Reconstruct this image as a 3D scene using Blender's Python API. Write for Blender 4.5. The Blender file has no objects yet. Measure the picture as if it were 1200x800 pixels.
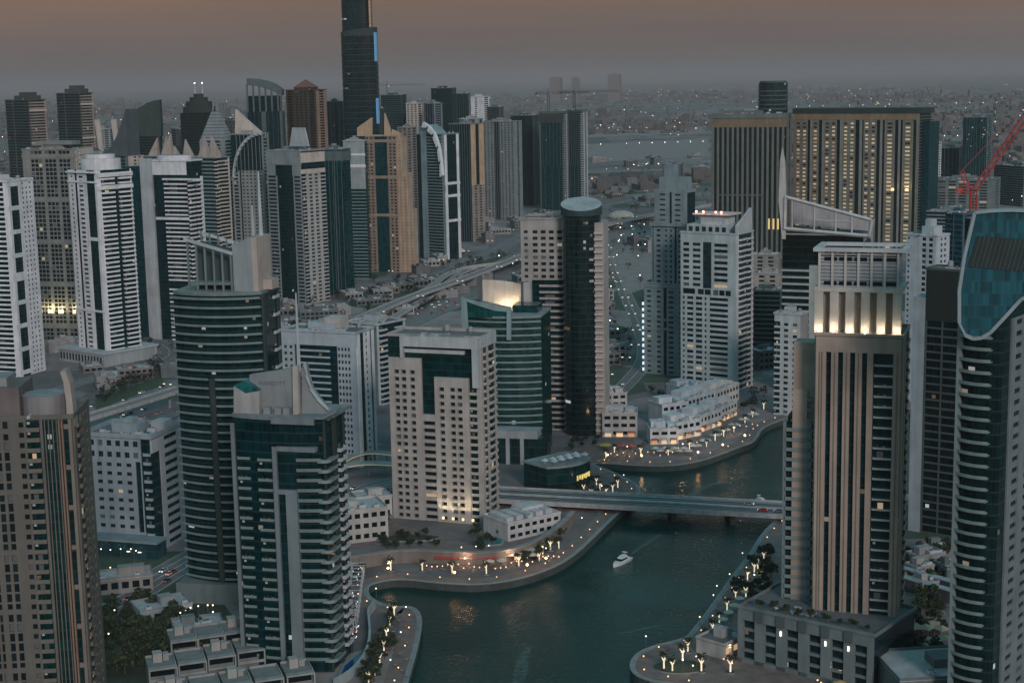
import bpy, math, random
from math import radians as R, sin, cos, tan, pi
from mathutils import Vector, Matrix
from mathutils.geometry import tessellate_polygon
random.seed(7)
S = bpy.context.scene
COL = S.collection

# ------------------------------------------------------------------ camera
FPX, PITCH, ROLL, CZ = 1830.0, R(9.52), R(-1.1), 200.0
cam_data = bpy.data.cameras.new('camera'); cam = bpy.data.objects.new('camera', cam_data); COL.objects.link(cam)
cam_data.sensor_fit = 'HORIZONTAL'; cam_data.sensor_width = 36.0; cam_data.lens = FPX / 1200 * 36
cam_data.clip_start = 1.0; cam_data.clip_end = 200000
CM = Matrix.Rotation(R(90) - PITCH, 4, 'X') @ Matrix.Rotation(ROLL, 4, 'Z')
cam.matrix_world = Matrix.Translation((0, 0, CZ)) @ CM
S.camera = cam
M3 = CM.to_3x3()

# ------------------------------------------------------------------ world, sun, exposure
SUN_AZ, SUN_EL = R(164), R(22)          # azimuth measured from +Y (view direction) towards +X (right)
W = bpy.data.worlds.new('World'); S.world = W; W.use_nodes = True
nt = W.node_tree; nt.nodes.clear(); N = nt.nodes.new; LK = nt.links.new
out = N('ShaderNodeOutputWorld'); bg1 = N('ShaderNodeBackground'); bg2 = N('ShaderNodeBackground'); add = N('ShaderNodeAddShader')
sky = N('ShaderNodeTexSky'); sky.sky_type = 'NISHITA'; sky.sun_disc = False
sky.sun_elevation = R(3); sky.sun_rotation = SUN_AZ; sky.dust_density = 4; sky.air_density = 1.5
LK(sky.outputs[0], bg1.inputs[0]); bg1.inputs[1].default_value = 0.05
tc = N('ShaderNodeTexCoord'); sx = N('ShaderNodeSeparateXYZ'); LK(tc.outputs['Generated'], sx.inputs[0])
rp = N('ShaderNodeValToRGB'); LK(sx.outputs[2], rp.inputs[0])
el = rp.color_ramp.elements
el[0].position = 0.0; el[0].color = (.138, .122, .120, 1)
el[1].position = 1.0; el[1].color = (.10, .31, .38, 1)
for p, c in ((.03, (.150, .118, .108, 1)), (.055, (.158, .114, .094, 1)), (.13, (.045, .125, .145, 1)), (.4, (.08, .235, .285, 1))):
    e = el.new(p); e.color = c
# the afterglow behind the camera, over the sea
mr = N('ShaderNodeMapRange'); LK(sx.outputs[1], mr.inputs[0]); mr.inputs[1].default_value = .3; mr.inputs[2].default_value = -1
mr.inputs[3].default_value = 1; mr.inputs[4].default_value = 1.3
ns = N('ShaderNodeTexNoise'); ns.inputs['Scale'].default_value = 2.2; ns.inputs['Detail'].default_value = 4
mp = N('ShaderNodeMapping'); mp.inputs['Scale'].default_value = (1, 1, 9); LK(tc.outputs['Generated'], mp.inputs[0]); LK(mp.outputs[0], ns.inputs[0])
mn = N('ShaderNodeMapRange'); LK(ns.outputs[0], mn.inputs[0]); mn.inputs[1].default_value = .3; mn.inputs[2].default_value = .7; mn.inputs[3].default_value = .88; mn.inputs[4].default_value = 1.12
mm = N('ShaderNodeMath'); mm.operation = 'MULTIPLY'; LK(mr.outputs[0], mm.inputs[0]); LK(mn.outputs[0], mm.inputs[1])
cl = N('ShaderNodeMapRange'); LK(sx.outputs[2], cl.inputs[0]); cl.inputs[1].default_value = .028; cl.inputs[2].default_value = .07
cn = N('ShaderNodeMapRange'); LK(ns.outputs[0], cn.inputs[0]); cn.inputs[1].default_value = .45; cn.inputs[2].default_value = .72; cn.inputs[4].default_value = .8
cm = N('ShaderNodeMath'); cm.operation = 'MULTIPLY'; LK(cl.outputs[0], cm.inputs[0]); LK(cn.outputs[0], cm.inputs[1])
cf = N('ShaderNodeMapRange'); LK(sx.outputs[2], cf.inputs[0]); cf.inputs[1].default_value = .08; cf.inputs[2].default_value = .2; cf.inputs[3].default_value = 1; cf.inputs[4].default_value = 0
cg = N('ShaderNodeMath'); cg.operation = 'MULTIPLY'; LK(cm.outputs[0], cg.inputs[0]); LK(cf.outputs[0], cg.inputs[1])
cx = N('ShaderNodeMix'); cx.data_type = 'RGBA'; LK(cg.outputs[0], cx.inputs['Factor']); LK(rp.outputs[0], cx.inputs['A']); cx.inputs['B'].default_value = (.25, .14, .095, 1)
LK(cx.outputs['Result'], bg2.inputs[0]); LK(mm.outputs[0], bg2.inputs[1])
LK(bg1.outputs[0], add.inputs[0]); LK(bg2.outputs[0], add.inputs[1]); LK(add.outputs[0], out.inputs[0])

sl = bpy.data.lights.new('sun', 'SUN'); sl.energy = 1.5; sl.angle = R(12); sl.color = (1.0, .88, .84)
so = bpy.data.objects.new('sun', sl); COL.objects.link(so)
sd = Vector((sin(SUN_AZ) * cos(SUN_EL), cos(SUN_AZ) * cos(SUN_EL), sin(SUN_EL)))
so.rotation_euler = sd.to_track_quat('Z', 'Y').to_euler()
S.view_settings.view_transform = 'Standard'; S.view_settings.look = 'None'
S.view_settings.exposure = 0.0; S.view_settings.gamma = 1.0; S.view_settings.use_curve_mapping = False

# ------------------------------------------------------------------ pixel -> place helpers (photo is 1200 x 800)
def ray(x, y):
    return M3 @ Vector(((x - 600) / FPX, -(y - 400) / FPX, -1))
def G(x, y, z=0.0):                      # the point of the plane at height z seen at that pixel
    r = ray(x, y); t = (z - CZ) / r.z
    return (r.x * t, r.y * t)
def D_of(x, y): return G(x, y)[1]
def at(x, y, D):                         # the point at depth D seen at that pixel
    r = ray(x, y); t = D / r.y
    return Vector((r.x * t, D, CZ + r.z * t))

# ------------------------------------------------------------------ materials
MC = {}
def nodes(name):
    m = bpy.data.materials.new(name); m.use_nodes = True
    t = m.node_tree; b = t.nodes['Principled BSDF']
    return m, t, b
def rgbmul(t, fac_sock, c, lo, hi):
    mx = t.nodes.new('ShaderNodeMix'); mx.data_type = 'RGBA'
    mx.inputs['A'].default_value = tuple(v * lo for v in c) + (1,)
    mx.inputs['B'].default_value = tuple(min(1, v * hi) for v in c) + (1,)
    t.links.new(fac_sock, mx.inputs['Factor']); return mx.outputs['Result']
def wall(c, rough=.8, key='wall'):
    k = (key, c, rough)
    if k in MC: return MC[k]
    m, t, b = nodes(key); L = t.links.new
    tc = t.nodes.new('ShaderNodeTexCoord')
    mp = t.nodes.new('ShaderNodeMapping'); mp.inputs['Scale'].default_value = (.35, .35, .035); L(tc.outputs['Object'], mp.inputs[0])
    n1 = t.nodes.new('ShaderNodeTexNoise'); n1.inputs['Scale'].default_value = 1; n1.inputs['Detail'].default_value = 5; L(mp.outputs[0], n1.inputs[0])
    n2 = t.nodes.new('ShaderNodeTexNoise'); n2.inputs['Scale'].default_value = .12; n2.inputs['Detail'].default_value = 4; L(tc.outputs['Object'], n2.inputs[0])
    ad = t.nodes.new('ShaderNodeMath'); ad.operation = 'AVERAGE' if False else 'ADD'; L(n1.outputs[0], ad.inputs[0]); L(n2.outputs[0], ad.inputs[1])
    mr = t.nodes.new('ShaderNodeMapRange'); L(ad.outputs[0], mr.inputs[0]); mr.inputs[1].default_value = .7; mr.inputs[2].default_value = 1.3
    L(rgbmul(t, mr.outputs[0], c, .74, 1.12), b.inputs['Base Color']); b.inputs['Roughness'].default_value = rough
    MC[k] = m; return m
def flat(c, rough=.6, key='paint', metal=0.0, emit=None, es=0.0):
    k = (key, c, rough, metal, emit, es)
    if k in MC: return MC[k]
    m, t, b = nodes(key); L = t.links.new
    tc = t.nodes.new('ShaderNodeTexCoord'); n1 = t.nodes.new('ShaderNodeTexNoise'); n1.inputs['Scale'].default_value = .6; n1.inputs['Detail'].default_value = 4
    L(tc.outputs['Object'], n1.inputs[0]); L(rgbmul(t, n1.outputs[0], c, .85, 1.15), b.inputs['Base Color'])
    b.inputs['Roughness'].default_value = rough; b.inputs['Metallic'].default_value = metal
    if emit: b.inputs['Emission Color'].default_value = emit + (1,); b.inputs['Emission Strength'].default_value = es
    MC[k] = m; return m
def glass(c=(.008, .030, .034), fh=3.4, pw=1.7, lit=.006, ior=1.34, rough=.12, mull=.3):
    """curtain glazing: panes of slightly different tint, mullion lines, a few rooms lit"""
    k = ('glass', c, fh, pw, lit, ior, rough)
    if k in MC: return MC[k]
    m, t, b = nodes('glazing'); L = t.links.new; nn = t.nodes.new
    def math_(op, a, bb=None):
        x = nn('ShaderNodeMath'); x.operation = op
        for i, s in enumerate((a, bb)):
            if s is None: continue
            if isinstance(s, (int, float)): x.inputs[i].default_value = s
            else: L(s, x.inputs[i])
        return x.outputs[0]
    tc = nn('ShaderNodeTexCoord'); sp = nn('ShaderNodeSeparateXYZ'); L(tc.outputs['Object'], sp.inputs[0])
    u = math_('DIVIDE', math_('ADD', sp.outputs[0], math_('MULTIPLY', sp.outputs[1], 1.013)), pw)
    v = math_('DIVIDE', sp.outputs[2], fh)
    cb = nn('ShaderNodeCombineXYZ'); L(math_('FLOOR', u), cb.inputs[0]); L(math_('FLOOR', v), cb.inputs[1])
    wn = nn('ShaderNodeTexWhiteNoise'); wn.noise_dimensions = '2D'; L(cb.outputs[0], wn.inputs['Vector'])
    cb2 = nn('ShaderNodeCombineXYZ'); L(math_('FLOOR', u), cb2.inputs[0]); L(math_('FLOOR', v), cb2.inputs[1]); cb2.inputs[2].default_value = 3
    wn2 = nn('ShaderNodeTexWhiteNoise'); wn2.noise_dimensions = '3D'; L(cb2.outputs[0], wn2.inputs['Vector'])
    pane = rgbmul(t, wn.outputs[0], c, .6, 1.5)
    mu = math_('LESS_THAN', math_('FRACT', u), .09); mv = math_('LESS_THAN', math_('FRACT', v), .16)
    line = math_('MAXIMUM', math_('MULTIPLY', mu, .6), mv)
    mx = nn('ShaderNodeMix'); mx.data_type = 'RGBA'; L(math_('MULTIPLY', line, mull), mx.inputs['Factor']); L(pane, mx.inputs['A'])
    mx.inputs['B'].default_value = (.05, .085, .09, 1); L(mx.outputs['Result'], b.inputs['Base Color'])
    b.inputs['Roughness'].default_value = rough; b.inputs['IOR'].default_value = ior
    if lit > 0:
        on = math_('MULTIPLY', math_('GREATER_THAN', wn2.outputs[0], 1 - lit), math_('MULTIPLY', math_('GREATER_THAN', math_('FRACT', v), .3), math_('LESS_THAN', math_('FRACT', v), .75)))
        st = math_('MULTIPLY', on, math_('MULTIPLY', wn.outputs[0], .5))
        cc = nn('ShaderNodeMix'); cc.data_type = 'RGBA'; L(wn.outputs[0], cc.inputs['Factor'])
        cc.inputs['A'].default_value = (1, .62, .3, 1); cc.inputs['B'].default_value = (.8, .95, 1, 1)
        L(cc.outputs['Result'], b.inputs['Emission Color']); L(st, b.inputs['Emission Strength'])
    MC[k] = m; return m
WHITE = (.70, .70, .74); GREYW = (.42, .45, .48); BEIGE = (.43, .40, .37); TAN = (.44, .33, .25); PINK = (.55, .47, .43)  # PINK also stands in for warm light on some right-hand walls
GREY = (.27, .30, .31); DGREY = (.12, .145, .15); SLATE = (.2, .26, .28); ROOFC = (.13, .13, .14)
GDARK = (.001, .020, .025); GTEAL = (.002, .036, .043); GGREEN = (.002, .024, .025)
def dim(m):
    m.node_tree.nodes['Principled BSDF'].inputs['IOR'].default_value = 1.28; return m
wpane = [flat((.007, .014, .018), .15, 'dark_pane'), flat((.012, .024, .03), .15, 'pane'), flat((.10, .11, .115), .5, 'curtained_pane'),
         flat((.4, .3, .2), .5, 'lit_pane', 0, (1, .74, .45), .28)]

# ------------------------------------------------------------------ mesh building
def tag(o, label=None, cat=None, group=None, kind=None):
    if label: o['label'] = label
    if cat: o['category'] = cat
    if group: o['group'] = group
    if kind: o['kind'] = kind
    return o
def link(name, data, parent=None, loc=None, rz=0.0, scale=None):
    o = bpy.data.objects.new(name, data); COL.objects.link(o)
    if parent is not None: o.parent = parent
    if loc is not None: o.location = loc
    if rz: o.rotation_euler = (0, 0, rz)
    if scale is not None: o.scale = (scale,) * 3 if isinstance(scale, (int, float)) else scale
    return o
def empty(name, loc=(0, 0, 0), rz=0.0):
    o = link(name, None, None, loc, rz); o.empty_display_size = 1; return o
def copy_tree(o, parent=None):
    c = o.copy(); COL.objects.link(c); c.parent = parent
    for ch in list(o.children): copy_tree(ch, c)
    return c
class MB:
    def __init__(s): s.v = []; s.f = []; s.m = []; s.mats = []
    def mi(s, m):
        if m not in s.mats: s.mats.append(m)
        return s.mats.index(m)
    def quad(s, a, b, c, d, m):
        i = len(s.v); s.v += [tuple(a), tuple(b), tuple(c), tuple(d)]; s.f.append((i, i + 1, i + 2, i + 3)); s.m.append(s.mi(m))
    def hexa(s, p, m):                   # 8 points: bottom ring of 4 (ccw), top ring of 4
        i = len(s.v); s.v += [tuple(q) for q in p]; k = s.mi(m)
        for f in ((3, 2, 1, 0), (4, 5, 6, 7), (0, 1, 5, 4), (1, 2, 6, 5), (2, 3, 7, 6), (3, 0, 4, 7)):
            s.f.append(tuple(i + j for j in f)); s.m.append(k)
    def box(s, x0, x1, y0, y1, z0, z1, m):
        s.hexa([(x0, y0, z0), (x1, y0, z0), (x1, y1, z0), (x0, y1, z0), (x0, y0, z1), (x1, y0, z1), (x1, y1, z1), (x0, y1, z1)], m)
    def fb(s, F, u0, u1, z0, z1, n0, n1, m):   # box on a facade: along u, out along n
        (ox, oy), (dx, dy), (nx, ny) = F[:3]
        P = lambda u, n, z: (ox + dx * u + nx * n, oy + dy * u + ny * n, z)
        s.hexa([P(u0, n1, z0), P(u1, n1, z0), P(u1, n0, z0), P(u0, n0, z0), P(u0, n1, z1), P(u1, n1, z1), P(u1, n0, z1), P(u0, n0, z1)], m)
    def prism(s, poly, z0, z1, m, mtop=None, bottom=True):
        n = len(poly); i = len(s.v); k = s.mi(m); kt = s.mi(mtop or m)
        zt = z1 if callable(z1) else (lambda x, y: z1)
        s.v += [(x, y, z0) for x, y in poly] + [(x, y, zt(x, y)) for x, y in poly]
        for j in range(n):
            j2 = (j + 1) % n; s.f.append((i + j, i + j2, i + n + j2, i + n + j)); s.m.append(k)
        for tri in tessellate_polygon([[Vector((x, y, 0)) for x, y in poly]]):
            a, b, c = tri
            if (poly[b][0] - poly[a][0]) * (poly[c][1] - poly[a][1]) - (poly[b][1] - poly[a][1]) * (poly[c][0] - poly[a][0]) < 0: a, c = c, a
            s.f.append((i + n + a, i + n + b, i + n + c)); s.m.append(kt)
            if bottom: s.f.append((i + c, i + b, i + a)); s.m.append(k)
    def plate(s, F, pts, n0, n1, m):     # outline in facade coordinates (u,z), thickness n0..n1
        (ox, oy), (dx, dy), (nx, ny) = F[:3]
        n = len(pts); i = len(s.v); k = s.mi(m)
        ar = sum(pts[j][0] * pts[(j + 1) % n][1] - pts[(j + 1) % n][0] * pts[j][1] for j in range(n))
        if ar < 0: pts = pts[::-1]
        for nn_ in (n0, n1): s.v += [(ox + dx * u + nx * nn_, oy + dy * u + ny * nn_, z) for u, z in pts]
        for j in range(n):
            j2 = (j + 1) % n; s.f.append((i + j2, i + j, i + n + j, i + n + j2)); s.m.append(k)
        for a, b, c in tessellate_polygon([[Vector((u, z, 0)) for u, z in pts]]):
            if (pts[b][0] - pts[a][0]) * (pts[c][1] - pts[a][1]) - (pts[b][1] - pts[a][1]) * (pts[c][0] - pts[a][0]) < 0: a, c = c, a
            s.f.append((i + n + a, i + n + b, i + n + c)); s.m.append(k)
            s.f.append((i + c, i + b, i + a)); s.m.append(k)
    def tube(s, p0, p1, r0, r1, m, n=6):
        p0 = Vector(p0); p1 = Vector(p1); q = (p1 - p0).to_track_quat('Z', 'Y'); i = len(s.v); k = s.mi(m)
        for p, r in ((p0, r0), (p1, r1)):
            for j in range(n):
                a = 2 * pi * j / n; s.v.append(tuple(p + q @ Vector((r * cos(a), r * sin(a), 0))))
        for j in range(n):
            j2 = (j + 1) % n; s.f.append((i + j, i + j2, i + n + j2, i + n + j)); s.m.append(k)
        s.f.append(tuple(i + j for j in range(n))[::-1]); s.m.append(k); s.f.append(tuple(i + n + j for j in range(n))); s.m.append(k)
    def ball(s, c, r, m, n=8, h=5, sz=1.0):
        i = len(s.v); k = s.mi(m); cx, cy, cz = c
        s.v.append((cx, cy, cz - r * sz)); s.v.append((cx, cy, cz + r * sz))
        for a in range(1, h):
            t = -pi / 2 + pi * a / h
            for j in range(n):
                s.v.append((cx + r * cos(t) * cos(2 * pi * j / n), cy + r * cos(t) * sin(2 * pi * j / n), cz + r * sz * sin(t)))
        for j in range(n):
            j2 = (j + 1) % n
            s.f.append((i, i + 2 + j2, i + 2 + j)); s.m.append(k)
            s.f.append((i + 1, i + 2 + (h - 2) * n + j, i + 2 + (h - 2) * n + j2)); s.m.append(k)
            for a in range(h - 2):
                o = i + 2 + a * n; s.f.append((o + j, o + j2, o + n + j2, o + n + j)); s.m.append(k)
    def mesh(s, name):
        me = bpy.data.meshes.new(name); me.from_pydata(s.v, [], s.f)
        for m in s.mats: me.materials.append(m)
        me.polygons.foreach_set('material_index', s.m); me.update(); return me
    def build(s, name, parent=None, loc=None, rz=0.0):
        return link(name, s.mesh(name), parent, loc, rz)

MESHC = {}
def win_mesh(w, h, var):
    k = ('w', round(w, 2), round(h, 2), var)
    if k not in MESHC:
        b = MB(); fr = flat((.1, .11, .12), .4, 'window_frame'); p = wpane[var]
        b.box(.05, w - .05, -.05, .0, .05, h - .05, p)
        b.box(.002, .05, -.1, 0, .002, h - .002, fr); b.box(w - .05, w - .002, -.1, 0, .002, h - .002, fr)
        b.box(.05, w - .05, -.1, 0, .002, .05, fr); b.box(.05, w - .05, -.1, 0, h - .05, h - .002, fr)
        if w > 1.4: b.box(w / 2 - .03, w / 2 + .03, -.1, -.05, .05, h - .05, fr)
        MESHC[k] = b.mesh('window')
    return MESHC[k]
def bal_mesh(w, dep, par, m, m2, var=0):
    k = ('b', round(w, 2), dep, par, m.name, m2.name, var)
    if k not in MESHC:
        b = MB()
        b.box(0, w, -dep, -.002, -.28, 0, m)
        b.box(0, w, -dep - .003, -dep + .14, 0, par, m2)
        b.box(0, .14, -dep + .14, -.3, 0, par, m2); b.box(w - .14, w, -dep + .14, -.3, 0, par, m2)
        if var == 1: b.box(w * .2, w * .55, -.12, -.06, .05, 2.3, wpane[2])
        if var == 2: b.box(w * .5, w * .5 + .9, -dep * .7, -dep * .4, .01, .75, wall((.2, .14, .1))); b.box(w * .2, w * .2 + .5, -dep * .6, -dep * .3, .01, 1.15, LEAFB)
        if var == 3: b.box(w * .62, w * .92, -.12, -.06, .05, 2.3, wpane[1]); b.box(w * .1, w * .1 + .8, -dep * .5, -.3, 1.9, 2.6, wall(GREYW))
        if var == 4: b.box(w * .3, w * .6, -.12, -.06, .05, 2.2, wpane[3])
        MESHC[k] = b.mesh('balcony')
    return MESHC[k]
LEAFB = flat((.03, .05, .02), .8, 'balcony_plant')
for q_ in wpane[:2]: dim(q_)
ANG = {'F': 0, 'R': pi / 2, 'B': pi, 'L': -pi / 2}

def ac_mesh():
    if 'ac' not in MESHC:
        b = MB(); b.box(-1.2, 1.2, -.9, .9, .2, 1.5, wall(GREYW)); b.box(-1.1, -.9, -.8, .8, 0, .2, wall(DGREY)); b.box(.9, 1.1, -.8, .8, 0, .2, wall(DGREY)); b.tube((0, 0, 1.5), (0, 0, 1.7), .6, .6, wall(DGREY), 10)
        MESHC['ac'] = b.mesh('air_conditioning_unit')
    return MESHC['ac']
def misc_mesh(k):
    if k not in MESHC:
        b = MB(); g = wall(GREYW); dkk = wall(DGREY)
        if k == 'tank': b.tube((0, 0, .4), (0, 0, 2.3), 1.1, 1.1, wall((.3, .3, .29)), 14); b.tube((0, 0, 2.3), (0, 0, 2.6), 1.1, .3, wall((.3, .3, .29)), 14); b.box(-.8, .8, -.8, .8, 0, .4, dkk)
        elif k == 'duct': b.box(-4, 4, -.4, .4, .3, 1.0, g); b.box(3.2, 4, -.4, 3, .31, 1.01, g); b.box(-3.8, -3.5, -.3, .3, 0, .3, dkk); b.box(2, 2.3, -.3, .3, 0, .3, dkk)
        else: b.tube((0, 0, 0), (0, 0, 1.2), .08, .08, dkk); b.tube((0, 0, 1.2), (.25, 0, 1.5), .2, .9, wall(WHITE), 12)
        MESHC[k] = b.mesh(k)
    return MESHC[k]
class Bld:
    """one building: an Empty at its base; wall, glazing, roof, windows, balconies are its parts"""
    def __init__(s, kind, label, cat, pos, rz, w, d, H, wl, gl, fh=3.4, group=None, base=0.0):
        s.e = empty(kind, (pos[0], pos[1], base), rz); tag(s.e, label, cat, group)
        s.w, s.d, s.H, s.fh, s.wl, s.gl, s.rz, s.pos, s.base = w, d, H, fh, wl, gl, rz, pos, base
        s.F = {'F': ((-w / 2, -d / 2), (1, 0), (0, -1), w), 'R': ((w / 2, -d / 2), (0, 1), (1, 0), d),
               'B': ((w / 2, d / 2), (-1, 0), (0, 1), w), 'L': ((-w / 2, d / 2), (0, -1), (-1, 0), d)}
        s.W = MB(); s.xw = MB(); s.xb = MB(); s.nw = 0; s.nb = 0; s.rnd = random.Random(hash(label) % 9999 if False else len(label) * 7 + int(w * 10))
        s.maxw = 100; s.maxb = 100
    def loc(s, p):                       # world -> local
        dx, dy = p[0] - s.pos[0], p[1] - s.pos[1]; c, n = cos(-s.rz), sin(-s.rz)
        return (dx * c - dy * n, dx * n + dy * c, p[2] - s.base)
    def uz(s, f, x, y, n=0.0):           # pixel -> (u,z) on a facade plane
        F = s.F[f]; r = ray(x, y); c, nn_ = cos(-s.rz), sin(-s.rz)
        rl = (r.x * c - r.y * nn_, r.x * nn_ + r.y * c, r.z); ol = s.loc((0, 0, CZ))
        ox, oy = F[0][0] + F[2][0] * n, F[0][1] + F[2][1] * n
        t = ((ox - ol[0]) * F[2][0] + (oy - ol[1]) * F[2][1]) / (rl[0] * F[2][0] + rl[1] * F[2][1])
        q = (ol[0] + rl[0] * t, ol[1] + rl[1] * t)
        return ((q[0] - ox) * F[1][0] + (q[1] - oy) * F[1][1], ol[2] + rl[2] * t)
    def pts(s, f, l, n=0.0): return [s.uz(f, x, y, n) for x, y in l]
    def zpx(s, f, y, x=None):            # height on that facade of pixel row y
        F = s.F[f]
        if x is None:
            mx, my = F[0][0] + F[1][0] * F[3] / 2, F[0][1] + F[1][1] * F[3] / 2
            c, n = cos(s.rz), sin(s.rz); X, Y = s.pos[0] + mx * c - my * n, s.pos[1] + mx * n + my * c
            x = 600 + FPX * X / Y
        return s.uz(f, x, y)[1]
    def window(s, f, u, z, w, h):
        if w < .3 or h < .3: return
        r = s.rnd.random(); var = 0 if r < .62 else 1 if r < .90 else 2 if r < .985 else 3
        F = s.F[f]; x, y = F[0][0] + F[1][0] * u, F[0][1] + F[1][1] * u
        if s.nw < s.maxw:
            s.nw += 1; link('window', win_mesh(w, h, var), s.e, (x + F[2][0] * .02, y + F[2][1] * .02, z), ANG[f])
        else: s.xw.fb(F, u + .05, u + w - .05, z + .05, z + h - .05, .02, .07, wpane[var])
    def balcony(s, f, u, z, w, dep=1.5, par=1.0, m=None, m2=None):
        m = m or s.wl; m2 = m2 or m; F = s.F[f]; x, y = F[0][0] + F[1][0] * u, F[0][1] + F[1][1] * u
        if s.nb < s.maxb:
            s.nb += 1; r = s.rnd.random(); link('balcony', bal_mesh(w, dep, par, m, m2, 0 if r < .45 else 1 if r < .65 else 2 if r < .82 else 3 if r < .975 else 4), s.e, (x, y, z), ANG[f])
        else:
            s.xb.fb(F, u, u + w, z - .28, z, .002, dep, m); s.xb.fb(F, u, u + w, z, z + par, dep - .14, dep + .003, m2)
    def core(s, z0=0.0, z1=None, m=None, name='glazing', ins=.0):
        b = MB(); b.box(-s.w / 2 + ins, s.w / 2 - ins, -s.d / 2 + ins, s.d / 2 - ins, z0, s.H if z1 is None else z1, m or s.gl)
        return b.build(name, s.e)
    def fac(s, f, spec, z0=0.0, z1=None, fh=None, t=.55, wl=None, u0=0.0, u1=None, win=True, slab=None):
        """strips left to right: w wall, g glass, f fin, r ribbons, n windows ':cols', b balconies, m glass with mullion fins ':n'"""
        F = s.F[f]; z1 = s.H if z1 is None else z1; fh = fh or s.fh; wl = wl or s.wl; u1 = F[3] if u1 is None else u1
        tk = []
        for q in spec.split():
            ty = q[0]; a = q[1:].split(':'); tk.append((ty, float(a[0]), [float(v) for v in a[1:]]))
        tot = sum(q[1] for q in tk); u = u0; nf = max(1, round((z1 - z0) / fh)); h = (z1 - z0) / nf
        for ty, wd, op in tk:
            wd = wd / tot * (u1 - u0)
            if ty == 'w': s.W.fb(F, u, u + wd, z0, z1, -.01, t, wl)
            elif ty == 'f': s.W.fb(F, u, u + wd, z0, z1, -.01, t + .7, wl)
            elif ty == 'r':
                fr = op[0] if op else .35
                for i in range(nf): s.W.fb(F, u, u + wd, z0 + i * h, z0 + i * h + h * fr, -.01, t - .1, wl)
            elif ty == 'm':
                n = int(op[0]) if op else 4
                for i in range(n): uu = u + wd * (i + .5) / n; s.W.fb(F, uu - .15, uu + .15, z0, z1, -.01, t, wl)
            elif ty == 'n':
                n = int(op[0]); fw = op[1] if len(op) > 1 else .55; fz = op[2] if len(op) > 2 else .5; tt = t - .02
                cw = wd / n; ww = cw * fw; wh = h * fz; sill = h * (1 - fz) * .6
                e = [u] + [v for i in range(n) for v in (u + cw * i + (cw - ww) / 2, u + cw * i + (cw + ww) / 2)] + [u + wd]
                for i in range(0, len(e), 2): s.W.fb(F, e[i], e[i + 1], z0, z1, -.01, tt, wl)
                for i in range(n):
                    a, bb = e[1 + 2 * i], e[2 + 2 * i]
                    for k in range(nf):
                        zz = z0 + k * h; s.W.fb(F, a, bb, zz, zz + sill, -.01, tt, wl); s.W.fb(F, a, bb, zz + sill + wh, zz + h, -.01, tt, wl)
                if win:
                    for k in reversed(range(nf)):
                        for i in range(n): s.window(f, e[1 + 2 * i], z0 + k * h + sill, ww, wh)
            elif ty in 'bc':
                dep = op[0] if op else 1.5; par = op[1] if len(op) > 1 else 1.0
                m2 = s.par if hasattr(s, 'par') else wl
                if ty == 'c':            # with side walls
                    s.W.fb(F, u, u + .3, z0, z1, -.01, dep - .1, wl); s.W.fb(F, u + wd - .3, u + wd, z0, z1, -.01, dep - .1, wl)
                for k in reversed(range(nf)): s.balcony(f, u, z0 + k * h + .01, wd, dep, par, wl, m2)
            u += wd
    def belt(s, f, z, h=1.0, n=.8, u0=None, u1=None, m=None):
        F = s.F[f]; s.W.fb(F, -.5 if u0 is None else u0, F[3] + .5 if u1 is None else u1, z, z + h, -.02, n, m or s.wl)
    def roof(s, par=1.4, plant=True, m=None, z=None):
        z = s.H if z is None else z; w, d = s.w / 2, s.d / 2; b = MB(); rm = m or wall(ROOFC); t = .5
        b.box(-w - .6, w + .6, -d - .6, d + .6, z, z + .3, rm)
        b.box(-w - .7, w + .7, -d - .7, -d - .7 + t, z + .3, z + par, s.wl); b.box(-w - .7, w + .7, d + .7 - t, d + .7, z + .3, z + par, s.wl)
        b.box(-w - .7, -w - .7 + t, -d - .7 + t, d + .7 - t, z + .3, z + par, s.wl); b.box(w + .7 - t, w + .7, -d - .7 + t, d + .7 - t, z + .3, z + par, s.wl)
        b.build('roof', s.e)
        s.roof_extras(z)
        if plant:
            p = MB(); r = s.rnd
            p.box(-w * .45, w * .3, -d * .3, d * .5, z + .3, z + 4.2, s.wl); p.box(-w * .2, w * .1, -d * .1, d * .3, z + 4.2, z + 6, wall(GREY))
            p.build('plant_room', s.e)
            for i in range(9):
                x, y = r.uniform(-w * .85, w * .75), r.uniform(-d * .85, -d * .4) if i % 2 else r.uniform(-d * .8, d * .7)
                if -w * .5 < x < w * .35 and y > -d * .4: x = w * r.uniform(.45, .8)
                link('air_conditioning_unit', ac_mesh(), s.e, (x, y, z + .3), 0, r.uniform(.7, 1.4))
    def roof_extras(s, z):
        r = s.rnd; w, d = s.w / 2, s.d / 2
        for i in range(2): link('water_tank', misc_mesh('tank'), s.e, (r.uniform(-.8, .8) * w, r.uniform(.55, .85) * d, z + .3), 0, r.uniform(.8, 1.3))
        for i in range(2): link('duct', misc_mesh('duct'), s.e, (r.uniform(-.6, .6) * w, -r.uniform(.55, .8) * d, z + .3), r.choice((0, 1.57)), r.uniform(.8, 1.2))
        link('satellite_dish', misc_mesh('dish'), s.e, (r.uniform(-.7, .7) * w, -d * .85, z + .3), r.uniform(0, 3))
    def mast(s, x, y, z0, z1, r=.35, m=None, name='mast'):
        b = MB(); b.tube((x, y, z0), (x, y, z1), r, r * .35, m or wall(WHITE)); b.build(name, s.e)
    def done(s):
        if s.W.f: s.W.build('wall', s.e)
        if s.xw.f: tag(s.xw.build('window', s.e), kind='stuff')
        if s.xb.f: tag(s.xb.build('balcony', s.e), kind='stuff')
        return s.e

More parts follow.
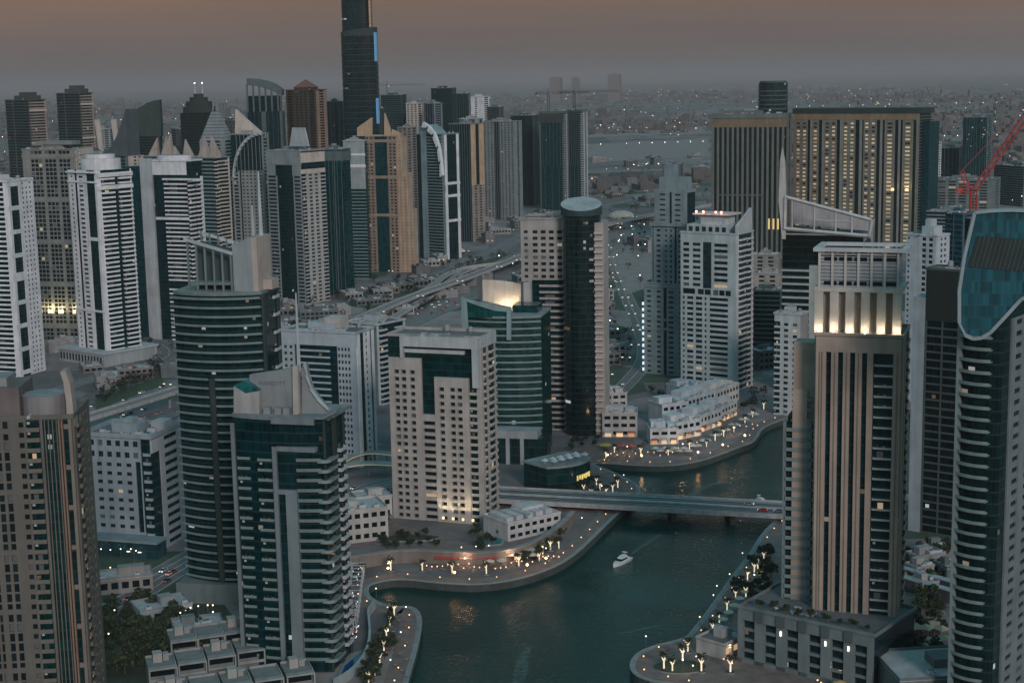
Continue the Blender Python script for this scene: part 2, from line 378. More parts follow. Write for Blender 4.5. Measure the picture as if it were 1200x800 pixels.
def fit(xl, xc, xr, yt, D, side, q=None, rz=None):
    """roof corners in pixels + depth of the near corner -> position, turn and size"""
    rc = ray(xc, yt); C = Vector((rc.x / rc.y * D, D)); H = CZ + rc.z / rc.y * D
    def solve(a):
        ex = Vector((cos(a), sin(a))); ey = Vector((-sin(a), cos(a)))
        def hit(dr, x):
            r = ray(x, yt); r2 = Vector((r.x, r.y)); det = dr.x * -r2.y + r2.x * dr.y
            if abs(det) < 1e-9: return 1e9
            return (-C.x * -r2.y + r2.x * -C.y) / det
        w = hit(-ex, xl) if side == 'R' else hit(ex, xr)
        d = hit(ey, xr) if side == 'R' else hit(ey, xl)
        return w, d, ex, ey
    if rz is None:
        th = math.atan2(C.x, C.y); best = None
        for i in range(1, 89):
            a = (-th if False else 0) + R(i) * (-1 if side == 'R' else 1) - (th if True else 0)
            w, d, ex, ey = solve(a)
            if w <= 0 or d <= 0 or w > 900 or d > 900: continue
            e = abs(math.log((d / w) / q))
            if best is None or e < best[0]: best = (e, a)
        rz = best[1]
    w, d, ex, ey = solve(rz)
    c = C + (-ex * w / 2 if side == 'R' else ex * w / 2) + ey * d / 2
    return (c.x, c.y), rz, w, d, H
LOG = []
def bld(kind, label, cat, px, yt, D, side='R', q=.8, rz=None, wl=BEIGE, gl=GDARK, fh=3.4, lit=.006, pw=1.7, group=None, d=None):
    xl, xc, xr = px; pos, a, w, dd, H = fit(xl, xc, xr, yt, D, side, q, rz)
    if d: pos = (pos[0] + sin(a) * (dd - d) / 2, pos[1] - cos(a) * (dd - d) / 2); dd = d
    LOG.append('%-60s D%5.0f w%5.1f d%5.1f H%5.0f rz%4.0f' % (label[:60], D, w, dd, H, math.degrees(a)))
    return Bld(kind, label, cat, pos, a, w, dd, H, wall(wl) if isinstance(wl, tuple) else wl, glass(gl, fh, pw, lit) if isinstance(gl, tuple) else gl, fh, group)

# ------------------------------------------------------------------ ground, water, quays
def gmat():
    m, t, b = nodes('city_ground'); L = t.links.new; nn = t.nodes.new
    tc = nn('ShaderNodeTexCoord'); vo = nn('ShaderNodeTexVoronoi'); vo.inputs['Scale'].default_value = .011; vo.distance = 'CHEBYCHEV'; L(tc.outputs['Object'], vo.inputs['Vector'])
    bw = nn('ShaderNodeSeparateColor'); L(vo.outputs['Color'], bw.inputs[0])
    r = nn('ShaderNodeValToRGB'); r.color_ramp.interpolation = 'CONSTANT'; e = r.color_ramp.elements
    e[0].color = (.15, .127, .13, 1); e[0].position = 0; e[1].position = .85; e[1].color = (.05, .075, .05, 1)
    for p, c in ((.18, (.22, .182, .185, 1)), (.4, (.12, .108, .113, 1)), (.6, (.27, .22, .215, 1)), (.72, (.17, .145, .148, 1))):
        x = e.new(p); x.color = c
    L(bw.outputs[0], r.inputs[0])
    n1 = nn('ShaderNodeTexNoise'); n1.inputs['Scale'].default_value = .03; n1.inputs['Detail'].default_value = 9; n1.inputs['Roughness'].default_value = .7; L(tc.outputs['Object'], n1.inputs[0])
    mr = nn('ShaderNodeMapRange'); L(n1.outputs[0], mr.inputs[0]); mr.inputs[1].default_value = .25; mr.inputs[2].default_value = .75; mr.inputs[3].default_value = .45; mr.inputs[4].default_value = 1.5
    mx = nn('ShaderNodeMix'); mx.data_type = 'RGBA'; mx.blend_type = 'MULTIPLY'; mx.inputs['Factor'].default_value = 1
    L(r.outputs[0], mx.inputs['A']); L(mr.outputs[0], mx.inputs['B']); L(mx.outputs['Result'], b.inputs['Base Color']); b.inputs['Roughness'].default_value = .9
    return m
def noisy(name, c, sc=.3, lo=.7, hi=1.3, rough=.85, bump=0):
    m, t, b = nodes(name); L = t.links.new; tc = t.nodes.new('ShaderNodeTexCoord'); n1 = t.nodes.new('ShaderNodeTexNoise')
    n1.inputs['Scale'].default_value = sc; n1.inputs['Detail'].default_value = 8; n1.inputs['Roughness'].default_value = .65; L(tc.outputs['Object'], n1.inputs[0])
    mr = t.nodes.new('ShaderNodeMapRange'); L(n1.outputs[0], mr.inputs[0]); mr.inputs[1].default_value = .3; mr.inputs[2].default_value = .7
    L(rgbmul(t, mr.outputs[0], c, lo, hi), b.inputs['Base Color']); b.inputs['Roughness'].default_value = rough; return m
ASPH = noisy('asphalt', (.15, .132, .138), .15); PAVE = noisy('paving', (.19, .135, .125), .25); CONC = noisy('concrete', (.23, .235, .245), .2); QUAY = noisy('quay_stone', (.05, .06, .06), .3)
LINE = flat((.6, .6, .58), .6, 'road_paint'); GRASS = noisy('lawn', (.045, .07, .035), .3); SAND = noisy('sand', (.26, .21, .205), .08); KERB = noisy('kerb_stone', (.24, .26, .26), .4, .85, 1.1)
SOIL = noisy('planting_bed', (.035, .045, .03), .5)

def water_mat():
    m, t, b = nodes('water'); L = t.links.new; nn = t.nodes.new
    b.inputs['Specular IOR Level'].default_value = .33; b.inputs['Base Color'].default_value = (.0001, .034, .031, 1); b.inputs['Roughness'].default_value = .05; b.inputs['IOR'].default_value = 1.33
    tc = nn('ShaderNodeTexCoord'); n1 = nn('ShaderNodeTexNoise'); n1.inputs['Scale'].default_value = .42; n1.inputs['Detail'].default_value = 6; n1.inputs['Roughness'].default_value = .6
    mp = nn('ShaderNodeMapping'); mp.inputs['Rotation'].default_value = (0, 0, .5); mp.inputs['Scale'].default_value = (1, .8, 1); L(tc.outputs['Object'], mp.inputs[0]); L(mp.outputs[0], n1.inputs[0])
    n2 = nn('ShaderNodeTexNoise'); n2.inputs['Scale'].default_value = .018; n2.inputs['Detail'].default_value = 3; L(tc.outputs['Object'], n2.inputs[0])
    mr = nn('ShaderNodeMapRange'); L(n2.outputs[0], mr.inputs[0]); mr.inputs[1].default_value = .40; mr.inputs[2].default_value = .62; mr.inputs[3].default_value = .22; mr.inputs[4].default_value = 1.0
    bp = nn('ShaderNodeBump'); bp.inputs['Distance'].default_value = .75; L(mr.outputs[0], bp.inputs['Strength']); L(n1.outputs[0], bp.inputs['Height']); L(bp.outputs[0], b.inputs['Normal'])
    return m
WL = -3.0
shore = [(455, 870), (470, 826), (479, 792), (487, 765), (492, 742), (494, 725), (489, 714), (478, 710), (464, 711), (450, 708), (438, 703), (430, 695),
         (432, 686), (443, 682), (460, 679), (480, 679), (505, 682), (530, 684), (555, 685), (580, 683), (605, 679), (630, 672), (655, 662), (676, 648),
         (697, 628), (715, 610), (735, 592), (751, 577), (748, 568), (733, 560), (716, 552), (700, 546), (693, 543),
         (712, 543), (740, 545), (768, 546), (795, 545), (822, 540), (846, 532), (866, 524), (882, 519), (889, 510), (892, 503), (907, 495), (940, 485), (1000, 480), (1100, 478), (1260, 474)]
rshore = [(1260, 560), (1100, 575), (1000, 588), (935, 597), (912, 607), (893, 625), (878, 650), (860, 672), (843, 697), (828, 718), (812, 738), (806, 746),
          (790, 751), (768, 756), (750, 763), (740, 773), (739, 783), (745, 791), (760, 797), (785, 801), (800, 803), (803, 830), (790, 880)]
SH = [G(x, y) for x, y in shore]; RS = [G(x, y) for x, y in rshore]
FAR = 80000.0
def sheet(name, poly, z, m, kind='structure', parent=None):
    b = MB(); n = len(poly)
    ar = sum(poly[j][0] * poly[(j + 1) % n][1] - poly[(j + 1) % n][0] * poly[j][1] for j in range(n))
    if ar < 0: poly = poly[::-1]
    b.v = [(x, y, z) for x, y in poly]; b.mi(m)
    for a, c, d in tessellate_polygon([[Vector((x, y, 0)) for x, y in poly]]):
        if (poly[c][0] - poly[a][0]) * (poly[d][1] - poly[a][1]) - (poly[c][1] - poly[a][1]) * (poly[d][0] - poly[a][0]) < 0: a, d = d, a
        b.f.append((a, c, d)); b.m.append(0)
    o = b.build(name, parent)
    if kind: o['kind'] = kind
    return o
GM = gmat()
X1 = SH[-1]; X2 = RS[0]
sheet('ground', SH + [(X1[0] + 1, X1[1]), (X2[0] + 900, X1[1] - 2), (FAR, X1[1]), (FAR, FAR), (-FAR, FAR), (-FAR, -3000), (SH[0][0], -3000)], 0, GM)
sheet('ground', RS + [(RS[-1][0], -3000), (FAR, -3000), (FAR, X1[1] - 3), (X2[0] + 900, X1[1] - 3), (X2[0] + 900, X2[1])], 0, GM)
wb = MB(); wb.quad((-300, -2900, WL), (2300, -2900, WL), (2300, 1300, WL), (-300, 1300, WL), water_mat()); tag(wb.build('water'), kind='structure')

def offs(path, d):
    r = []
    for i, p in enumerate(path):
        a = Vector(path[max(0, i - 1)]); c = Vector(path[min(len(path) - 1, i + 1)]); t = (c - a).normalized(); r.append((p[0] - t.y * d, p[1] + t.x * d))
    return r
def smooth(path, k=2):
    for _ in range(k):
        q = [path[0]]
        for a, b in zip(path, path[1:]): q += [(a[0] * .75 + b[0] * .25, a[1] * .75 + b[1] * .25), (a[0] * .25 + b[0] * .75, a[1] * .25 + b[1] * .75)]
        path = q + [path[-1]]
    return path
def ribbon(name, path, d0, d1, z, m, kind='structure', h=None, parent=None, z2=None):
    """strip between two offsets of a path; h gives it thickness downwards"""
    A = offs(path, d0); B = offs(path, d1); b = MB()
    zf = z if callable(z) else (lambda i: z)
    for i in range(len(path) - 1):
        za, zb = zf(i), zf(i + 1); hh = h or 0
        if h:
            b.hexa([(*B[i], za - hh), (*A[i], za - hh), (*A[i + 1], zb - hh), (*B[i + 1], zb - hh), (*B[i], za), (*A[i], za), (*A[i + 1], zb), (*B[i + 1], zb)], m)
        else: b.quad((*A[i], za), (*A[i + 1], zb), (*B[i + 1], zb), (*B[i], za), m)
    o = b.build(name, parent)
    if kind: o['kind'] = kind
    return o
for nm, path, sg in (('left', smooth(SH, 1), 1), ('right', smooth(RS, 1), 1)):
    ribbon('quay_wall', path, -.3, .3, -.05, QUAY, h=3.6); ribbon('quay_coping', path, -.42, .4, .25, KERB, h=.29)
    ribbon('promenade', path, .4, 8, .05, PAVE)
    ribbon('promenade', path, .41, 1.5, .056, CONC)

# roads: pixel polylines on the ground
def road(pts, w, lanes=2, z=.05, name='road', m=None, marks=True, px=True):
    path = smooth([G(*p) for p in pts] if px else pts, 2)
    ribbon(name, path, -w / 2, w / 2, z, m or ASPH)
    ribbon('kerb', path, -w / 2 - .8, -w / 2, z + .1, KERB, h=.14); ribbon('kerb', path, w / 2, w / 2 + .8, z + .1, KERB, h=.14)
    if marks:
        for k in range(1, lanes):
            o = -w / 2 + w * k / lanes; ribbon('lane_line', path, o - .15, o + .15, z + .006, LINE)
    return path
roads = []
roads.append(road([(-60, 560), (60, 520), (200, 478), (330, 440), (430, 398), (520, 358), (610, 322), (700, 292), (760, 262)], 34, 8))
roads.append(road([(-60, 530), (60, 495), (180, 462), (300, 425), (400, 384), (500, 345), (580, 310), (650, 285), (720, 255)], 25, 6))
roads.append(road([(100, 725), (150, 700), (200, 668), (250, 640), (330, 610), (420, 582), (500, 577)], 16, 4))
roads.append(road([(380, 590), (420, 575), (470, 562), (520, 560), (580, 577)], 13, 3, z=.08))
roads.append(road([(300, 360), (420, 340), (540, 318), (640, 262), (720, 236), (830, 225), (1000, 222)], 18, 4, z=.09))
roads.append(road([(560, 218), (640, 212), (760, 208), (900, 205), (1200, 196)], 30, 6, z=.06))
roads.append(road([(660, 222), (700, 240), (760, 258), (830, 262)], 16, 3, z=.1))
roads.append(road([(650, 196), (760, 190), (840, 187), (1200, 178)], 26, 5, z=.06))
roads.append(road([(706, 475), (735, 450), (760, 420), (750, 380), (730, 340), (720, 300)], 11, 2, z=.1))
roads.append(road([(700, 345), (760, 330), (900, 320), (1100, 318)], 12, 3, z=.12))
roads.append(road([(760, 520), (800, 470), (850, 455), (905, 440)], 9, 2, z=.11))
roads.append(road([(140, 395), (190, 400), (205, 420), (120, 440), (30, 470)], 12, 2, z=.12))
for pts in ([(640, 285), (700, 300), (735, 330)], [(430, 330), (500, 322), (600, 316)], [(560, 300), (620, 270), (660, 262)]):
    roads.append(road(pts, 8, 2, z=.14))
def patch(pts, m, z, name, kind='structure'): return sheet(name, [G(*p) for p in pts], z, m, kind)
patch([(112, 468), (150, 455), (192, 440), (190, 452), (130, 474), (112, 480)], GRASS, .2, 'lawn')
patch([(420, 350), (520, 320), (600, 296), (560, 318), (470, 348)], GRASS, .2, 'lawn')
patch([(455, 345), (540, 322), (560, 312), (470, 330)], GRASS, .22, 'lawn')
patch([(645, 172), (830, 162), (830, 184), (645, 192)], SAND, .2, 'sand_lot')
patch([(660, 150), (830, 146), (830, 156), (660, 162)], SAND, .2, 'sand_lot')
patch([(712, 300), (758, 270), (830, 268), (780, 330), (735, 345)], SAND, .16, 'sand_lot')
patch([(1095, 225), (1200, 218), (1200, 262), (1095, 268)], CONC, .16, 'parking_lot')
patch([(98, 700), (250, 690), (300, 760), (240, 800), (90, 800)], SOIL, .03, 'park')
patch([(375, 640), (452, 640), (560, 665), (640, 640), (700, 590), (640, 585), (560, 640), (420, 600)], PAVE, .04, 'plaza')
patch([(600, 535), (692, 520), (760, 520), (745, 540), (690, 541)], PAVE, .13, 'plaza')
patch([(760, 800), (845, 745), (905, 640), (1100, 700), (1110, 850), (760, 850)], PAVE, .03, 'plaza')
patch([(105, 690), (135, 682), (140, 696), (108, 708)], GRASS, .2, 'lawn')

# ------------------------------------------------------------------ bridge
BPAR = noisy('parapet_concrete', (.36, .35, .36), .3)
br = empty('road_bridge', (*G(640, 592), 0)); tag(br, 'long low road bridge crossing the canal in the middle of the photo', 'bridge')
bp0, bp1 = Vector(G(560, 585)), Vector(G(960, 607)); bo = Vector(br.location[:2]); bd = (bp1 - bp0)
path = [tuple(bp0 + bd * (i / 12) - bo) for i in range(13)]
dk = ribbon('deck', path, -11, 11, 3.2, noisy('bridge_asphalt', (.06, .06, .065), .15), None, h=1.2, parent=br)
ribbon('parapet', path, -11.6, -11, 4.2, BPAR, None, h=2.2, parent=br); ribbon('parapet', path, 11, 11.6, 4.2, BPAR, None, h=2.2, parent=br)
ribbon('median', path, -.7, .7, 3.9, BPAR, None, h=.69, parent=br)
ribbon('footway', path, 8.2, 10.99, 3.4, CONC, None, h=.19, parent=br); ribbon('footway', path, -10.99, -8.2, 3.4, CONC, None, h=.19, parent=br)
for o in (-6, -3.3, 3.3, 6): ribbon('lane_line', path, o - .14, o + .14, 3.21, LINE, None, parent=br)
for i in (3, 5, 7, 9):
    p = path[i]; b = MB(); b.box(p[0] - 1.2, p[0] + 1.2, p[1] - 9, p[1] + 9, WL - .8, 1.99, QUAY); b.build('pier', br)  # dark pier stone, with the shade under the deck put into its colour
bn = Vector((-bd.y, bd.x)).normalized()
def lamp_spot(t, o): q = bp0 + bd * t + bn * o; return (q.x, q.y)

# elevated metro line and curved flyovers
def viaduct(pts, w, z, label, base='metro_viaduct', every=3, cat='viaduct'):
    pt = [at(x, y, D_of(x, y)) for x, y in pts]
    P = []
    for x, y in pts:
        r = ray(x, y); t = (z - CZ) / r.z; P.append((r.x * t, r.y * t))
    P = smooth(P, 2); o = P[0]; e = empty(base, (*o, 0)); tag(e, label, cat); P = [(a - o[0], c - o[1]) for a, c in P]
    ribbon('deck', P, -w / 2, w / 2, z - .9, CONC, None, h=1.6, parent=e)
    ribbon('parapet', P, -w / 2 - .5, -w / 2, z + .3, BPV, None, h=2.2, parent=e); ribbon('parapet', P, w / 2, w / 2 + .5, z + .3, BPV, None, h=2.2, parent=e)
    if cat == 'viaduct':
        for k in (-2.6, -1.2, 1.2, 2.6): ribbon('rail', P, k - .12, k + .12, z - .7, flat((.2, .18, .17), .4, 'rail'), None, h=.19, parent=e)
    for i in range(1, len(P) - 1, every):
        a = P[i]; b = MB(); b.tube((*a, -.1), (*a, z - 4), 1.1, 1.1, CONC, 10); b.tube((*a, z - 4), (*a, z - 2.51), 1.1, 3.0, CONC, 10); b.build('pier', e)
    return e
BPV = noisy('viaduct_parapet', (.40, .37, .375), .3)
viaduct([(-60, 535), (60, 500), (130, 479), (205, 456), (300, 425), (380, 392), (470, 350), (540, 327), (610, 300), (700, 262), (860, 235)], 10, 11, 'long elevated metro line running beside the highway behind the front towers', every=3)
viaduct([(420, 380), (460, 358), (490, 343), (508, 334), (520, 322), (540, 314), (556, 311), (600, 306)], 5.5, 8, 'curved pale flyover left of its twin near the highway', 'flyover', cat='flyover')
viaduct([(440, 384), (476, 362), (506, 345), (524, 331), (537, 321), (550, 314), (580, 309), (620, 298)], 5.5, 6, 'curved pale flyover right of its twin near the highway', 'flyover', cat='flyover')

# ------------------------------------------------------------------ towers: the near left group
# beige balcony tower at the left edge
pos, a, w, dd, H = fit(-62, 84, 103, 490, 455, 'R', q=.62)
b = Bld('residential_tower', 'tall beige residential tower with stacked balconies filling the left edge', 'tower', pos, a, w, dd, H, wall((.135, .125, .112)), glass(GGREEN, 3.1, 1.2, .01), 3.1)
b.core()
b.fac('F', 'w3 n14:2:.6:.82 w2 n10:2:.55:.82 w2 n10:2:.55:.82 w3 n16:2:.62:.82 w3', u1=b.w * .52)
F = b.F['F']; W_ = b.w
b.fac('F', 'w3', u0=W_ * .52, u1=W_ * .55); b.fac('F', 'n7:1:.5:.5', u0=W_ * .55, u1=W_ * .63); b.fac('F', 'b8:1.7:1.0', u0=W_ * .63, u1=W_ * .74)
b.fac('F', 'w3', u0=W_ * .74, u1=W_ * .762)
b.fac('F', 'm10:4', u0=W_ * .762, u1=W_ * .89, t=.25)
cop = wall((.22, .145, .11))
b.fac('F', 'f2 g1.4 f2', u0=W_ * .892, u1=W_ * .93, wl=cop); b.fac('F', 'g5 f3', u0=W_ * .93, u1=W_ * 1.0, wl=wall((.2, .165, .145)))
for k in range(int(H / 12.4)): b.W.fb(F, W_ * .935, W_ * .972, H - 3 - k * 12.4, H - 1.6 - k * 12.4, 0, .9, wall((.2, .165, .145)))
for k in range(int(H / 18.6)):
    for f0, f1 in ((0, .3), (.3, .52)): b.W.fb(F, W_ * f0, W_ * f1, H - 4 - k * 18.6, H - 2.4 - k * 18.6, 0, .62, b.wl)
b.fac('R', 'w2 b5:1.3 w1 n6:2 w2'); b.roof(plant=False)
cr = MB(); gm = wall((.24, .235, .24)); q = b.uz('F', 47, 490); q2 = b.uz('F', 27, 490)
n = 20; rr = 6.6; cx, cy = q[0] - W_ / 2, -b.d / 2 + 7.5
cr.prism([(cx + rr * cos(2 * pi * i / n), cy + rr * sin(2 * pi * i / n)) for i in range(n)], H + .3, H + 6.5, gm, CONC); cr.build('crown_drum', b.e)
cr = MB(); cr.box(-W_ / 2 + 2, q2[0] - W_ / 2 - 1, -b.d / 2 + 1.2, b.d / 2 - 4, H + .31, H + 9.5, wall((.15, .125, .125))); cr.box(-W_ / 2 + 6, q2[0] - W_ / 2 - 5, -b.d / 2 + 4, b.d / 2 - 8, H + 9.5, H + 12, gm); cr.build('crown_block', b.e)
cr = MB(); cr.plate(b.F['F'], b.pts('F', [(79, 500), (77, 470), (74, 448), (70, 436), (76, 434), (82, 450), (85, 475), (87, 500)]), -6, -.2, wall((.36, .31, .29))); cr.build('crown_fin', b.e)
b.done()

# white tower at the far left edge
b = bld('residential_tower', 'white tower with black square windows cut off by the left edge of the photo', 'tower', (-48, 8, 38), 214, 1080, 'R', q=.75, wl=WHITE, gl=GDARK, lit=.003)
b.core(); b.fac('F', 'w1 b10 w1 b10 w2'); H = b.H
F = b.F['R']
b.fac('R', 'w2 g6 w2'.replace('g6', 'g7'), u1=F[3] * .5); b.fac('R', 'n6:3:.45:.45 w1', u0=F[3] * .5)
for k in range(9): b.W.fb(F, 0, F[3] * .5, H - 3 - k * 16.5, H - k * 16.5 + (3 if k == 4 else 0), -.01, .7, b.wl)
b.roof(); b.done()

# grey green window tower
b = bld('residential_tower', 'grey tower with green gridded windows and warm uplights at its foot', 'tower', (26, 88, 108), 176, 1235, 'R', q=.6, wl=(.22, .23, .22), gl=GGREEN, lit=.002)
b.core(); b.fac('F', 'w8 n11:3:.84:.74 w2.5 n11:3:.84:.74 w2.5 n11:3:.84:.74 w5'); b.fac('R', 'w4 b12 w3 n5:1 w2', wl=wall(PINK))  # right side pink: warm side light put into the wall colour
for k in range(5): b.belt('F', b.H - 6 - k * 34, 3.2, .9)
b.belt('R', b.H - 9, 10, .8, m=wall(PINK)); b.roof()  # right top band painted with the same warm light
cr = MB(); cr.box(-b.w * .35, b.w * .35, -b.d * .2, b.d * .3, b.H + 4, b.H + 7, b.wl); cr.build('roof_block', b.e)
UP = flat((.9, .8, .55), .5, 'uplight', 0, (1, .80, .45), 1.0)
for k, uu in enumerate((.16, .32, .38, .52, .57, .8, .88)):
    l = MB(); l.fb(b.F['F'], b.w * uu - 1, b.w * uu + 1, 22, 25, .9, 1.6, UP); l.build('uplight', b.e)
    pl = bpy.data.lights.new('uplight_lamp', 'POINT'); pl.energy = 1600; pl.color = (1, .75, .40); pl.shadow_soft_size = 1
    link('uplight_lamp', pl, b.e, (-b.w / 2 + b.w * uu, -b.d / 2 - 3, 27))
b.done()

# curved white tower with scalloped balconies
b = bld('residential_tower', 'white tower with scalloped curved balconies and a rounded top on a long podium', 'tower', (80, 113, 153), 200, 1125, 'R', q=.9, wl=WHITE, gl=GDARK, lit=.003)
b.core(); H = b.H
b.fac('F', 'n6:1:.3:.4 g2.5 n7:1:.6:.45 w2 g8 w2'); b.fac('R', 'w3 b12:1.8 g4 b12:2.4 w1')
b.belt('F', H - 9, 1.2, 1.4); b.belt('F', H - 2, 1.2, 2.4); b.belt('R', H - 14, 3, 1.6); b.belt('R', H - 5, 3, 1.6); b.belt('F', H * .27, 1.5, 1.2); b.belt('F', H * .64, 2.5, .8, u0=b.w * .66)
rb = MB(); n = 24; pl = [(b.w * .06 + b.w * .47 * cos(2 * pi * i / n), b.d * .45 * sin(2 * pi * i / n)) for i in range(n)]
rb.prism(pl, H, H + 8, b.wl, CONC); rb.prism([(x * .75, y * .75) for x, y in pl], H + 8, H + 11, b.wl, CONC); rb.box(-3, 3, -2, 2, H + 11, H + 13, wall(GREY)); rb.build('roof_drum', b.e)
pd = MB(); pd.box(-b.w * .9, b.w * .72, -b.d * .8, b.d * .8, 0, 9, wall((.33, .35, .37)), ); pd.box(-b.w * .95, b.w * .75, -b.d * .83, b.d * .83, 9, 10.4, wall(GREYW))
for i in range(14): pd.box(-b.w * .85 + i * b.w * .11, -b.w * .8 + i * b.w * .11, -b.d * .8 - .1, -b.d * .8, 2, 7, b.gl)
pd.build('podium', b.e); b.done()

# office tower: grey column, white balcony stack, green glass wing
b = bld('residential_tower', 'tower with a smooth grey column, white balcony stacks and a dark green glass wing', 'tower', (165, 218, 236), 190, 1225, 'R', q=.5, wl=WHITE, gl=GDARK, lit=.002)
b.core(); H = b.H; F = b.F['F']
b.W.fb(F, 0, b.w * .26, 0, H + 3, -.01, 2.0, wall((.40, .43, .46)))
b.fac('F', 'g8 b17 ', u0=b.w * .27, z0=H * .34, z1=H - 14); b.fac('F', 'g8 b14 g3', u0=b.w * .27, z0=0, z1=H * .31)
b.W.fb(F, b.w * .26, b.w, H - 10, H, -.01, 1.0, b.wl); b.belt('F', H - 14, 1.4, 3, u0=b.w * .5, u1=b.w * 1.3); b.belt('F', H * .68, 2, 2.2, u0=b.w * .3)
b.fac('R', 'b5:2 g2 b5:2 w2', z1=H - 12)
wg = MB(); wg.box(-b.w / 2 - b.w * .42, -b.w / 2 - .02, -b.d * .3, b.d * .45, 0, H - 4, glass(GTEAL, 3.4, 1.7, .001)); wg.build('glass_wing', b.e)
rb = MB(); n = 20; rb.prism([(b.w * .08 + b.w * .36 * cos(2 * pi * i / n), b.d * .42 * sin(2 * pi * i / n)) for i in range(n)], H + .3, H + 5, b.wl, CONC); rb.build('roof_drum', b.e); b.roof(plant=False)
b.done()

# ---- pointed crown towers behind
def sails(b, xs, h0, hs, m):
    for i, (x, y, hh, lean) in enumerate(xs):
        s = MB(); zt = b.H + hh
        s.hexa([(x - 5, y - 3, b.H + .3), (x + 5, y - 3, b.H + .3), (x + 5, y + 3, b.H + .3), (x - 5, y + 3, b.H + .3),
                (x - .3 + lean, y - .4, zt), (x + .3 + lean, y - .4, zt), (x + .3 + lean, y + .4, zt), (x - .3 + lean, y + .4, zt)], m); s.build('crown_sail', b.e)
pk = wall((.40, .33, .30))
b = bld('residential_tower', 'banded tower with a ring of pale pointed roof sails right of the white balcony tower', 'tower', (213, 250, 268), 186, 1400, 'R', q=.6, wl=SLATE, gl=GDARK)
b.core(); b.fac('F', 'r10:.4 g2 r10:.4'); b.fac('R', 'b3 r9:.4 w1', wl=wall(PINK)); b.roof(plant=False)  # right wall carries its sunlit tint in the pink colour
sails(b, [(-b.w * .38, -6, 17, -3), (-b.w * .12, 4, 19, 1), (b.w * .12, -6, 15, 3), (b.w * .3, 2, 20, -4), (b.w * .42, -6, 12, 3), (0, 9, 14, 0)], 0, 0, pk); b.done()
b = bld('residential_tower', 'slim tower with a ring of pale pointed sails showing above the smooth grey column', 'tower', (168, 202, 214), 184, 1480, 'R', q=.6, wl=SLATE, gl=GDARK)
b.core(); b.fac('F', 'r10:.4 g2 r10:.4'); b.fac('R', 'b3 r9:.4 w1'); b.roof(plant=False)
sails(b, [(-b.w * .2, -6, 18, 5), (b.w * .05, 4, 19, 1), (b.w * .3, -6, 22, 4), (b.w * .45, -2, 10, 0)], 0, 0, pk); b.done()

# a frame tower
b = bld('residential_tower', 'grey tower narrowing upward to a thin hollow triangular peak', 'tower', (234, 262, 274), 165, 1560, 'R', q=.7, wl=(.25, .27, .29), gl=GDARK)
b.core(); b.fac('F', 'w2 r10:.45 w2'); b.fac('R', 'w1 r6:.45 w1')
s = MB(); w2, d2, H = b.w / 2, b.d / 2, b.H
for i in range(9):
    f0, f1 = 1 - i * .085, 1 - (i + 1) * .085
    s.hexa([(-w2 * f0, -d2 * f0, H + i * 3.2), (w2 * f0, -d2 * f0, H + i * 3.2), (w2 * f0, d2 * f0, H + i * 3.2), (-w2 * f0, d2 * f0, H + i * 3.2)] + [(-w2 * f1, -d2 * f1, H + i * 3.2 + 2.8), (w2 * f1, -d2 * f1, H + i * 3.2 + 2.8), (w2 * f1, d2 * f1, H + i * 3.2 + 2.8), (-w2 * f1, d2 * f1, H + i * 3.2 + 2.8)], b.wl)
    s.box(-w2 * f1, w2 * f1, -d2 * f1, d2 * f1, H + i * 3.2 + 2.8, H + i * 3.2 + 3.2, b.gl)
s.build('tapered_top', b.e); s = MB(); a = w2 * .22; zz = H + 28.8
s.tube((-a, 0, zz), (0, 0, zz + 15), .8, .5, b.wl); s.tube((a, 0, zz), (0, 0, zz + 15), .8, .5, b.wl); s.tube((-a * .6, 0, zz + 6), (a * .6, 0, zz + 6), .5, .5, b.wl); s.build('peak', b.e)
b.done()

# arc fin tower
b = bld('residential_tower', 'grey tower with a quarter circle arc fin and a pink sloping roof wall', 'tower', (270, 306, 314), 158, 1500, 'R', q=.5, wl=(.26, .28, .28), gl=GDARK)
b.core(); H = b.H; b.fac('F', 'w1 r3:.4 f1 g1 n10:4:.5:.4 f1 n3:1:.5:.4', z1=H - 34); b.fac('F', 'm10:7', z0=H - 34, u0=b.w * .12); b.fac('R', 'w1 r3 w1')
arc = []
F = b.F['F']; 
for i in range(13):
    t = pi / 2 * i / 12; arc.append((b.w * .05 + b.w * .95 * (1 - cos(t)), H - 40 + 42 * sin(t)))
s = MB()
for p, q in zip(arc, arc[1:]): s.plate(F, [p, q, (q[0] + 1.5, q[1] - 2.6), (p[0] + 2.2, p[1] - 1.2)], .6, 3, wall(GREYW))
s.build('arc_fin', b.e); b.roof()
s = MB(); s.plate(F, [(b.w * .05, H), (b.w * .1, H + 24), (b.w * .45, H + 14), (b.w * .9, H + 2), (b.w * .9, H)], -b.d * .7, -b.d * .4, wall(PINK)); s.build('sloping_roof_wall', b.e)
b.done()

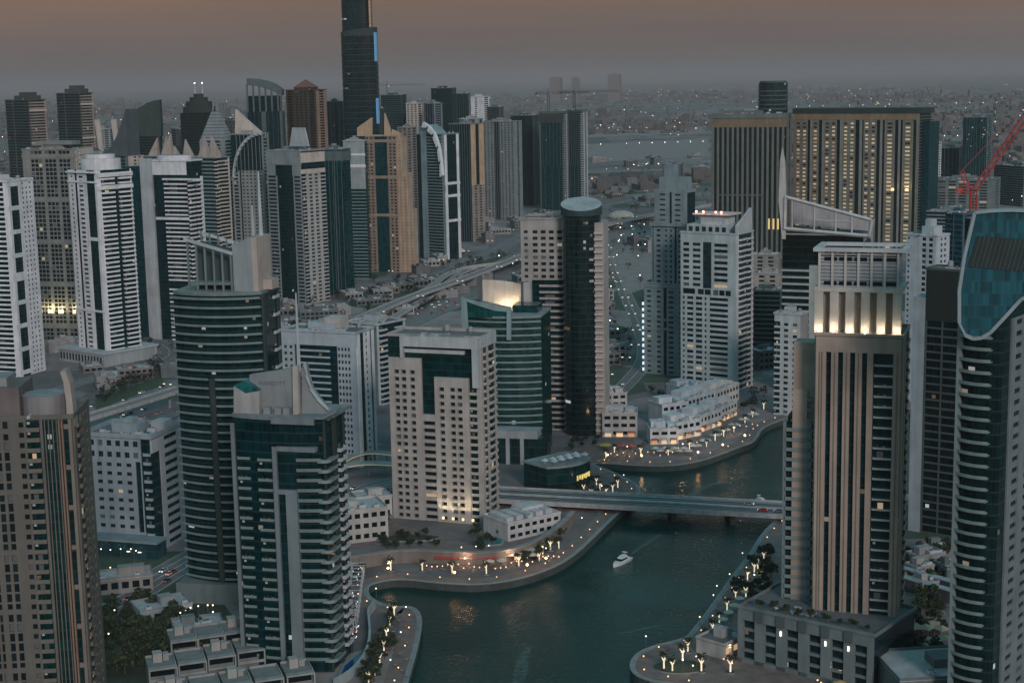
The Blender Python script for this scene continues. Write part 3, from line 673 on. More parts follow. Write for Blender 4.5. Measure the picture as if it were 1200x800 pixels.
# twin brown towers at the far left
for lb, px, y, g in (('brown banded tower with a stepped top farthest to the left on the skyline', (6, 34, 53), 118, 0), ('brown banded tower with a stepped top, right one of the far left pair', (66, 94, 108), 110, 0)):
    b = bld('residential_tower', lb, 'tower', px, y, 1900, 'R', q=.55, wl=(.07, .075, .07), gl=GDARK, group='brown stepped towers far left')
    b.core(); b.fac('F', 'r7:.35 w1 r14:.35 w1'); b.fac('R', 'r10:.5 w1', wl=wall((.35, .28, .26)))  # lit warmth of the right side put into a lighter wall colour
    for z in (.93, .72): b.belt('R', b.H * z, 2.5, 1, m=wall(PINK))  # pink belts, warm side light painted in
    s = MB(); s.box(-b.w * .25, b.w * .4, -b.d * .3, b.d * .4, b.H, b.H + 6, b.wl); s.box(-b.w * .1, b.w * .3, -b.d * .2, b.d * .3, b.H + 6, b.H + 10, b.wl); s.build('stepped_top', b.e); b.roof(plant=False); b.done()

# crescent tower with leaning fins
b = bld('office_tower', 'dark tower whose concave roof sweeps up to the right beside two leaning pale fins', 'tower', (106, 150, 168), 183, 1560, 'R', q=.5, wl=(.11, .135, .155), gl=GDARK)
b.core(); b.fac('F', 'r12:.3 w1'); H = b.H; F = b.F['F']
b.fac('R', 'w4 n8:2 w2', wl=wall(PINK))  # sunlit right side painted as a pink wall
crv = []
for i in range(11): t = i / 10; crv.append((b.w * t, H + 8 - 18 * sin(pi * t) * .5 + 38 * t ** 2.2))
s = MB(); s.plate(F, [(0, H - .01)] + crv + [(b.w, H - .01)], -b.d * .8, -.3, wall((.08, .10, .115))); s.build('swept_roof', b.e)
for u, in ((.06,), (.5,)):
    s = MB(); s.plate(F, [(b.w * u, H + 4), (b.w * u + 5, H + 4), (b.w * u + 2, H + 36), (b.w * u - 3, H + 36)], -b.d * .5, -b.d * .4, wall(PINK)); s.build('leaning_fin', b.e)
b.done()
# dark sail tower
pos, a, w, dd, H = fit(150, 186, 189, 150, 1950, 'R', q=.4)
b = Bld('office_tower', 'very dark tower with a curved sail shaped top behind the leaning fins', 'tower', pos, a, w, dd, H - 10, wall((.03, .05, .05)), glass((.004, .014, .015), 3.4, 1.7, .001))
b.core(); b.fac('F', 'r8:.2 w.5'); b.fac('R', 'w1 r4 w1'); F = b.F['F']
pl = b.pts('F', [(152, 146), (155, 136), (162, 127), (172, 121), (180, 118), (187, 117), (189, 150), (189, 160), (152, 160)])
s = MB(); s.plate(F, pl, -b.d * .8, .4, b.wl); s.build('sail_top', b.e); b.done()
# dark domed
pos, a, w, dd, H = fit(211, 250, 256, 132, 1850, 'R', q=.6)
b = Bld('office_tower', 'nearly black tower with a rounded stepped dome and antennas', 'tower', pos, a, w, dd, H, wall((.025, .035, .035)), glass((.003, .01, .011), 3.4, 1.7, .001))
b.core(); b.fac('F', 'r8:.2 w.5'); b.fac('R', 'r8:.2'); s = MB(); n = 18
for k, (f, h0, h1) in enumerate(((.98, 0, 7), (.8, 7, 13), (.55, 13, 18), (.3, 18, 22))):
    s.prism([(b.w / 2 * f * cos(2 * pi * i / n), b.d / 2 * f * sin(2 * pi * i / n)) for i in range(n)], H + h0, H + h1, b.wl)
s.build('dome', b.e)
RED = flat((.5, .1, .08), .5, 'warning_lamp', 0, (1, .75, .6), 14)
for x in (-4, 5): b.mast(x, 0, H + 22, H + 34, .35); s = MB(); s.ball((x, 0, H + 34.4), .55, RED); s.build('warning_lamp', b.e)
b.done()
# curved top far tower
pos, a, w, dd, H = fit(287, 330, 333, 125, 2050, 'R', q=.6)
b = Bld('office_tower', 'dark slate tower with open columns under a roof curving down to the right', 'tower', pos, a, w, dd, H - 6, wall((.07, .10, .11)), glass(GDARK, 3.4, 1.7, .001))
b.core(); b.fac('F', 'w1 m6:3 w2 m6:3 w1'); b.fac('R', 'w1 n6:2 w1'); s = MB(); F = b.F['F']
top = b.pts('F', [(289, 92), (300, 92.5), (312, 95), (322, 99), (330, 105)]); lo = b.pts('F', [(330, 112), (322, 108), (312, 104), (300, 101), (289, 100)])
s.plate(F, top + lo, -b.d, .5, wall((.09, .12, .13))); zz = b.H
for i in range(6): u = b.w * (i + .3) / 6; s.fb(F, u, u + 2.2, zz - 1, lo[-1][1] - i * 1.6 + 1, -2, 0, wall((.09, .12, .13))); 
s.box(-b.w * .45, b.w * .45, -b.d * .3, b.d * .45, zz, lo[0][1], b.gl)
s.build('curved_crown', b.e); b.done()
# brown pyramid top
b = bld('residential_tower', 'dark brown tower with a small pyramid roof on the skyline', 'tower', (335, 370, 382), 106, 2050, 'R', q=.5, wl=(.06, .05, .042), gl=(.012, .011, .009), lit=.001)
b.core(); b.fac('F', 'w1 r3:.4 w1 n8:3 w1 r3:.4 w1'); b.fac('R', 'w2 b3 w2', wl=wall((.30, .22, .17))); b.roof(plant=False); s = MB(); H = b.H; w2, d2 = b.w * .3, b.d * .3  # right wall a lighter warm brown, its sunlight painted in
s.box(-w2, w2, -d2, d2, H + .3, H + 4, b.wl); s.hexa([(-w2 - 1, -d2 - 1, H + 4), (w2 + 1, -d2 - 1, H + 4), (w2 + 1, d2 + 1, H + 4), (-w2 - 1, d2 + 1, H + 4), (-.5, -.5, H + 14), (.5, -.5, H + 14), (.5, .5, H + 14), (-.5, .5, H + 14)], wall((.2, .09, .07))); s.build('pyramid_roof', b.e); b.done()
# filler towers on the left skyline
def plain(px, y, D, lb, wl, spec='w1 r4:.4 w1 n6:3 w1 r4:.4 w1', sspec='w1 r4:.4 w1', gl=GDARK, q=.7, side='R', kind='residential_tower', lit=.004, par=1.4, **kw):
    b = bld(kind, lb, 'tower', px, y, D, side, q=q, wl=wl, gl=gl, lit=lit, **kw); b.core(); b.fac('F', spec); b.fac('R' if side == 'R' else 'L', sspec); b.roof(par=par); b.done(); return b
plain((250, 290, 300), 142, 2100, 'low dark block on the skyline between the dome and the curved crown', (.06, .08, .085))
plain((382, 396, 402), 120, 2200, 'narrow dark block left of the tallest tower', (.06, .08, .085))
plain((200, 222, 232), 152, 2000, 'slate block left of the black dome', (.08, .10, .11))
plain((108, 128, 134), 152, 2500, 'distant pale block behind the leaning fins', GREY)

# tower with striped twin shafts
b = bld('residential_tower', 'grey tower of two striped shafts around a dark slot, pale square frame on top', 'tower', (312, 352, 379), 178, 1420, 'R', q=.75, wl=(.24, .27, .29), gl=GDARK)
b.core(); H = b.H; b.fac('F', 'w.5 r4:.45 w.5 g8 w.5 r3:.45 w.5', z1=H - 22); b.fac('R', 'b3 w1 n8:2 w1 b3', wl=wall((.42, .41, .41)), z1=H - 20)
b.fac('F', 'w4 g8 w4', z0=H - 22, z1=H - 12); b.belt('F', H - 12, 12, .8); b.belt('R', H - 10, 9, .8, m=wall(PINK)); b.belt('R', H - 20, 4, .8, m=wall(PINK)); b.roof()  # right-hand belts tinted pink to look sunlit
s = MB(); F = b.F['F']; s.plate(F, b.pts('F', [(334, 172), (337, 150), (351, 150), (356, 172)]), -8, -6, wall(GREYW)); s.build('roof_frame', b.e); b.done()
# teal dark tower + sloped wall tower
b = bld('office_tower', 'dark teal glass tower with thin vertical white ribs', 'tower', (374, 402, 410), 176, 1480, 'R', q=.6, wl=(.10, .14, .155), gl=GTEAL, lit=.004)
b.core(); b.fac('F', 'm10:4 f.4 m6:2'); b.fac('R', 'g1'); b.belt('F', b.H - 10, 9, .6); b.belt('R', b.H - 10, 9, .6); b.roof(); b.done()
b = bld('office_tower', 'pale grey slab with two white bands above teal glass', 'tower', (402, 427, 430), 166, 1600, 'R', q=.4, wl=(.30, .34, .36), gl=GTEAL)
b.core(); b.W.fb(b.F['F'], 0, b.w, b.H - 48, b.H, -.01, .5, b.wl); b.belt('F', b.H - 14, 2, 1, m=wall(WHITE)); b.belt('F', b.H - 26, 3, 1, m=wall(WHITE)); b.fac('F', 'r1:.2', z1=b.H - 48); b.roof(); b.done()

# the tallest tower: oval shaft and lower block
pos, a, w, dd, H = fit(396, 438, 445, 36, 2000, 'R', q=.8)
ZT = 390.0
e = empty('skyscraper', (pos[0], pos[1], 0), a); tag(e, 'tallest dark teal skyscraper running out of the top of the photo with blue lit strips', 'skyscraper')
gA = glass((.003, .022, .027), 3.6, 2.2, .006, 1.4); gB = glass((.003, .018, .02), 3.6, 2.2, .005, 1.4)
def oval(rx, ry, n=28, cx=0, cy=0, pw=.75):
    r = []
    for i in range(n):
        t = 2 * pi * i / n; c, s_ = cos(t), sin(t); r.append((cx + rx * math.copysign(abs(c) ** pw, c), cy + ry * math.copysign(abs(s_) ** pw, s_)))
    return r
s = MB(); s.prism(oval(w * .42, dd * .36, cx=-w * .06, cy=dd * .1), 0, ZT, gA); s.build('shaft', e)
s = MB(); s.prism(oval(w * .50, dd * .46), 0, H - 6, gB); s.build('lower_block', e)
s = MB()
for k in range(int((H - 6) / 7.2)): s.prism(oval(w * .51, dd * .47), k * 7.2 + 3, k * 7.2 + 4.0, wall((.025, .045, .05)))
s.build('floor_bands', e)
s = MB(); s.prism(oval(w * .5, dd * .46), H - 6, lambda x, y: H + 2 - (x + w / 2) / w * 0 + (x * .12), wall((.03, .05, .055))); s.build('sloped_top', e)
BL = flat((.1, .25, .4), .4, 'blue_light_strip', 0, (.16, .50, .95), .2); AM = flat((.4, .25, .15), .5, 'amber_light_strip', 0, (1, .55, .25), .32)
s = MB(); x = w * .46; s.box(x, x + 2.6, -dd * .30, -dd * .1, H - 38, H - 2, BL); s.build('blue_light_strip', e)
s = MB(); s.box(x, x + 2.6, -dd * .30, -dd * .1, H - 116, H - 84, BL); s.build('blue_light_strip', e)
s = MB(); s.box(x - w * .12, x - w * .06, -dd * .3, -dd * .2, H + 3, ZT, wall((.35, .24, .18)))
for k in range(18): s.box(x - w * .1, x - w * .08, -dd * .3 - .3, -dd * .3, H + 6 + k * 4, H + 8 + k * 4, AM)
s.build('lit_edge', e)

# tan stepped towers with pyramids
b = bld('residential_tower', 'tan tower of stepped tiers with dark green glass strips and slanted roof peaks', 'tower', (428, 464, 472), 160, 1650, 'R', q=.5, wl=TAN, gl=GTEAL, lit=.002)
TW = wall((.26, .20, .16)); b.core(); H = b.H; b.fac('F', 'n5:2 w.8 g8 w.8 n5:2', wl=TW)
for z in (H - 6, H - 44, H - 84): b.belt('F', z, 3, .9, m=wall((.3, .24, .2)))
b.fac('R', 'w1 n6:2 w1'); b.roof(plant=False)
for k, (f, hh) in enumerate(((1, H - 1), (1.9, H - 38), (2.6, H - 76))):
    s = MB(); s.box(b.w / 2 + .02 + (k * 5), b.w / 2 + (k + 1) * 5 + .0, -b.d * .35 + k, b.d * .4, 0, hh, b.wl)
    for q in range(int(hh / 3.4)): s.box(b.w / 2 + k * 5 + 1.5, b.w / 2 + (k + 1) * 5 - 1.5, -b.d * .35 + k - .25, -b.d * .35 + k, q * 3.4 + 1, q * 3.4 + 2.6, TW)
    s.build('stepped_tier', b.e)
F = b.F['F']
s = MB(); s.plate(F, b.pts('F', [(416, 160), (416, 150), (433, 138), (433, 160)]), -8, -5, wall((.5, .36, .26))); s.build('roof_peak', b.e)
s = MB(); s.plate(F, b.pts('F', [(448, 160), (448, 133), (454, 150), (456, 160)]), -8, -5, wall((.5, .36, .26))); s.build('roof_peak', b.e)
s = MB(); s.plate(F, b.pts('F', [(456, 160), (457, 152), (466, 156), (466, 162)]), -8, -5, wall((.5, .36, .26))); s.build('roof_peak', b.e)
b.done()

# arched grey tower
b = bld('residential_tower', 'slate tower with a curved white arch running down its right edge', 'tower', (488, 520, 537), 158, 1760, 'R', q=.6, wl=(.20, .27, .29), gl=GDARK, lit=.002)
b.core(); H = b.H; b.fac('F', 'g4 w5 r14:.3 w2'); b.belt('F', H * .55, 8, .3, u0=b.w * .42, m=b.gl)
b.fac('R', 'w2 g8 w2', wl=wall(WHITE)); F = b.F['R']
b.roof(plant=False)
for z in (H * .5, H * .6, H * .3): b.belt('R', z, 3, .9, m=wall(WHITE))
s = MB(); F = b.F['F']; arc = [(b.w * .35, H + 14), (b.w * .55, H + 10), (b.w * .75, H + 2), (b.w * .9, H - 12), (b.w * .97, H - 28), (b.w * 1.0, H - 45)]
for p, q in zip(arc, arc[1:]): s.plate(F, [p, q, (q[0] - 3.5, q[1] - 2), (p[0] - 2, p[1] - 6)], .7, b.d * .12 + 2, wall(WHITE))
s.build('arch_rib', b.e)
s = MB(); s.plate(F, [(2, H)] + [(2, H + 8)] + [(p[0] - 1, p[1] - 3) for p in arc[:3]] + [(b.w * .8, H)], -b.d * .8, -1, b.wl); s.build('curved_top', b.e); b.done()
# slate tower, lit look of its upper corner put into the wall colour
b = bld('residential_tower', 'slate tower with a lit orange brown panel on its upper right side', 'tower', (526, 551, 566), 146, 1950, 'R', q=.7, wl=(.16, .21, .235), gl=GDARK, lit=.001)
b.core(); b.fac('F', 'm10:9', t=.3); H = b.H; b.fac('R', 'w1 n6:2 w1', wl=wall((.28, .24, .22)), z1=H - 75); b.fac('R', 'w4 g3 w4', wl=wall((.50, .34, .22)), z0=H - 75); b.roof(); b.done()
plain((538, 560, 566), 140, 2150, 'thin pale striped tower right of the orange panelled tower', (.33, .34, .35), 'm10:5 w2', 'w1 g2 w1')
plain((562, 602, 611), 143, 2250, 'grey tower with a tan right side and four small lights under its roof', (.22, .25, .26), 'n14:4:.5:.5 w.4 m6:3 w.4 n14:4:.5:.5', 'w3 r2:.3 w3', q=.45)
# far skyline blocks
far = [((505, 530, 534), 104, 2500, 'black tower with a notched top behind the arched tower', (.03, .045, .05), 'r1:.2'),
       ((534, 549, 551), 110, 2550, 'slate tower with vertical pale stripes on the far skyline', (.14, .18, .2), 'm10:6'),
       ((549, 566, 573), 114, 2600, 'white tower with an arched fin on its right shoulder', WHITE, 'w4 n3:1 w4'),
       ((497, 508, 518), 122, 2350, 'blue grey narrow tower with a pink side', (.16, .19, .23), 'm10:4'),
       ((476, 489, 494), 122, 2400, 'pink stepped tower on the far skyline', PINK, 'n10:3'),
       ((446, 470, 476), 112, 2450, 'dark tower with a sloped arched roof beside the tallest tower', (.05, .08, .085), 'r1:.3'),
       ((466, 482, 488), 150, 2050, 'brown slab showing right of the stepped tan tower', (.25, .22, .21), 'n10:3'),
       ((598, 624, 632), 136, 2500, 'dark green tower behind the tan sided tower', (.07, .10, .105), 'g8 m4:4'),
       ((571, 585, 590), 126, 2600, 'small dark block in the middle of the skyline', (.1, .12, .13), 'r1:.3'),
       ((436, 446, 450), 128, 2300, 'thin dark tower just right of the tallest tower', (.05, .08, .085), 'r1:.3')]
for px, y, D, lb, wl, sp in far: plain(px, y, D, lb, wl, sp)
# white arched fin
# green twin under construction with cranes
for px, y, lb in (((632, 660, 667), 133, 'dark green ribbed tower under the left rooftop crane'), ((665, 680, 688), 131, 'dark green tower with a white edged side under the right rooftop crane')):
    b = bld('office_tower', lb, 'tower', px, y, 2400, 'R', q=.6, wl=(.09, .12, .125), gl=GTEAL, lit=.002); b.core(); H = b.H
    b.fac('F', 'w.6 m10:6 w.6', z0=H * .45); b.fac('F', 'w.6 m10:3 w.6', z1=H * .45); b.fac('R', 'b3 w1 r2 w1', wl=wall(GREYW)); b.belt('F', H - 14, 14, .9, m=wall((.04, .055, .055))); b.roof(plant=False, par=3); b.done()
def tower_crane(loc, h, jib, ang, label, col=(.16, .13, .08), luff=None, w=1.0, group=None):
    e = empty('tower_crane', loc, ang); tag(e, label, 'crane', group); m = flat(col, .5, 'crane_paint')
    def lattice(p0, p1, r, name, n):
        p0, p1 = Vector(p0), Vector(p1); d = p1 - p0; t = d.normalized(); a = t.cross(Vector((0, 1, 0))).normalized() * r; c = t.cross(a).normalized() * r; b = MB()
        co = [a + c, a - c, -a - c, -a + c]
        for k in co: b.tube(p0 + k, p1 + k, r * .16, r * .16, m, 4)
        for i in range(n):
            for j in range(4): b.tube(p0 + d * (i / n) + co[j], p0 + d * ((i + 1) / n) + co[(j + 1) % 4], r * .1, r * .1, m, 3)
        b.build(name, e)
    lattice((0, 0, 0), (0, 0, h), w, 'mast', int(h / 4) + 2)
    if luff is None:
        lattice((0, 0, h), (jib, 0, h), w * .8, 'jib', int(jib / 4)); lattice((0, 0, h), (-jib * .3, 0, h), w * .8, 'counter_jib', 5)
        s = MB(); s.box(-jib * .3 - 2, -jib * .3 + 2, -1, 1, h - 3, h, m); s.build('counterweight', e)
        s = MB(); s.tube((0, 0, h), (0, 0, h + 6), .8, .2, m); s.tube((0, 0, h + 6), (jib * .7, 0, h + .8), .12, .12, m, 3); s.tube((0, 0, h + 6), (-jib * .28, 0, h + .8), .12, .12, m, 3); s.build('tie_frame', e)
    else:
        lattice((0, 0, h), (jib * cos(luff), 0, h + jib * sin(luff)), w * .8, 'jib', int(jib / 5)); lattice((0, 0, h), (-9, 0, h + 2), w, 'counter_jib', 3)
        lattice((-3, 0, h), (-9, 0, h + 15), w * .6, 'back_frame', 5)
        s = MB(); s.tube((-9, 0, h + 15), (jib * cos(luff) * .85, 0, h + jib * sin(luff) * .85), .15, .15, m, 3); s.tube((-9, 0, h + 15), (-9, 0, h + 2), .15, .15, m, 3); s.build('tie_rope', e)
        s = MB(); s.box(-12, -8, -1.6, 1.6, h - 1.5, h + 2.4, m); s.build('counterweight', e)
    s = MB(); s.box(.9, 3.2, -1, 1, h - 2.6, h - .3, wall(WHITE)); s.build('cab', e)
    return e
p = at(643, 133, 2420); tower_crane((p.x, 2420, p.z - 2), 33, 62, 0.0, 'thin dark tower crane on the left dark green tower', (.06, .06, .06), w=1.7)
p = at(673, 131, 2420); tower_crane((p.x, 2420, p.z - 2), 32, 70, .15, 'thin dark tower crane on the right dark green tower', (.06, .06, .06), w=1.7)
p = at(454, 112, 2470); tower_crane((p.x, 2470, p.z - 2), 18, 60, .1, 'thin crane on the dark roof right of the tallest tower', (.06, .06, .06))
# far towers, part of their haze fading put into a pale wall colour
for px, y, lb in (((644, 656, 659), 88, 'hazy distant twin tower, wider left one'), ((670, 677, 679), 88, 'hazy distant twin tower, narrow right one'), ((712, 726, 728), 84, 'hazy distant lone tower on the horizon')):
    plain(px, y + 3, 13000, lb, (.20, .18, .185), 'w1', 'w1', q=.8)

# ------------------------------------------------------------------ near towers
def marks(b, f, n, a, c, h, m):
    """a worn sign band whose letters are too small to read: separate upright strokes and bars in word groups"""
    s = MB(); u = a[0]; rr = random.Random(3); L_ = c[0] - a[0]; F = b.F[f]
    while u < c[0]:
        if rr.random() < .14: u += h * .7; continue
        z = a[1] + (c[1] - a[1]) * (u - a[0]) / L_; w = h * rr.choice((.3, .45, .5)); s.fb(F, u, u + .18, z - h / 2, z + h / 2, n, n + .06, m)
        if rr.random() < .6: s.fb(F, u + w - .18, u + w, z - h / 2, z + h / 2, n, n + .06, m)
        for q in rr.sample((-.5, -.06, .38), rr.choice((1, 2))): s.fb(F, u + .19, u + w - .19, z + h * q, z + h * q + h * .12, n, n + .06, m)
        u += w + h * .18
    s.build('sign_lettering', b.e)
def arcpoly(w, d, bulge, n=14, x0=None, x1=None):
    """front bulging towards the viewer (-y), straight back"""
    x0 = -w / 2 if x0 is None else x0; x1 = w / 2 if x1 is None else x1; r = []
    for i in range(n + 1):
        t = i / n; x = x0 + (x1 - x0) * t; r.append((x, -d / 2 - bulge * sin(pi * t) ** .8))
    return r
GT2 = wall((.075, .10, .10)); SL = wall((.16, .215, .215))
def curved(kind, lb, px, yt, D, q, bulge, fh, rng, slabm, gl, xcut=(0, 1), par=1.1, dep=1.6):
    pos, a, w, dd, H = fit(*px, yt, D, 'R', q=q); b = Bld(kind, lb, 'tower', pos, a, w, dd, H, slabm, gl, fh)
    s = MB(); fr = arcpoly(w, dd, bulge); s.prism(fr + [(w / 2, dd / 2), (-w / 2, dd / 2)], 0, H, gl); s.build('glazing', b.e)
    return b
def arc_slab(b, bulge, u0, u1, dep, par, n=10, m=None, m2=None):
    """curved balcony: slab with a solid parapet following the bulging front between two fractions"""
    w, d = b.w, b.d
    def pt(t, o):
        x = -w / 2 + w * t; return (x, -d / 2 - bulge * max(0, sin(pi * t)) ** .8 - o)
    A = [pt(u0 + (u1 - u0) * i / n, -.3) for i in range(n + 1)]; B = [pt(u0 + (u1 - u0) * i / n, dep) for i in range(n + 1)]; C = [pt(u0 + (u1 - u0) * i / n, dep - .18) for i in range(n + 1)]
    s = MB(); m = m or b.wl; m2 = m2 or m
    for i in range(n):
        s.hexa([(*B[i], -.3), (*B[i + 1], -.3), (*A[i + 1], -.3), (*A[i], -.3), (*B[i], 0), (*B[i + 1], 0), (*A[i + 1], 0), (*A[i], 0)], m)
        s.hexa([(*B[i], .001), (*B[i + 1], .001), (*C[i + 1], .001), (*C[i], .001), (*B[i], par), (*B[i + 1], par), (*C[i + 1], par), (*C[i], par)], m2)
    return s.mesh('balcony')
# twin tower, rear one
D1 = 590
b = curved('residential_tower', 'rear one of two dark curved balcony towers, with a slanted open roof frame', (203, 306, 326), 345, D1, .55, 5, 3.45, None, SL, glass(GDARK, 3.45, 1.5, .01))
H = b.H; rear_twin = b
topm = arc_slab(b, 5, -.02, 1.0, 1.5, .6); lm = arc_slab(b, 5, -.02, .42, 1.5, .6); rm = arc_slab(b, 5, .50, 1.0, 1.5, .6)
nf = int(H / 3.45); cut = b.uz('F', 255, 440)[1]
for k in range(nf):
    z = H - 1.2 - k * 3.45
    if z < 4: break
    if z > cut: link('balcony', topm, b.e, (0, 0, z))
    else: link('balcony', lm, b.e, (0, 0, z)); link('balcony', rm, b.e, (0, 0, z))
F = b.F['F']
b.W.box(-b.w * .07, -b.w * .01, -b.d / 2 - 6.2, -b.d / 2 - 4.2, 0, cut, wall((.03, .045, .045)))
b.fac('R', 'w1 g6 w1', wl=wall((.04, .055, .055)))
for k in range(nf): z = H - 3 - k * 3.45 * 2; (b.balcony('R', b.d * .6, z, b.d * .3, 1.2, 1.0, wall(GREYW)) if z > 4 else None)
s = MB(); s.prism(arcpoly(b.w, b.d, 5.5) + [(b.w / 2 + .4, b.d / 2 + .4), (-b.w / 2 - .4, b.d / 2 + .4)], H, H + 1.2, SL, CONC); s.build('roof', b.e)
s = MB(); x0, x1 = b.uz('F', 222, 320)[0] - b.w / 2, b.uz('F', 272, 320)[0] - b.w / 2
zl, zr = b.uz('F', 222, 279)[1], b.uz('F', 272, 296)[1]
for i in range(6):
    x = x0 + (x1 - x0) * i / 5; zt = zl + (zr - zl) * i / 5
    s.box(x - .35, x + .35, -b.d / 2 - 1, -b.d / 2 - .2, H + 1.2, zt - .8, SL); s.box(x - .3, x + .3, b.d * .2, b.d * .2 + .7, H + 1.2, zt + 1.6, SL)
for ya, yb, dz_ in ((-b.d / 2 - 1.8, -b.d / 2 - .6, 0), (b.d * .2, b.d * .2 + 1, 1.2)): s.hexa([(x0 - 1, ya, zl - .8 + dz_), (x1 + 1, ya, zr - .8 + dz_), (x1 + 1, yb, zr - .8 + dz_), (x0 - 1, yb, zl - .8 + dz_), (x0 - 1, ya, zl + .3 + dz_), (x1 + 1, ya, zr + .3 + dz_), (x1 + 1, yb, zr + .3 + dz_), (x0 - 1, yb, zl + .3 + dz_)], wall(GREYW))
s.hexa([(x0 + .5, -b.d * .2, H + 1.2), (x1, -b.d * .2, H + 1.2), (x1, b.d * .19, H + 1.2), (x0 + .5, b.d * .19, H + 1.2), (x0 + .5, -b.d * .2, zl - 2.5), (x1, -b.d * .2, zr - 1), (x1, b.d * .19, zr - 1), (x0 + .5, b.d * .19, zl - 2.5)], wall((.05, .065, .07)))
s.box(x0, x1, -b.d / 2 - .6, b.d * .2, H + 3.6, H + 4.6, SL); s.build('slanted_roof_frame', b.e)
s = MB(); xa, xb_ = b.uz('F', 272, 300)[0] - b.w / 2, b.uz('F', 295, 300)[0] - b.w / 2
zt = b.uz('F', 295, 277)[1]
s.hexa([(xa, -b.d / 2 + .4, H + 1.2), (xb_, -b.d / 2 + .4, H + 1.2), (xb_, b.d * .3, H + 1.2), (xa, b.d * .3, H + 1.2), (xa, -b.d / 2 + .4, zt - 3.5), (xb_, -b.d / 2 + .4, zt), (xb_, b.d * .3, zt), (xa, b.d * .3, zt - 3.5)], wall((.27, .31, .33))); s.build('crown_wall', b.e)
s = MB(); s.box(xb_, xb_ + 2, -b.d / 2 + .4, b.d * .3, H + 1.2, zt - .5, wall((.46, .38, .35))); s.box(xb_ + 2, xb_ + 5.5, -b.d * .2, b.d * .2, H + 1.2, H + 5, wall((.46, .38, .35))); s.build('crown_end', b.e)
zs = b.uz('F', 297, 203)[1]; b.mast(xb_ + .6, 0, zt - 2, zs, .9, wall(GREYW), 'spire'); b.mast(xb_ - 2.2, -1, zt - 2, b.uz('F', 293, 243)[1], .8, wall(GREYW), 'spire')
pd = MB(); pd.box(-b.w * .55, b.w * .6, -b.d * .95, b.d * .7, 0, 8, wall((.13, .17, .18))); pd.build('podium', b.e)
b.done()

# twin tower, front one
D2 = 512
b = curved('residential_tower', 'front one of two dark curved balcony towers, topped by a grey wedge and horn fins', (272, 378, 402), 492, D2, .6, 2.2, 3.5, None, SL, glass(GDARK, 3.5, 1.5, .012))
H = b.H; F = b.F['F']; nf = int(H / 3.5)
m1 = bal_mesh(b.w * .10, 1.2, 1.0, SL, SL); 
for k in range(nf):
    z = H - 14 - k * 3.5
    if z < 4: break
    y = -b.d / 2 - 1.6
    link('balcony', bal_mesh(b.w * .14, 1.4, .65, SL, SL, k % 4), b.e, (-b.w * .44 , y + 1.2, z)); link('balcony', bal_mesh(b.w * .16, 1.5, .65, SL, SL, (k * 3) % 4), b.e, (-b.w * .20, y, z))
    link('balcony', arc_slab(b, 2.2, .74, .99, 2.4, .8) if k == 0 else bm, b.e, (0, 0, z + .6))
    if k == 0: bm = [c for c in b.e.children if c.name.startswith('balcony')][-1].data
gcol = wall((.17, .21, .235)); y0 = -b.d / 2 - 3.4
b.W.box(-b.w * .51, -b.w * .47, -b.d / 2 - 1.2, -b.d / 2 + 2, 0, H - 2, gcol)
b.W.box(-b.w * .03, b.w * .015, y0, -b.d / 2, 0, H - 9, gcol); b.W.box(b.w * .10, b.w * .225, y0, -b.d / 2, 0, b.uz('F', 350, 577)[1], gcol)
b.W.box(-b.w * .03, b.w * .44, y0 + .3, -b.d / 2, H - 10.6, H - 9, gcol); b.W.box(b.w * .01, b.w * .225, y0 + .2, -b.d / 2, b.uz('F', 350, 577)[1], b.uz('F', 350, 577)[1] + 1.6, gcol)
def round_corner(r, m, par, sx=1.0):
    s = MB(); n = 9; A = [(-1.5 * sx, -r + .01)] + [(r * sin(pi / 2 * i / n) * 1.0, -r * cos(pi / 2 * i / n)) for i in range(n + 1)] + [(r, 7.0), (0, 7.0), (0, 0), (-1.5 * sx, 0)]
    s.prism(A, -.3, 0, m); B = [(-1.5 * sx, -r)] + [(r * sin(pi / 2 * i / n), -r * cos(pi / 2 * i / n)) for i in range(n + 1)] + [(r, 7.0)]
    for p, q in zip(B, B[1:]):
        f = (r - .2) / r; s.hexa([(*p, .001), (*q, .001), (q[0] * f, q[1] * f, .001), (p[0] * f, p[1] * f, .001), (*p, par), (*q, par), (q[0] * f, q[1] * f, par), (p[0] * f, p[1] * f, par)], m)
    return s.mesh('balcony')
rcm = (round_corner(2.6, wall((.2, .255, .26)), .8), round_corner(2.3, wall((.2, .255, .26)), .8))
for k in range(nf):
    z = H - 14 - k * 3.5
    if z > 4: link('balcony', rcm[k % 2], b.e, (b.w / 2, -b.d / 2, z)); b.balcony('R', b.d * .62, z + .4, b.d * .3, 1.7, 1.0, wall(GREYW))
b.fac('R', 'w.5 g4 w1.6 g4 w.5', wl=wall((.03, .045, .045)))
s = MB(); s.prism(arcpoly(b.w, b.d, 3) + [(b.w / 2 + 2.6, -b.d * .3), (b.w / 2 + 2.6, b.d / 2), (-b.w / 2 - .4, b.d / 2 + .4)], H, H + 1.3, gcol, CONC); s.box(-b.w * .02, b.w * .45, -b.d / 2 - 4, -b.d / 2 - 3.4, H - 1, H + 1.3, gcol); s.build('roof', b.e)
wm = wall((.23, .255, .27))
s = MB(); s.plate(F, b.pts('F', [(290, 495), (288, 441), (342, 433), (346, 430), (347, 495)]), -5.5, -3, wm); s.build('wedge_wall', b.e)
s = MB(); F6 = b.F['F']; pf = b.pts('F', [(273, 492), (273, 452), (287, 461), (303, 458), (303, 492)]); s.plate(F6, pf, -10, -.6, wall((.33, .33, .33))); s.build('crown_block', b.e)
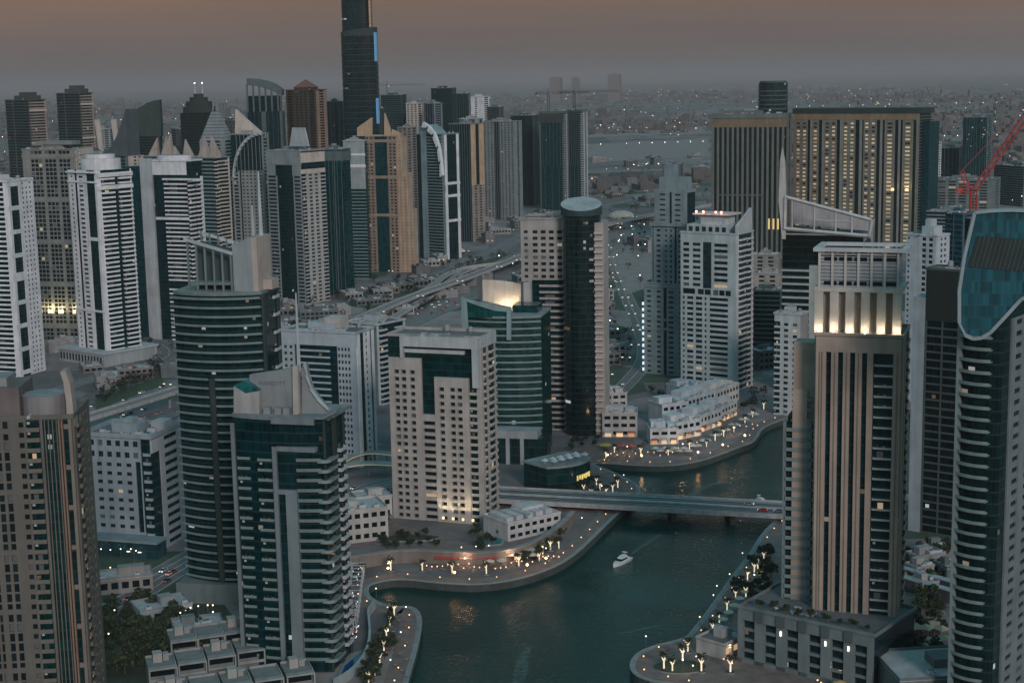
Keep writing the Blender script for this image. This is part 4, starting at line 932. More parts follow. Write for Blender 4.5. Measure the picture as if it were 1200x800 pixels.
s = MB(); pg = b.pts('F', [(273, 452), (285, 446), (303, 458), (287, 461)]); s.plate(F6, pg, -9, -.5, glass((.01, .10, .10), 3, 1.5, 0)); s.build('glass_slope', b.e)
s = MB(); s.plate(F, b.pts('F', [(342, 495), (341, 430), (347, 429), (349, 495)]), -2.9, -1.2, wall((.46, .41, .38))); s.build('crown_fin', b.e)
s = MB(); s.plate(F, b.pts('F', [(349, 495), (350, 430), (355, 427), (357, 440), (362, 456), (370, 468), (382, 480), (382, 495)]), -4.6, -3.2, wm); s.build('horn_fin', b.e)
cv = b.pts('F', [(355, 427), (357, 440), (362, 456), (370, 468), (382, 480)]); s = MB()
for p, q in zip(cv, cv[1:]): s.plate(F, [p, q, (q[0], q[1] - 1), (p[0] - .9, p[1] - .4)], -4.7, -2.2, wall(GREYW))
s.build('horn_rim', b.e)
s = MB(); s.plate(F, b.pts('F', [(347, 486), (382, 486), (398, 478), (398, 481), (382, 489), (347, 489)]), -2, 3, gcol); s.build('roof_canopy', b.e)
s = MB()
for lx, ly in ((312, 488), (325, 489), (335, 489)):
    u, z = b.uz('F', lx, ly); s.box(u - b.w / 2 - 1.2, u - b.w / 2 + 1.2, -b.d / 2 + .4, -b.d / 2 + 2.4, H + 1.3, H + 3.6, wm)
s.build('roof_unit', b.e)
zz = b.uz('F', 343, 345)[1]; u = b.uz('F', 345, 430)[0] - b.w / 2; b.mast(u, -b.d / 2 + 4, b.uz('F', 346, 431)[1] - 2, zz, .75, wall(GREYW), 'spire')
s = MB(); dk_ = wall((.10, .12, .12)); u = b.uz('F', 300, 450)[0]
import itertools
zc = b.uz('F', 316, 451)[1]; 
b.done()
def lettering(text, size, loc, rot, mat, parent, name='lettering', ext=.06):
    c = bpy.data.curves.new(name, 'FONT'); c.body = text; c.size = size; c.extrude = ext; c.align_x = 'CENTER'; c.align_y = 'CENTER'; c.resolution_u = 2
    o = bpy.data.objects.new(name, c); COL.objects.link(o); dg = bpy.context.evaluated_depsgraph_get(); me = bpy.data.meshes.new_from_object(o.evaluated_get(dg)); bpy.data.objects.remove(o)
    me.materials.clear(); me.materials.append(mat); q = link(name, me, parent, loc); q.rotation_euler = rot; return q
u, z = b.uz('F', 315, 451); lettering('MARRIOTT', 2.0, (u - b.w / 2, -b.d / 2 + 3.0 - .1, z), (R(90), 0, 0), wall((.16, .185, .2)), b.e)

# blue white hotel block with square windows
b = bld('office_building', 'blue grey block with a grid of small square windows left of the dark curved towers', 'building', (97, 176, 211), 515, 655, 'R', q=.8, wl=(.26, .31, .35), gl=GDARK, fh=4.0, lit=.002)
b.core(); H = b.H; zb = b.zpx('F', 620); F = b.F['F']
b.fac('F', 'g5 w2 n40:4:.5:.42 w2 g5 w1', z0=zb, z1=H - 10, u0=b.w * .06, u1=b.w * .86); b.fac('F', 'w1 n60:6:.55:.5 w1', z0=H - 10, z1=H, u0=b.w * .06, u1=b.w * .86); b.belt('F', zb - 1.4, 1.4, .7, b.w * .05, b.w * .87)
b.fac('F', 'b8:1.2', u0=b.w * .9, u1=b.w, z1=H - 3); b.fac('F', 'b6:1.2', u0=0, u1=b.w * .05, z1=H - 3)
wr = wall((.38, .40, .43)); b.fac('R', 'g6 w2 n12:1:.8:.5 w2', wl=wr); b.belt('R', H - 6, 5.8, .7, u1=b.d * .35, m=wr); b.roof(par=2.2)
s = MB(); s.box(-b.w * .62, b.w * .66, -b.d * .85, -b.d / 2 - .7, 0, 7, glass((.015, .05, .06), 3.5, 3, .02)); s.box(-b.w * .64, b.w * .68, -b.d * .88, -b.d / 2 - .7, 7, 8, wall((.2, .25, .27))); s.build('podium', b.e)
s = MB(); s.box(b.w * .3, b.w * .48, b.d * .0, b.d * .3, H + .3, H + 5, wr); s.build('stair_tower', b.e); b.done()

# white grey slab
b = bld('apartment_building', 'pale blue grey slab block with a framed dark front and white ribbed right side', 'building', (330, 417, 437), 392, 800, 'R', q=.45, wl=(.38, .43, .48), gl=GDARK, fh=3.4)
b.core(); H = b.H
b.fac('F', 'w1 n10:2:.5:.45 w1 g2 r30:.28 g1 g6 n12:4:.6:.5 w5', z1=H - 6.5); b.belt('F', H - 6.5, 6.5, .7)
b.fac('R', 'w3 g4 w1 n3:1:.6:.5 w2 g2 w2', wl=wall(WHITE)); b.roof()
s = MB(); s.box(-b.w * .02, b.w * .2, -b.d * .1, b.d * .4, H + .3, H + 7, wall((.48, .42, .41))); s.build('penthouse', b.e); b.done()

# balcony tower behind the beige one
b = bld('apartment_building', 'grey block with two stacks of white angled balconies behind the beige window tower', 'building', (405, 441, 474), 382, 960, 'R', q=1.0, wl=GREYW, gl=GDARK)
b.core(); b.fac('F', 'w3 g9 w2', wl=wall((.12, .16, .17))); b.fac('R', 'w1 b4:1.8 g5 b5:1.8 w1'); b.roof(); b.done()

# beige window tower
b = bld('residential_tower', 'beige tower with paired square windows in two blocks around a green glass slot', 'tower', (456, 562, 579), 398, 690, 'R', q=.42, wl=(.40, .375, .36), gl=GGREEN, fh=3.35, lit=.004)
b.maxw = 100; b.core(); H = b.H; F = b.F['F']
xs = lambda x, y=520: b.uz('F', x + (y - 520) * .02, y)[0]
zl, zr, zm = b.uz('F', 475, 431)[1], b.uz('F', 530, 452)[1], b.uz('F', 500, 491)[1]
uA0, uA1, uB0, uB1 = 0, b.w * .36, b.w * .505, b.w * .88
wf = lambda s_, **k: b.fac('F', s_, t=2.2, **k)
b.fac('F', 'w5 n16:2:.7:.56 w2 n8:1:.7:.56 w6', z1=zl, u0=uA0, u1=uA1, t=1.6); b.W.fb(F, uA0, uA1, zl, zl + 5, -.01, 1.6, b.wl)
b.fac('F', 'w4 n8:1:.7:.56 w4 n16:2:.7:.56 w6', z1=zr, u0=uB0, u1=uB1, t=1.6); b.W.fb(F, uB0, uB1, zr, zr + 4, -.01, 1.6, b.wl)
b.fac('F', 'n10:1:.9:.55', z1=zm, u0=uA1, u1=uB0, t=1.2); b.W.fb(F, uA1, uB0, zm, zm + 2.5, -.01, 1.2, b.wl)
for yy in (405, 413): z = b.uz('F', 500, yy)[1]; b.W.fb(F, b.w * .18, b.w * .84, z, z + 1.6, -.01, 1.6, wall(GREYW))
b.W.fb(F, b.w * .14, b.w * 1.0, H - 4, H + 1, -.01, 2.4, wall(GREYW)); b.W.fb(F, b.w * .93, b.w * 1.0, zr, H - 4, -.01, 2.4, wall(GREYW)); b.W.fb(F, b.w * .14, b.w * .17, zl + 5, H - 4, -.01, 2.4, wall(GREYW))
b.fac('F', 'b4:1.4 w2', u0=uB1 + .2, z1=zr)
b.fac('R', 'w1.5 b3:1.5 w1 b5:1.5 w.6', z1=H - 4); b.belt('R', H - 4, 5, .9, m=wall(GREYW)); b.roof(par=1.6, plant=False)
for f in (.57, .68, .79, .9):
    l = MB(); l.fb(F, b.w * f - .5, b.w * f + .5, 1.5, 2.6, 1.65, 2.5, UP); l.build('uplight', b.e)
    pl = bpy.data.lights.new('uplight_lamp', 'SPOT'); pl.energy = 6000; pl.color = (1, .78, .48); pl.spot_size = R(55); pl.shadow_soft_size = .3
    o = link('uplight_lamp', pl, b.e, (-b.w / 2 + b.w * f, -b.d / 2 - 3.4, 2.6)); o.rotation_euler = (R(172), 0, 0)
marks(b, 'F', 2.42, b.uz('F', 478, 391), b.uz('F', 556, 391), 1.7, wall((.2, .21, .22))); b.done()

# teal glass tower with curved floors
D3 = 815
b = curved('residential_tower', 'teal glass tower with curved balcony floors and a slanted fin rising to the left', (542, 634, 645), 372, D3, .7, 5, 3.6, None, wall((.20, .26, .265)), glass((.008, .042, .042), 3.6, 2.4, .008))
H = b.H; me = arc_slab(b, 5, .0, 1.0, 1.1, .7)
for k in range(int(H / 3.6)):
    z = H - 2 - k * 3.6
    if z > 12 + 0: link('balcony', me, b.e, (0, 0, z))
F = b.F['F']; fm = wall((.22, .32, .34))
s = MB(); q = b.pts('F', [(541, 380), (541, 347), (546, 350), (588, 360), (600, 362), (600, 366), (580, 364), (560, 358), (547, 353), (550, 398), (546, 398)], 6); s.plate(F, q, 5.5, 6.5, fm); s.build('slanted_frame', b.e)
s = MB(); s.plate(F, b.pts('F', [(546, 372), (546, 352), (594, 363), (594, 372)], 5), -6, 5.4, glass((.006, .06, .06), 3.6, 1.6, 0)); s.build('glass_prow', b.e)
s = MB(); s.plate(F, b.pts('F', [(594, 398), (594, 362), (599, 362), (599, 398)], 6.5), 5.4, 7.4, fm); s.build('fin', b.e)
s = MB(); s.prism(arcpoly(b.w, b.d, 5.6) + [(b.w / 2 + .4, b.d / 2 + .4), (-b.w / 2 - .4, b.d / 2 + .4)], H, H + 1.2, b.wl, CONC); s.box(b.w * .1, b.w * .42, -b.d * .2, b.d * .3, H + 1.2, H + 5, glass(GTEAL, 3.6, 1.6, 0)); s.build('roof', b.e)
# lit concave screen wall on the roof
e = b; s = MB(); cm = wall((.50, .47, .44)); C0 = b.loc(at(566, 360, D3 + b.d * .75)); C1 = b.loc(at(611, 362, D3 + b.d * .9)); zt0 = b.loc(at(566, 328, D3 + b.d * .75))[2]; zt1 = b.loc(at(611, 333, D3 + b.d * .9))[2]
zb0 = H + 1.2
mid = ((C0[0] + C1[0]) / 2, (C0[1] + C1[1]) / 2 + 5); pts_ = [(C0[0], C0[1]), ((C0[0] + mid[0]) / 2, (C0[1] + mid[1]) / 2 + 1.6), mid, ((C1[0] + mid[0]) / 2, (C1[1] + mid[1]) / 2 + 1.6), (C1[0], C1[1])]
for i in range(4):
    (xa, ya), (xc_, yc_) = pts_[i], pts_[i + 1]; za, zc_ = zt0 + (zt1 - zt0) * i / 4, zt0 + (zt1 - zt0) * (i + 1) / 4
    s.hexa([(xa, ya, zb0), (xc_, yc_, zb0), (xc_, yc_ + .8, zb0), (xa, ya + .8, zb0), (xa, ya, za), (xc_, yc_, zc_), (xc_, yc_ + .8, zc_), (xa, ya + .8, za)], cm)
s.build('concave_crown_wall', b.e)
s = MB(); dm = wall((.10, .11, .12)); s.box(pts_[0][0] - 3, pts_[0][0], pts_[0][1] - .5, pts_[0][1] + 1, zb0, zt0 + 1.5, dm); s.build('crown_wall_frame', b.e); s = MB(); s.box(pts_[4][0], pts_[4][0] + 1.6, pts_[4][1] - .5, pts_[4][1] + 1, zb0, zt1 + 1.5, dm)
s.build('crown_wall_frame', b.e); s = MB(); s.box(pts_[4][0] + 1.6, pts_[4][0] + 5.5, pts_[4][1] - 1.5, pts_[4][1] + 3, zb0, zt1 + 1.0, wall((.42, .41, .41))); s.build('crown_wall_frame', b.e)
for f in (.25, .55, .85):
    x, y = pts_[0][0] + (pts_[4][0] - pts_[0][0]) * f, mid[1] - 3.0
    l = MB(); l.box(x - .6, x + .6, y - .4, y + .4, zb0, zb0 + .7, UP); l.build('uplight', b.e)
    pl = bpy.data.lights.new('uplight_lamp', 'POINT'); pl.energy = 900 + 1100 * f; pl.color = (1, .72, .42); pl.shadow_soft_size = .5; link('uplight_lamp', pl, b.e, (x, y, zb0 + 1.6))
s = MB(); wx = b.w * .02; s.box(-b.w * .06, b.w * .62, -b.d / 2 - 16, -b.d / 2 - 5.2, 0, 14, glass((.006, .028, .03), 4.5, 3, .04)); s.box(-b.w * .08, b.w * .5, -b.d / 2 - 17, -b.d / 2 - 5.1, 14, 18, wall((.33, .35, .37)))
for f in (-.08, .1, .28): s.box(b.w * f, b.w * f + 2, -b.d / 2 - 17, -b.d / 2 - 16.02, 0, 14, wall((.33, .35, .37)))
s.build('podium', b.e)
b.done()
marks(b, 'F', 12.02 + 5, (b.w * .06, 16.2), (b.w * .42, 16.2), 1.7, wall((.15, .16, .17)))

# beige tower with dark glass cylinder
b = bld('residential_tower', 'beige tower wrapped round a tall black glass cylinder with a pale disc roof', 'tower', (610, 663, 703), 258, 880, 'R', rz=R(-12), d=24, wl=(.35, .33, .32), gl=GDARK, fh=3.5)
b.core(); H = b.H
b.fac('F', 'w1 n5:1:.5:.45 w1 n22:4:.6:.5 w1.5', z0=H - 34, z1=H - 5); b.W.fb(b.F['F'], 0, b.w, H - 5, H, -.01, .6, b.wl)
b.fac('F', 'w1 n5:1:.5:.45 w1 g5 b18:1.2', z0=H * .42, z1=H - 34); b.fac('F', 'w1 n5:1:.5:.45 w1 g2 b20:1.5 ', z1=H * .42); b.roof(plant=False)
cyr = (at(704, 240, 880).x - at(658, 240, 880).x) / 2; cc = b.loc(at(681, 240, 874)); cx, cy = cc[0], cc[1]
n = 40; circ = [(cx + cyr * cos(2 * pi * i / n), cy + cyr * sin(2 * pi * i / n)) for i in range(n)]
Hc = b.loc(at(681, 247, 874 - cyr))[2]
s = MB(); s.prism(circ, 0, Hc - 3.01, glass((.003, .014, .015), 3.5, 1.8, .012, 1.5)); s.build('glass_cylinder', b.e)
zb_ = b.loc(at(681, 231, 874 + cyr))[2]; vv = Vector((cx, cy)) - Vector(b.loc((0, 0, CZ))[:2]); vv.normalize()
zf = lambda x, y: Hc + (zb_ - Hc) * (((x - cx) * vv.x + (y - cy) * vv.y) / cyr * .5 + .5)
s = MB(); s.prism([(cx + (x - cx) * 1.04, cy + (y - cy) * 1.04) for x, y in circ], Hc - 3, zf, wall((.03, .05, .052)), wall((.36, .38, .40))); s.build('slanted_disc_roof', b.e)
s = MB(); bx0 = cx + cyr * .72; s.box(bx0, bx0 + 5.5, cy - 7, cy + 12, 0, Hc - 7, wall((.42, .37, .36))); s.build('side_wing', b.e)
for k in range(int((Hc - 10) / 3.5)):
    z = Hc - 13 - k * 3.5
    if b.nb < 100: b.nb += 1; link('balcony', bal_mesh(5.0, 1.6, 1.0, wall((.45, .42, .41)), wall((.45, .42, .41))), b.e, (bx0 + .4, cy - 7.02, z))
for k in range(4):
    z = Hc - 22 - k * 6; b.W.box(bx0 - 5, bx0, cy - 9.4, cy - 7.1, z, z + 1.3, wall((.45, .42, .41)))
b.done()

# stepped grey teal tower
wl = wall((.20, .26, .285))
b = bld('residential_tower', 'slate blue tower stepping up in setbacks with small square windows', 'tower', (755, 806, 818), 335, 1035, 'R', q=.5, wl=(.20, .26, .285), gl=GDARK, lit=.004)
b.core(); H = b.H; b.fac('F', 'w1 n8:1:.5:.4 w1 n10:1:.4:.4 g3 n9:1:.55:.4 w2 n9:1:.6:.4 w1'); b.fac('R', 'w1 n5:1 w1')
ztop = b.uz('F', 790, 194)[1]; z2 = b.uz('F', 790, 262)[1]
s = MB(); s.box(-b.w * .34, b.w * .44, -b.d * .42, b.d * .42, H, z2, b.gl); s.box(-b.w * .28, b.w * .46, -b.d * .38, b.d * .38, z2, ztop - 18, b.gl); s.build('upper_glazing', b.e)
for (u0, u1, y, za, zb_) in ((-.34, .44, -.42, H, z2), (-.28, .46, -.38, z2, ztop - 18)):
    F2 = ((b.w * u0, b.d * y), (1, 0), (0, -1), b.w * (u1 - u0)); old = b.F['F']; b.F['F'] = F2
    b.fac('F', 'w1 g1 w1 n8:1:.5:.4 w1 n10:2:.4:.4 w1 g2 n8:1:.6:.4 w1' if za == H else 'w2 n10:1:.5:.3 w1 g2 n10:1:.5:.3 w3', z0=za, z1=zb_); b.F['F'] = old
s = MB(); s.box(-b.w * .30, b.w * .48, -b.d * .42, b.d * .4, ztop - 18, ztop - 16, b.wl); s.box(-b.w * .2, b.w * .4, -b.d * .3, b.d * .3, ztop - 16, ztop - 8, b.wl); s.box(-b.w * .1, b.w * .12, -b.d * .2, b.d * .2, ztop - 8, ztop, wl)
s.build('stepped_top', b.e); b.belt('F', H - 2, 2, 1); b.belt('F', z2 - 2, 2, .9, b.w * .14, b.w * .95)
b.belt('F', H * .6, 1.5, .9); b.belt('F', H * .5, 1.5, .9)
s = MB()
ze0, ze1 = b.uz('F', 770, 442)[1], b.uz('F', 768, 358)[1]
for k in range(13): z = ze0 + k * (ze1 - ze0) / 12; s.box(-b.w / 2 - 1.2, -b.w / 2 - .05, -b.d / 2 - 1.2, -b.d / 2, z, z + 2.0, flat((.6, .7, .75), .5, 'white_light', 0, (.8, .95, 1), .75))
s.build('edge_light', b.e); b.roof(plant=False, z=H - .01); b.done()

# white teal tower
b = bld('residential_tower', 'large white tower with dark window bays and a pink lit flat canopy on its roof', 'tower', (798, 863, 882), 276, 985, 'R', q=.6, wl=(.42, .48, .51), gl=(.010, .032, .038), fh=3.6, lit=.01)
b.core(); H = b.H; za = b.uz('F', 830, 347)[1]; 
b.fac('F', 'w1 n7:1:.7:.55 w1.4 n7:1:.9:.5 w1.5 g7 w1.5 n12:1:.9:.55 w6', z0=za + 5, z1=H - 5); b.W.fb(b.F['F'], 0, b.w, H - 5, H, -.01, .56, b.wl)
b.fac('F', 'w1 n9:1:.9:.7 w1 n9:2:.9:.7 w1 n12:3:.9:.7 w3', z0=za, z1=za + 5)
b.fac('F', 'w1 n3:1:.6:.5 w1 n6:1:.9:.55 w1.4 n6:1:.9:.55 w1 n3:1:.6:.5 w1.5 n16:1:.95:.55 w6', z1=za)
b.fac('R', 'w2 b7:1.5 g2 b7:1.8 w1.5', wl=wall((.52, .54, .57))); b.roof(plant=False)
s = MB(); s.box(-b.w * .42, b.w * .3, -b.d * .42, b.d * .35, H + .31, H + 6, b.wl)
for i in range(6): x = -b.w * .38 + i * b.w * .12; s.box(x, x + b.w * .07, -b.d * .42 - .1, -b.d * .42, H + 1.5, H + 4.6, b.gl)
s.box(-b.w * .2, b.w * .24, -b.d * .3, b.d * .3, H + 6, H + 12, b.wl)
s.build('penthouse', b.e)
s = MB(); s.box(-b.w * .32, b.w * .34, -b.d * .4, b.d * .35, H + 12, H + 13, wall((.62, .5, .48))); s.build('canopy', b.e)
for i, x in enumerate((-.25, -.12, .1, .2)):
    s = MB(); s.ball((b.w * x, -b.d * .4, H + 14), .8, flat((.6, .3, .25), .5, 'red_lamp', 0, (1, .35, .25), 4)); s.build('roof_lamp', b.e)
    pl = bpy.data.lights.new('roof_lamp_light', 'POINT'); pl.energy = 420; pl.color = (1, .4, .3); link('roof_lamp_light', pl, b.e, (b.w * x, -b.d * .4 - 1.5, H + 15))
s = MB(); s.plate(b.F['R'], [(b.d * .05, H), (b.d * .05, H + 6), (b.d * .9, H + 16), (b.d * .95, H)], -1.4, .4, wall((.44, .46, .48))); s.build('roof_fin', b.e)
b.done()

# two part hotel with vertical stripes
HT = wall((.145, .15, .135))
b = bld('hotel', 'wide dark hotel slab with narrow vertical stripes, left part of the large striped pair', 'hotel', (834, 922, 928), 134, 1750, 'R', q=.35, wl=(.14, .15, .14), gl=(.004, .014, .014), lit=.003)
b.core(); H = b.H; b.fac('F', 'f1.2 ' + 'g1.2 f1 ' * 14 + 'g1', z1=H - 14, t=.2); b.W.fb(b.F['F'], 0, b.w, H - 14, H - 4, -.01, .5, wall((.20, .15, .10))); b.fac('R', 'w1 g1 w1'); b.belt('F', H - 4, 5, 1.4, m=wall((.13, .17, .165))); b.roof(par=1.2)
b.belt('F', H * .42, 1.3, .9, b.w * .08, b.w * .7)
s = MB(); n = 24; c0 = b.loc(at(906, 120, 1790)); rr = (at(923, 120, 1790).x - at(889, 120, 1790).x) / 2; ht = b.loc(at(906, 97, 1790))[2]
s.prism([(c0[0] + rr * cos(2 * pi * i / n), c0[1] + rr * sin(2 * pi * i / n)) for i in range(n)], H - 6, ht, glass((.01, .03, .034), 3.6, 2.2, .01)); s.prism([(c0[0] + rr * .9 * cos(2 * pi * i / n), c0[1] + rr * .9 * sin(2 * pi * i / n)) for i in range(n)], ht, ht + 2, wall((.08, .1, .1)))
for k in range(6): s.prism([(c0[0] + rr * 1.03 * cos(2 * pi * i / n), c0[1] + rr * 1.03 * sin(2 * pi * i / n)) for i in range(n)], H + k * 5, H + k * 5 + 1, wall((.10, .13, .135)))
s.build('roof_drum', b.e)
for f in (.78, .84, .9):
    l = MB(); l.fb(b.F['F'], b.w * f - 1, b.w * f + 1, 28, 40, .95, 1.3, flat((.4, .3, .15), .5, 'stripe_light', 0, (1, .66, .25), .6)); l.build('stripe_light', b.e)
b.done()
b = bld('hotel', 'larger hotel slab with columns of warm lit windows, right part of the large striped pair', 'hotel', (930, 1078, 1091), 133, 1720, 'R', q=.2, wl=(.20, .19, .165), gl=(.006, .018, .017), lit=.0)
b.core(); H = b.H; F = b.F['F']; WLIT = flat((.5, .4, .25), .5, 'lit_window', 0, (1, .76, .48), .30); WLIT2 = flat((.4, .3, .2), .5, 'lit_window_dim', 0, (1, .66, .38), .13)
b.W.fb(F, 0, b.w, H - 7, H, -.01, .5, wall((.26, .19, .12)))
cols = []; u = 0; un = b.w / 100.0
pat = [('w', 1.5), ('c', 9, 2), ('g', 2), ('f', 1), ('c', 5, 1), ('g', 2.5), ('f', 1.2), ('c', 9, 2), ('g', 2.5), ('f', 1.5), ('c', 9, 2), ('g', 3), ('f', 1.6), ('g', 1), ('c', 9, 2), ('g', 2.5), ('f', 1.4), ('g', 1.5), ('c', 7, 1), ('g', 2.4), ('f', 1.2), ('g', 1.5), ('c', 7, 1), ('g', 2), ('w', 2)]
tot = sum(p[1] for p in pat); nfl = 34; fh = (H - 9) / nfl; lw = []
for p in pat:
    wd = p[1] / tot * b.w
    if p[0] == 'w': b.W.fb(F, u, u + wd, 0, H - 7, -.01, .5, b.wl)
    elif p[0] == 'f': b.W.fb(F, u, u + wd, 0, H - 7, -.01, 1.4, wall((.24, .245, .24)))
    elif p[0] == 'c':
        b.W.fb(F, u, u + wd, 0, H - 7.2, -.01, .45, b.wl); nc = p[2]; cw = wd / nc
        for k in range(nfl):
            for i in range(nc): lw.append((u + cw * i + cw * .28, (nfl - 1 - k) * fh + fh * .3, cw * .44, fh * .42, k))
    u += wd
rn = random.Random(4); lw.sort(key=lambda q: q[4]); ex = MB()
LM = {}
for i, (uu, z, ww, hh, k) in enumerate(lw):
    r_ = rn.random(); mt = wpane[0] if (k < 3 and r_ < .6) or r_ < .14 else WLIT2 if r_ < .45 else WLIT
    if i < 100:
        key = (round(ww, 2), round(hh, 2), mt.name)
        if key not in LM: q = MB(); q.box(0, ww, -.16, 0, 0, hh, mt); q.box(-.2, ww + .2, -.3, 0, -.35, 0, b.wl); LM[key] = q.mesh('window')
        link('window', LM[key], b.e, (-b.w / 2 + uu, -b.d / 2 - .46, z))
    else: ex.fb(F, uu, uu + ww, z, z + hh, .46, .62, mt)
tag(ex.build('window', b.e), kind='stuff')
s = MB(); s.box(-b.w / 2 - .8, b.w / 2 + 3, -b.d / 2 - 1, b.d / 2 + 2, H, H + 6, wall((.03, .045, .045))); s.build('roof', b.e); b.fac('R', 'r1:.25 ', wl=wall((.10, .14, .15)))
s = MB(); s.box(b.w / 2 + .7, b.w / 2 + 9, -b.d * .3, b.d * .6, 0, H - 9, glass(GTEAL, 3.4, 1.7, 0)); s.build('glass_wing', b.e)
for f in (.81, .92):
    l = MB(); l.fb(F, b.w * f - 1.5, b.w * f + 1.5, 70, 73, 1.5, 3, UP); l.build('uplight', b.e)
    pl = bpy.data.lights.new('uplight_lamp', 'POINT'); pl.energy = 900; pl.color = (1, .7, .35); link('uplight_lamp', pl, b.e, (-b.w / 2 + b.w * f, -b.d / 2 - 5, 75))
b.done()

# dark tower under the sloping white frame
b = bld('office_tower', 'dark tower with white floor bands under a large tilted white lattice frame and tall mast', 'tower', (917, 1012, 1022), 277, 960, 'R', q=.6, wl=(.36, .40, .40), gl=(.004, .012, .012), fh=4.4, lit=.003)
b.core(); H = b.H; F = b.F['F']
b.fac('F', 'r13:.3 w4 g9 w2 g10', z1=b.uz('F', 930, 310)[1]); b.roof(plant=False, par=1)
WF = wall((.50, .49, .50)); s = MB()
def bar(b, s, p0, p1, n, th, m, fname='F'):
    a, c = b.uz(fname, *p0, n), b.uz(fname, *p1, n); F = b.F[fname]; Q = lambda u, z: (F[0][0] + F[1][0] * u + F[2][0] * n, F[0][1] + F[1][1] * u + F[2][1] * n, z); s.tube(Q(*a), Q(*c), th, th, m, 4)
for n_ in (1.5, -b.d * .8):
    for p0, p1, th in (((919, 268), (1020, 277), 1.2), ((920, 231), (1021, 258), 1.2), ((920, 231), (919, 268), 1.1), ((1021, 258), (1018, 278), 1.1), ((928, 233), (928, 268), .5), ((954, 240), (954, 271), .6), ((979, 247), (979, 273), .6), ((998, 252), (998, 275), .6), ((954, 258), (998, 260), .4)):
        bar(b, s, p0, p1, n_, th, WF)
s.build('tilted_frame', b.e)
s = MB(); s.plate(F, b.pts('F', [(921, 236), (1018, 261), (1015, 275), (921, 266)]), -b.d * .75, -b.d * .7, wall((.40, .38, .40))); s.build('frame_backing', b.e)
s = MB(); s.plate(F, b.pts('F', [(921, 268), (1012, 277), (1016, 300), (921, 300)]), -b.d * .7, 0, wall((.02, .03, .03))); s.build('recessed_top', b.e)
s = MB(); s.plate(F, b.pts('F', [(917, 280), (913, 235), (914.5, 190), (917, 173), (920, 190), (921.5, 240), (921, 280)]), -1.2, 1.4, wall((.48, .47, .46))); s.build('mast', b.e)
b.fac('R', 'w1 g2 w1'); b.done()
# white slab with square windows
b = bld('apartment_building', 'narrow pale block with small black windows tucked left of the brown tower', 'building', (908, 938, 946), 370, 905, 'R', q=.8, wl=(.44, .47, .49), gl=GDARK, fh=3.5, lit=0)
b.core(); b.fac('F', 'b4:.8 w1 n6:1:.5:.5 w.5 n5:1:.6:.5 w1', z1=b.H - 4); b.W.fb(b.F['F'], 0, b.w, b.H - 4, b.H, -.01, .56, b.wl); b.fac('R', 'w1', wl=wall((.3, .28, .28))); b.roof(); b.done()

# brown tower with lit crown (stands on the framed podium)
PA = G(864, 774); PZT = at(864, 714, PA[1]).z; PB = G(1022, 748, PZT); BD = G(958, 724, PZT)[1]
LOG.append('podium %s %s %.1f tower D %.1f' % (PA, PB, PZT, BD))
b = bld('residential_tower', 'tall brown ribbed tower with a glowing crown of pale columns', 'tower', (957, 1057, 1064), 397, BD, 'R', q=.9, wl=(.36, .285, .24), gl=GDARK, fh=3.5, lit=.006)
BR = b.wl; b.core(); H = b.H; F = b.F['F']; 
b.fac('F', 'w12 g6 w2 w4 w2 g6 w8 g6 w8 g6 w7 g23 w9', z1=H - 5, t=1.2); b.W.fb(F, 0, b.w, H - 5, H, -.01, 1.22, BR)
for f_ in (.045, .075, .225, .365, .505, .955): b.W.fb(F, b.w * f_ - .12, b.w * f_ + .12, 0, H - 5, 1.2, 1.5, wall((.2, .165, .14)))
for k in range(int((H - 12) / 3.5)):
    b.balcony('F', b.w * (.69), H - 9 - k * 3.5, b.w * .22, 1.4, .4, wall((.33, .34, .33)))
b.fac('R', 'w3 g2 w2 b5:1.3 w3'); b.fac('L', 'w3 b6:1.5 w3')
b.roof(plant=False)
# side wings to the left
s = MB(); LW = 0; x0 = -b.w / 2 - (at(957, 500, BD + 8).x - at(911, 500, BD + 8).x); s.box(x0 + 2, -b.w / 2 - .02, -b.d * .1, b.d * .45, 0, b.uz('F', 925, 500)[1], b.gl)
zc = b.uz('F', 925, 500)[1]; s.box(x0 + 2.02, -b.w / 2 - 11, -b.d * .1 - .6, b.d * .4, zc, zc + 1.5, wall((.2, .25, .26))); s.build('side_wing', b.e)
wc = wall((.17, .205, .215)); s = MB(); s.box(x0 + 9.2, x0 + 11, -b.d * .1 - 2, -b.d * .1, 0, zc + 1, wc); s.box(-b.w / 2 - 9, -b.w / 2 - 4, -b.d * .1 - 1.2, -b.d * .1, 0, H - 20, BR); s.box(x0 + 1, x0 + 2, -b.d * .1 - 1, -b.d * .1 + 3, 0, zc, wc)
s.box(-b.w / 2 - 9, -b.w / 2 - .02, -b.d * .1, b.d * .3, zc, H - 4, BR); s.build('wing_wall', b.e)
for k in range(int(zc / 3.5)): b.nb += 0; link('balcony', bal_mesh(7.2, 1.5, 1.0, wc, wc), b.e, (x0 + 2, -b.d * .1 - .02, zc - 3 - k * 3.5))
ex = MB()
for k in range(int((H - 20) / 3.5)): z = H - 24 - k * 3.5; ex.box(-b.w / 2 - 4, -b.w / 2 - .8, -b.d * .1 - 2, -b.d * .1 - .02, z, z + 1.1, wc)
tag(ex.build('side_balcony', b.e), kind='stuff')
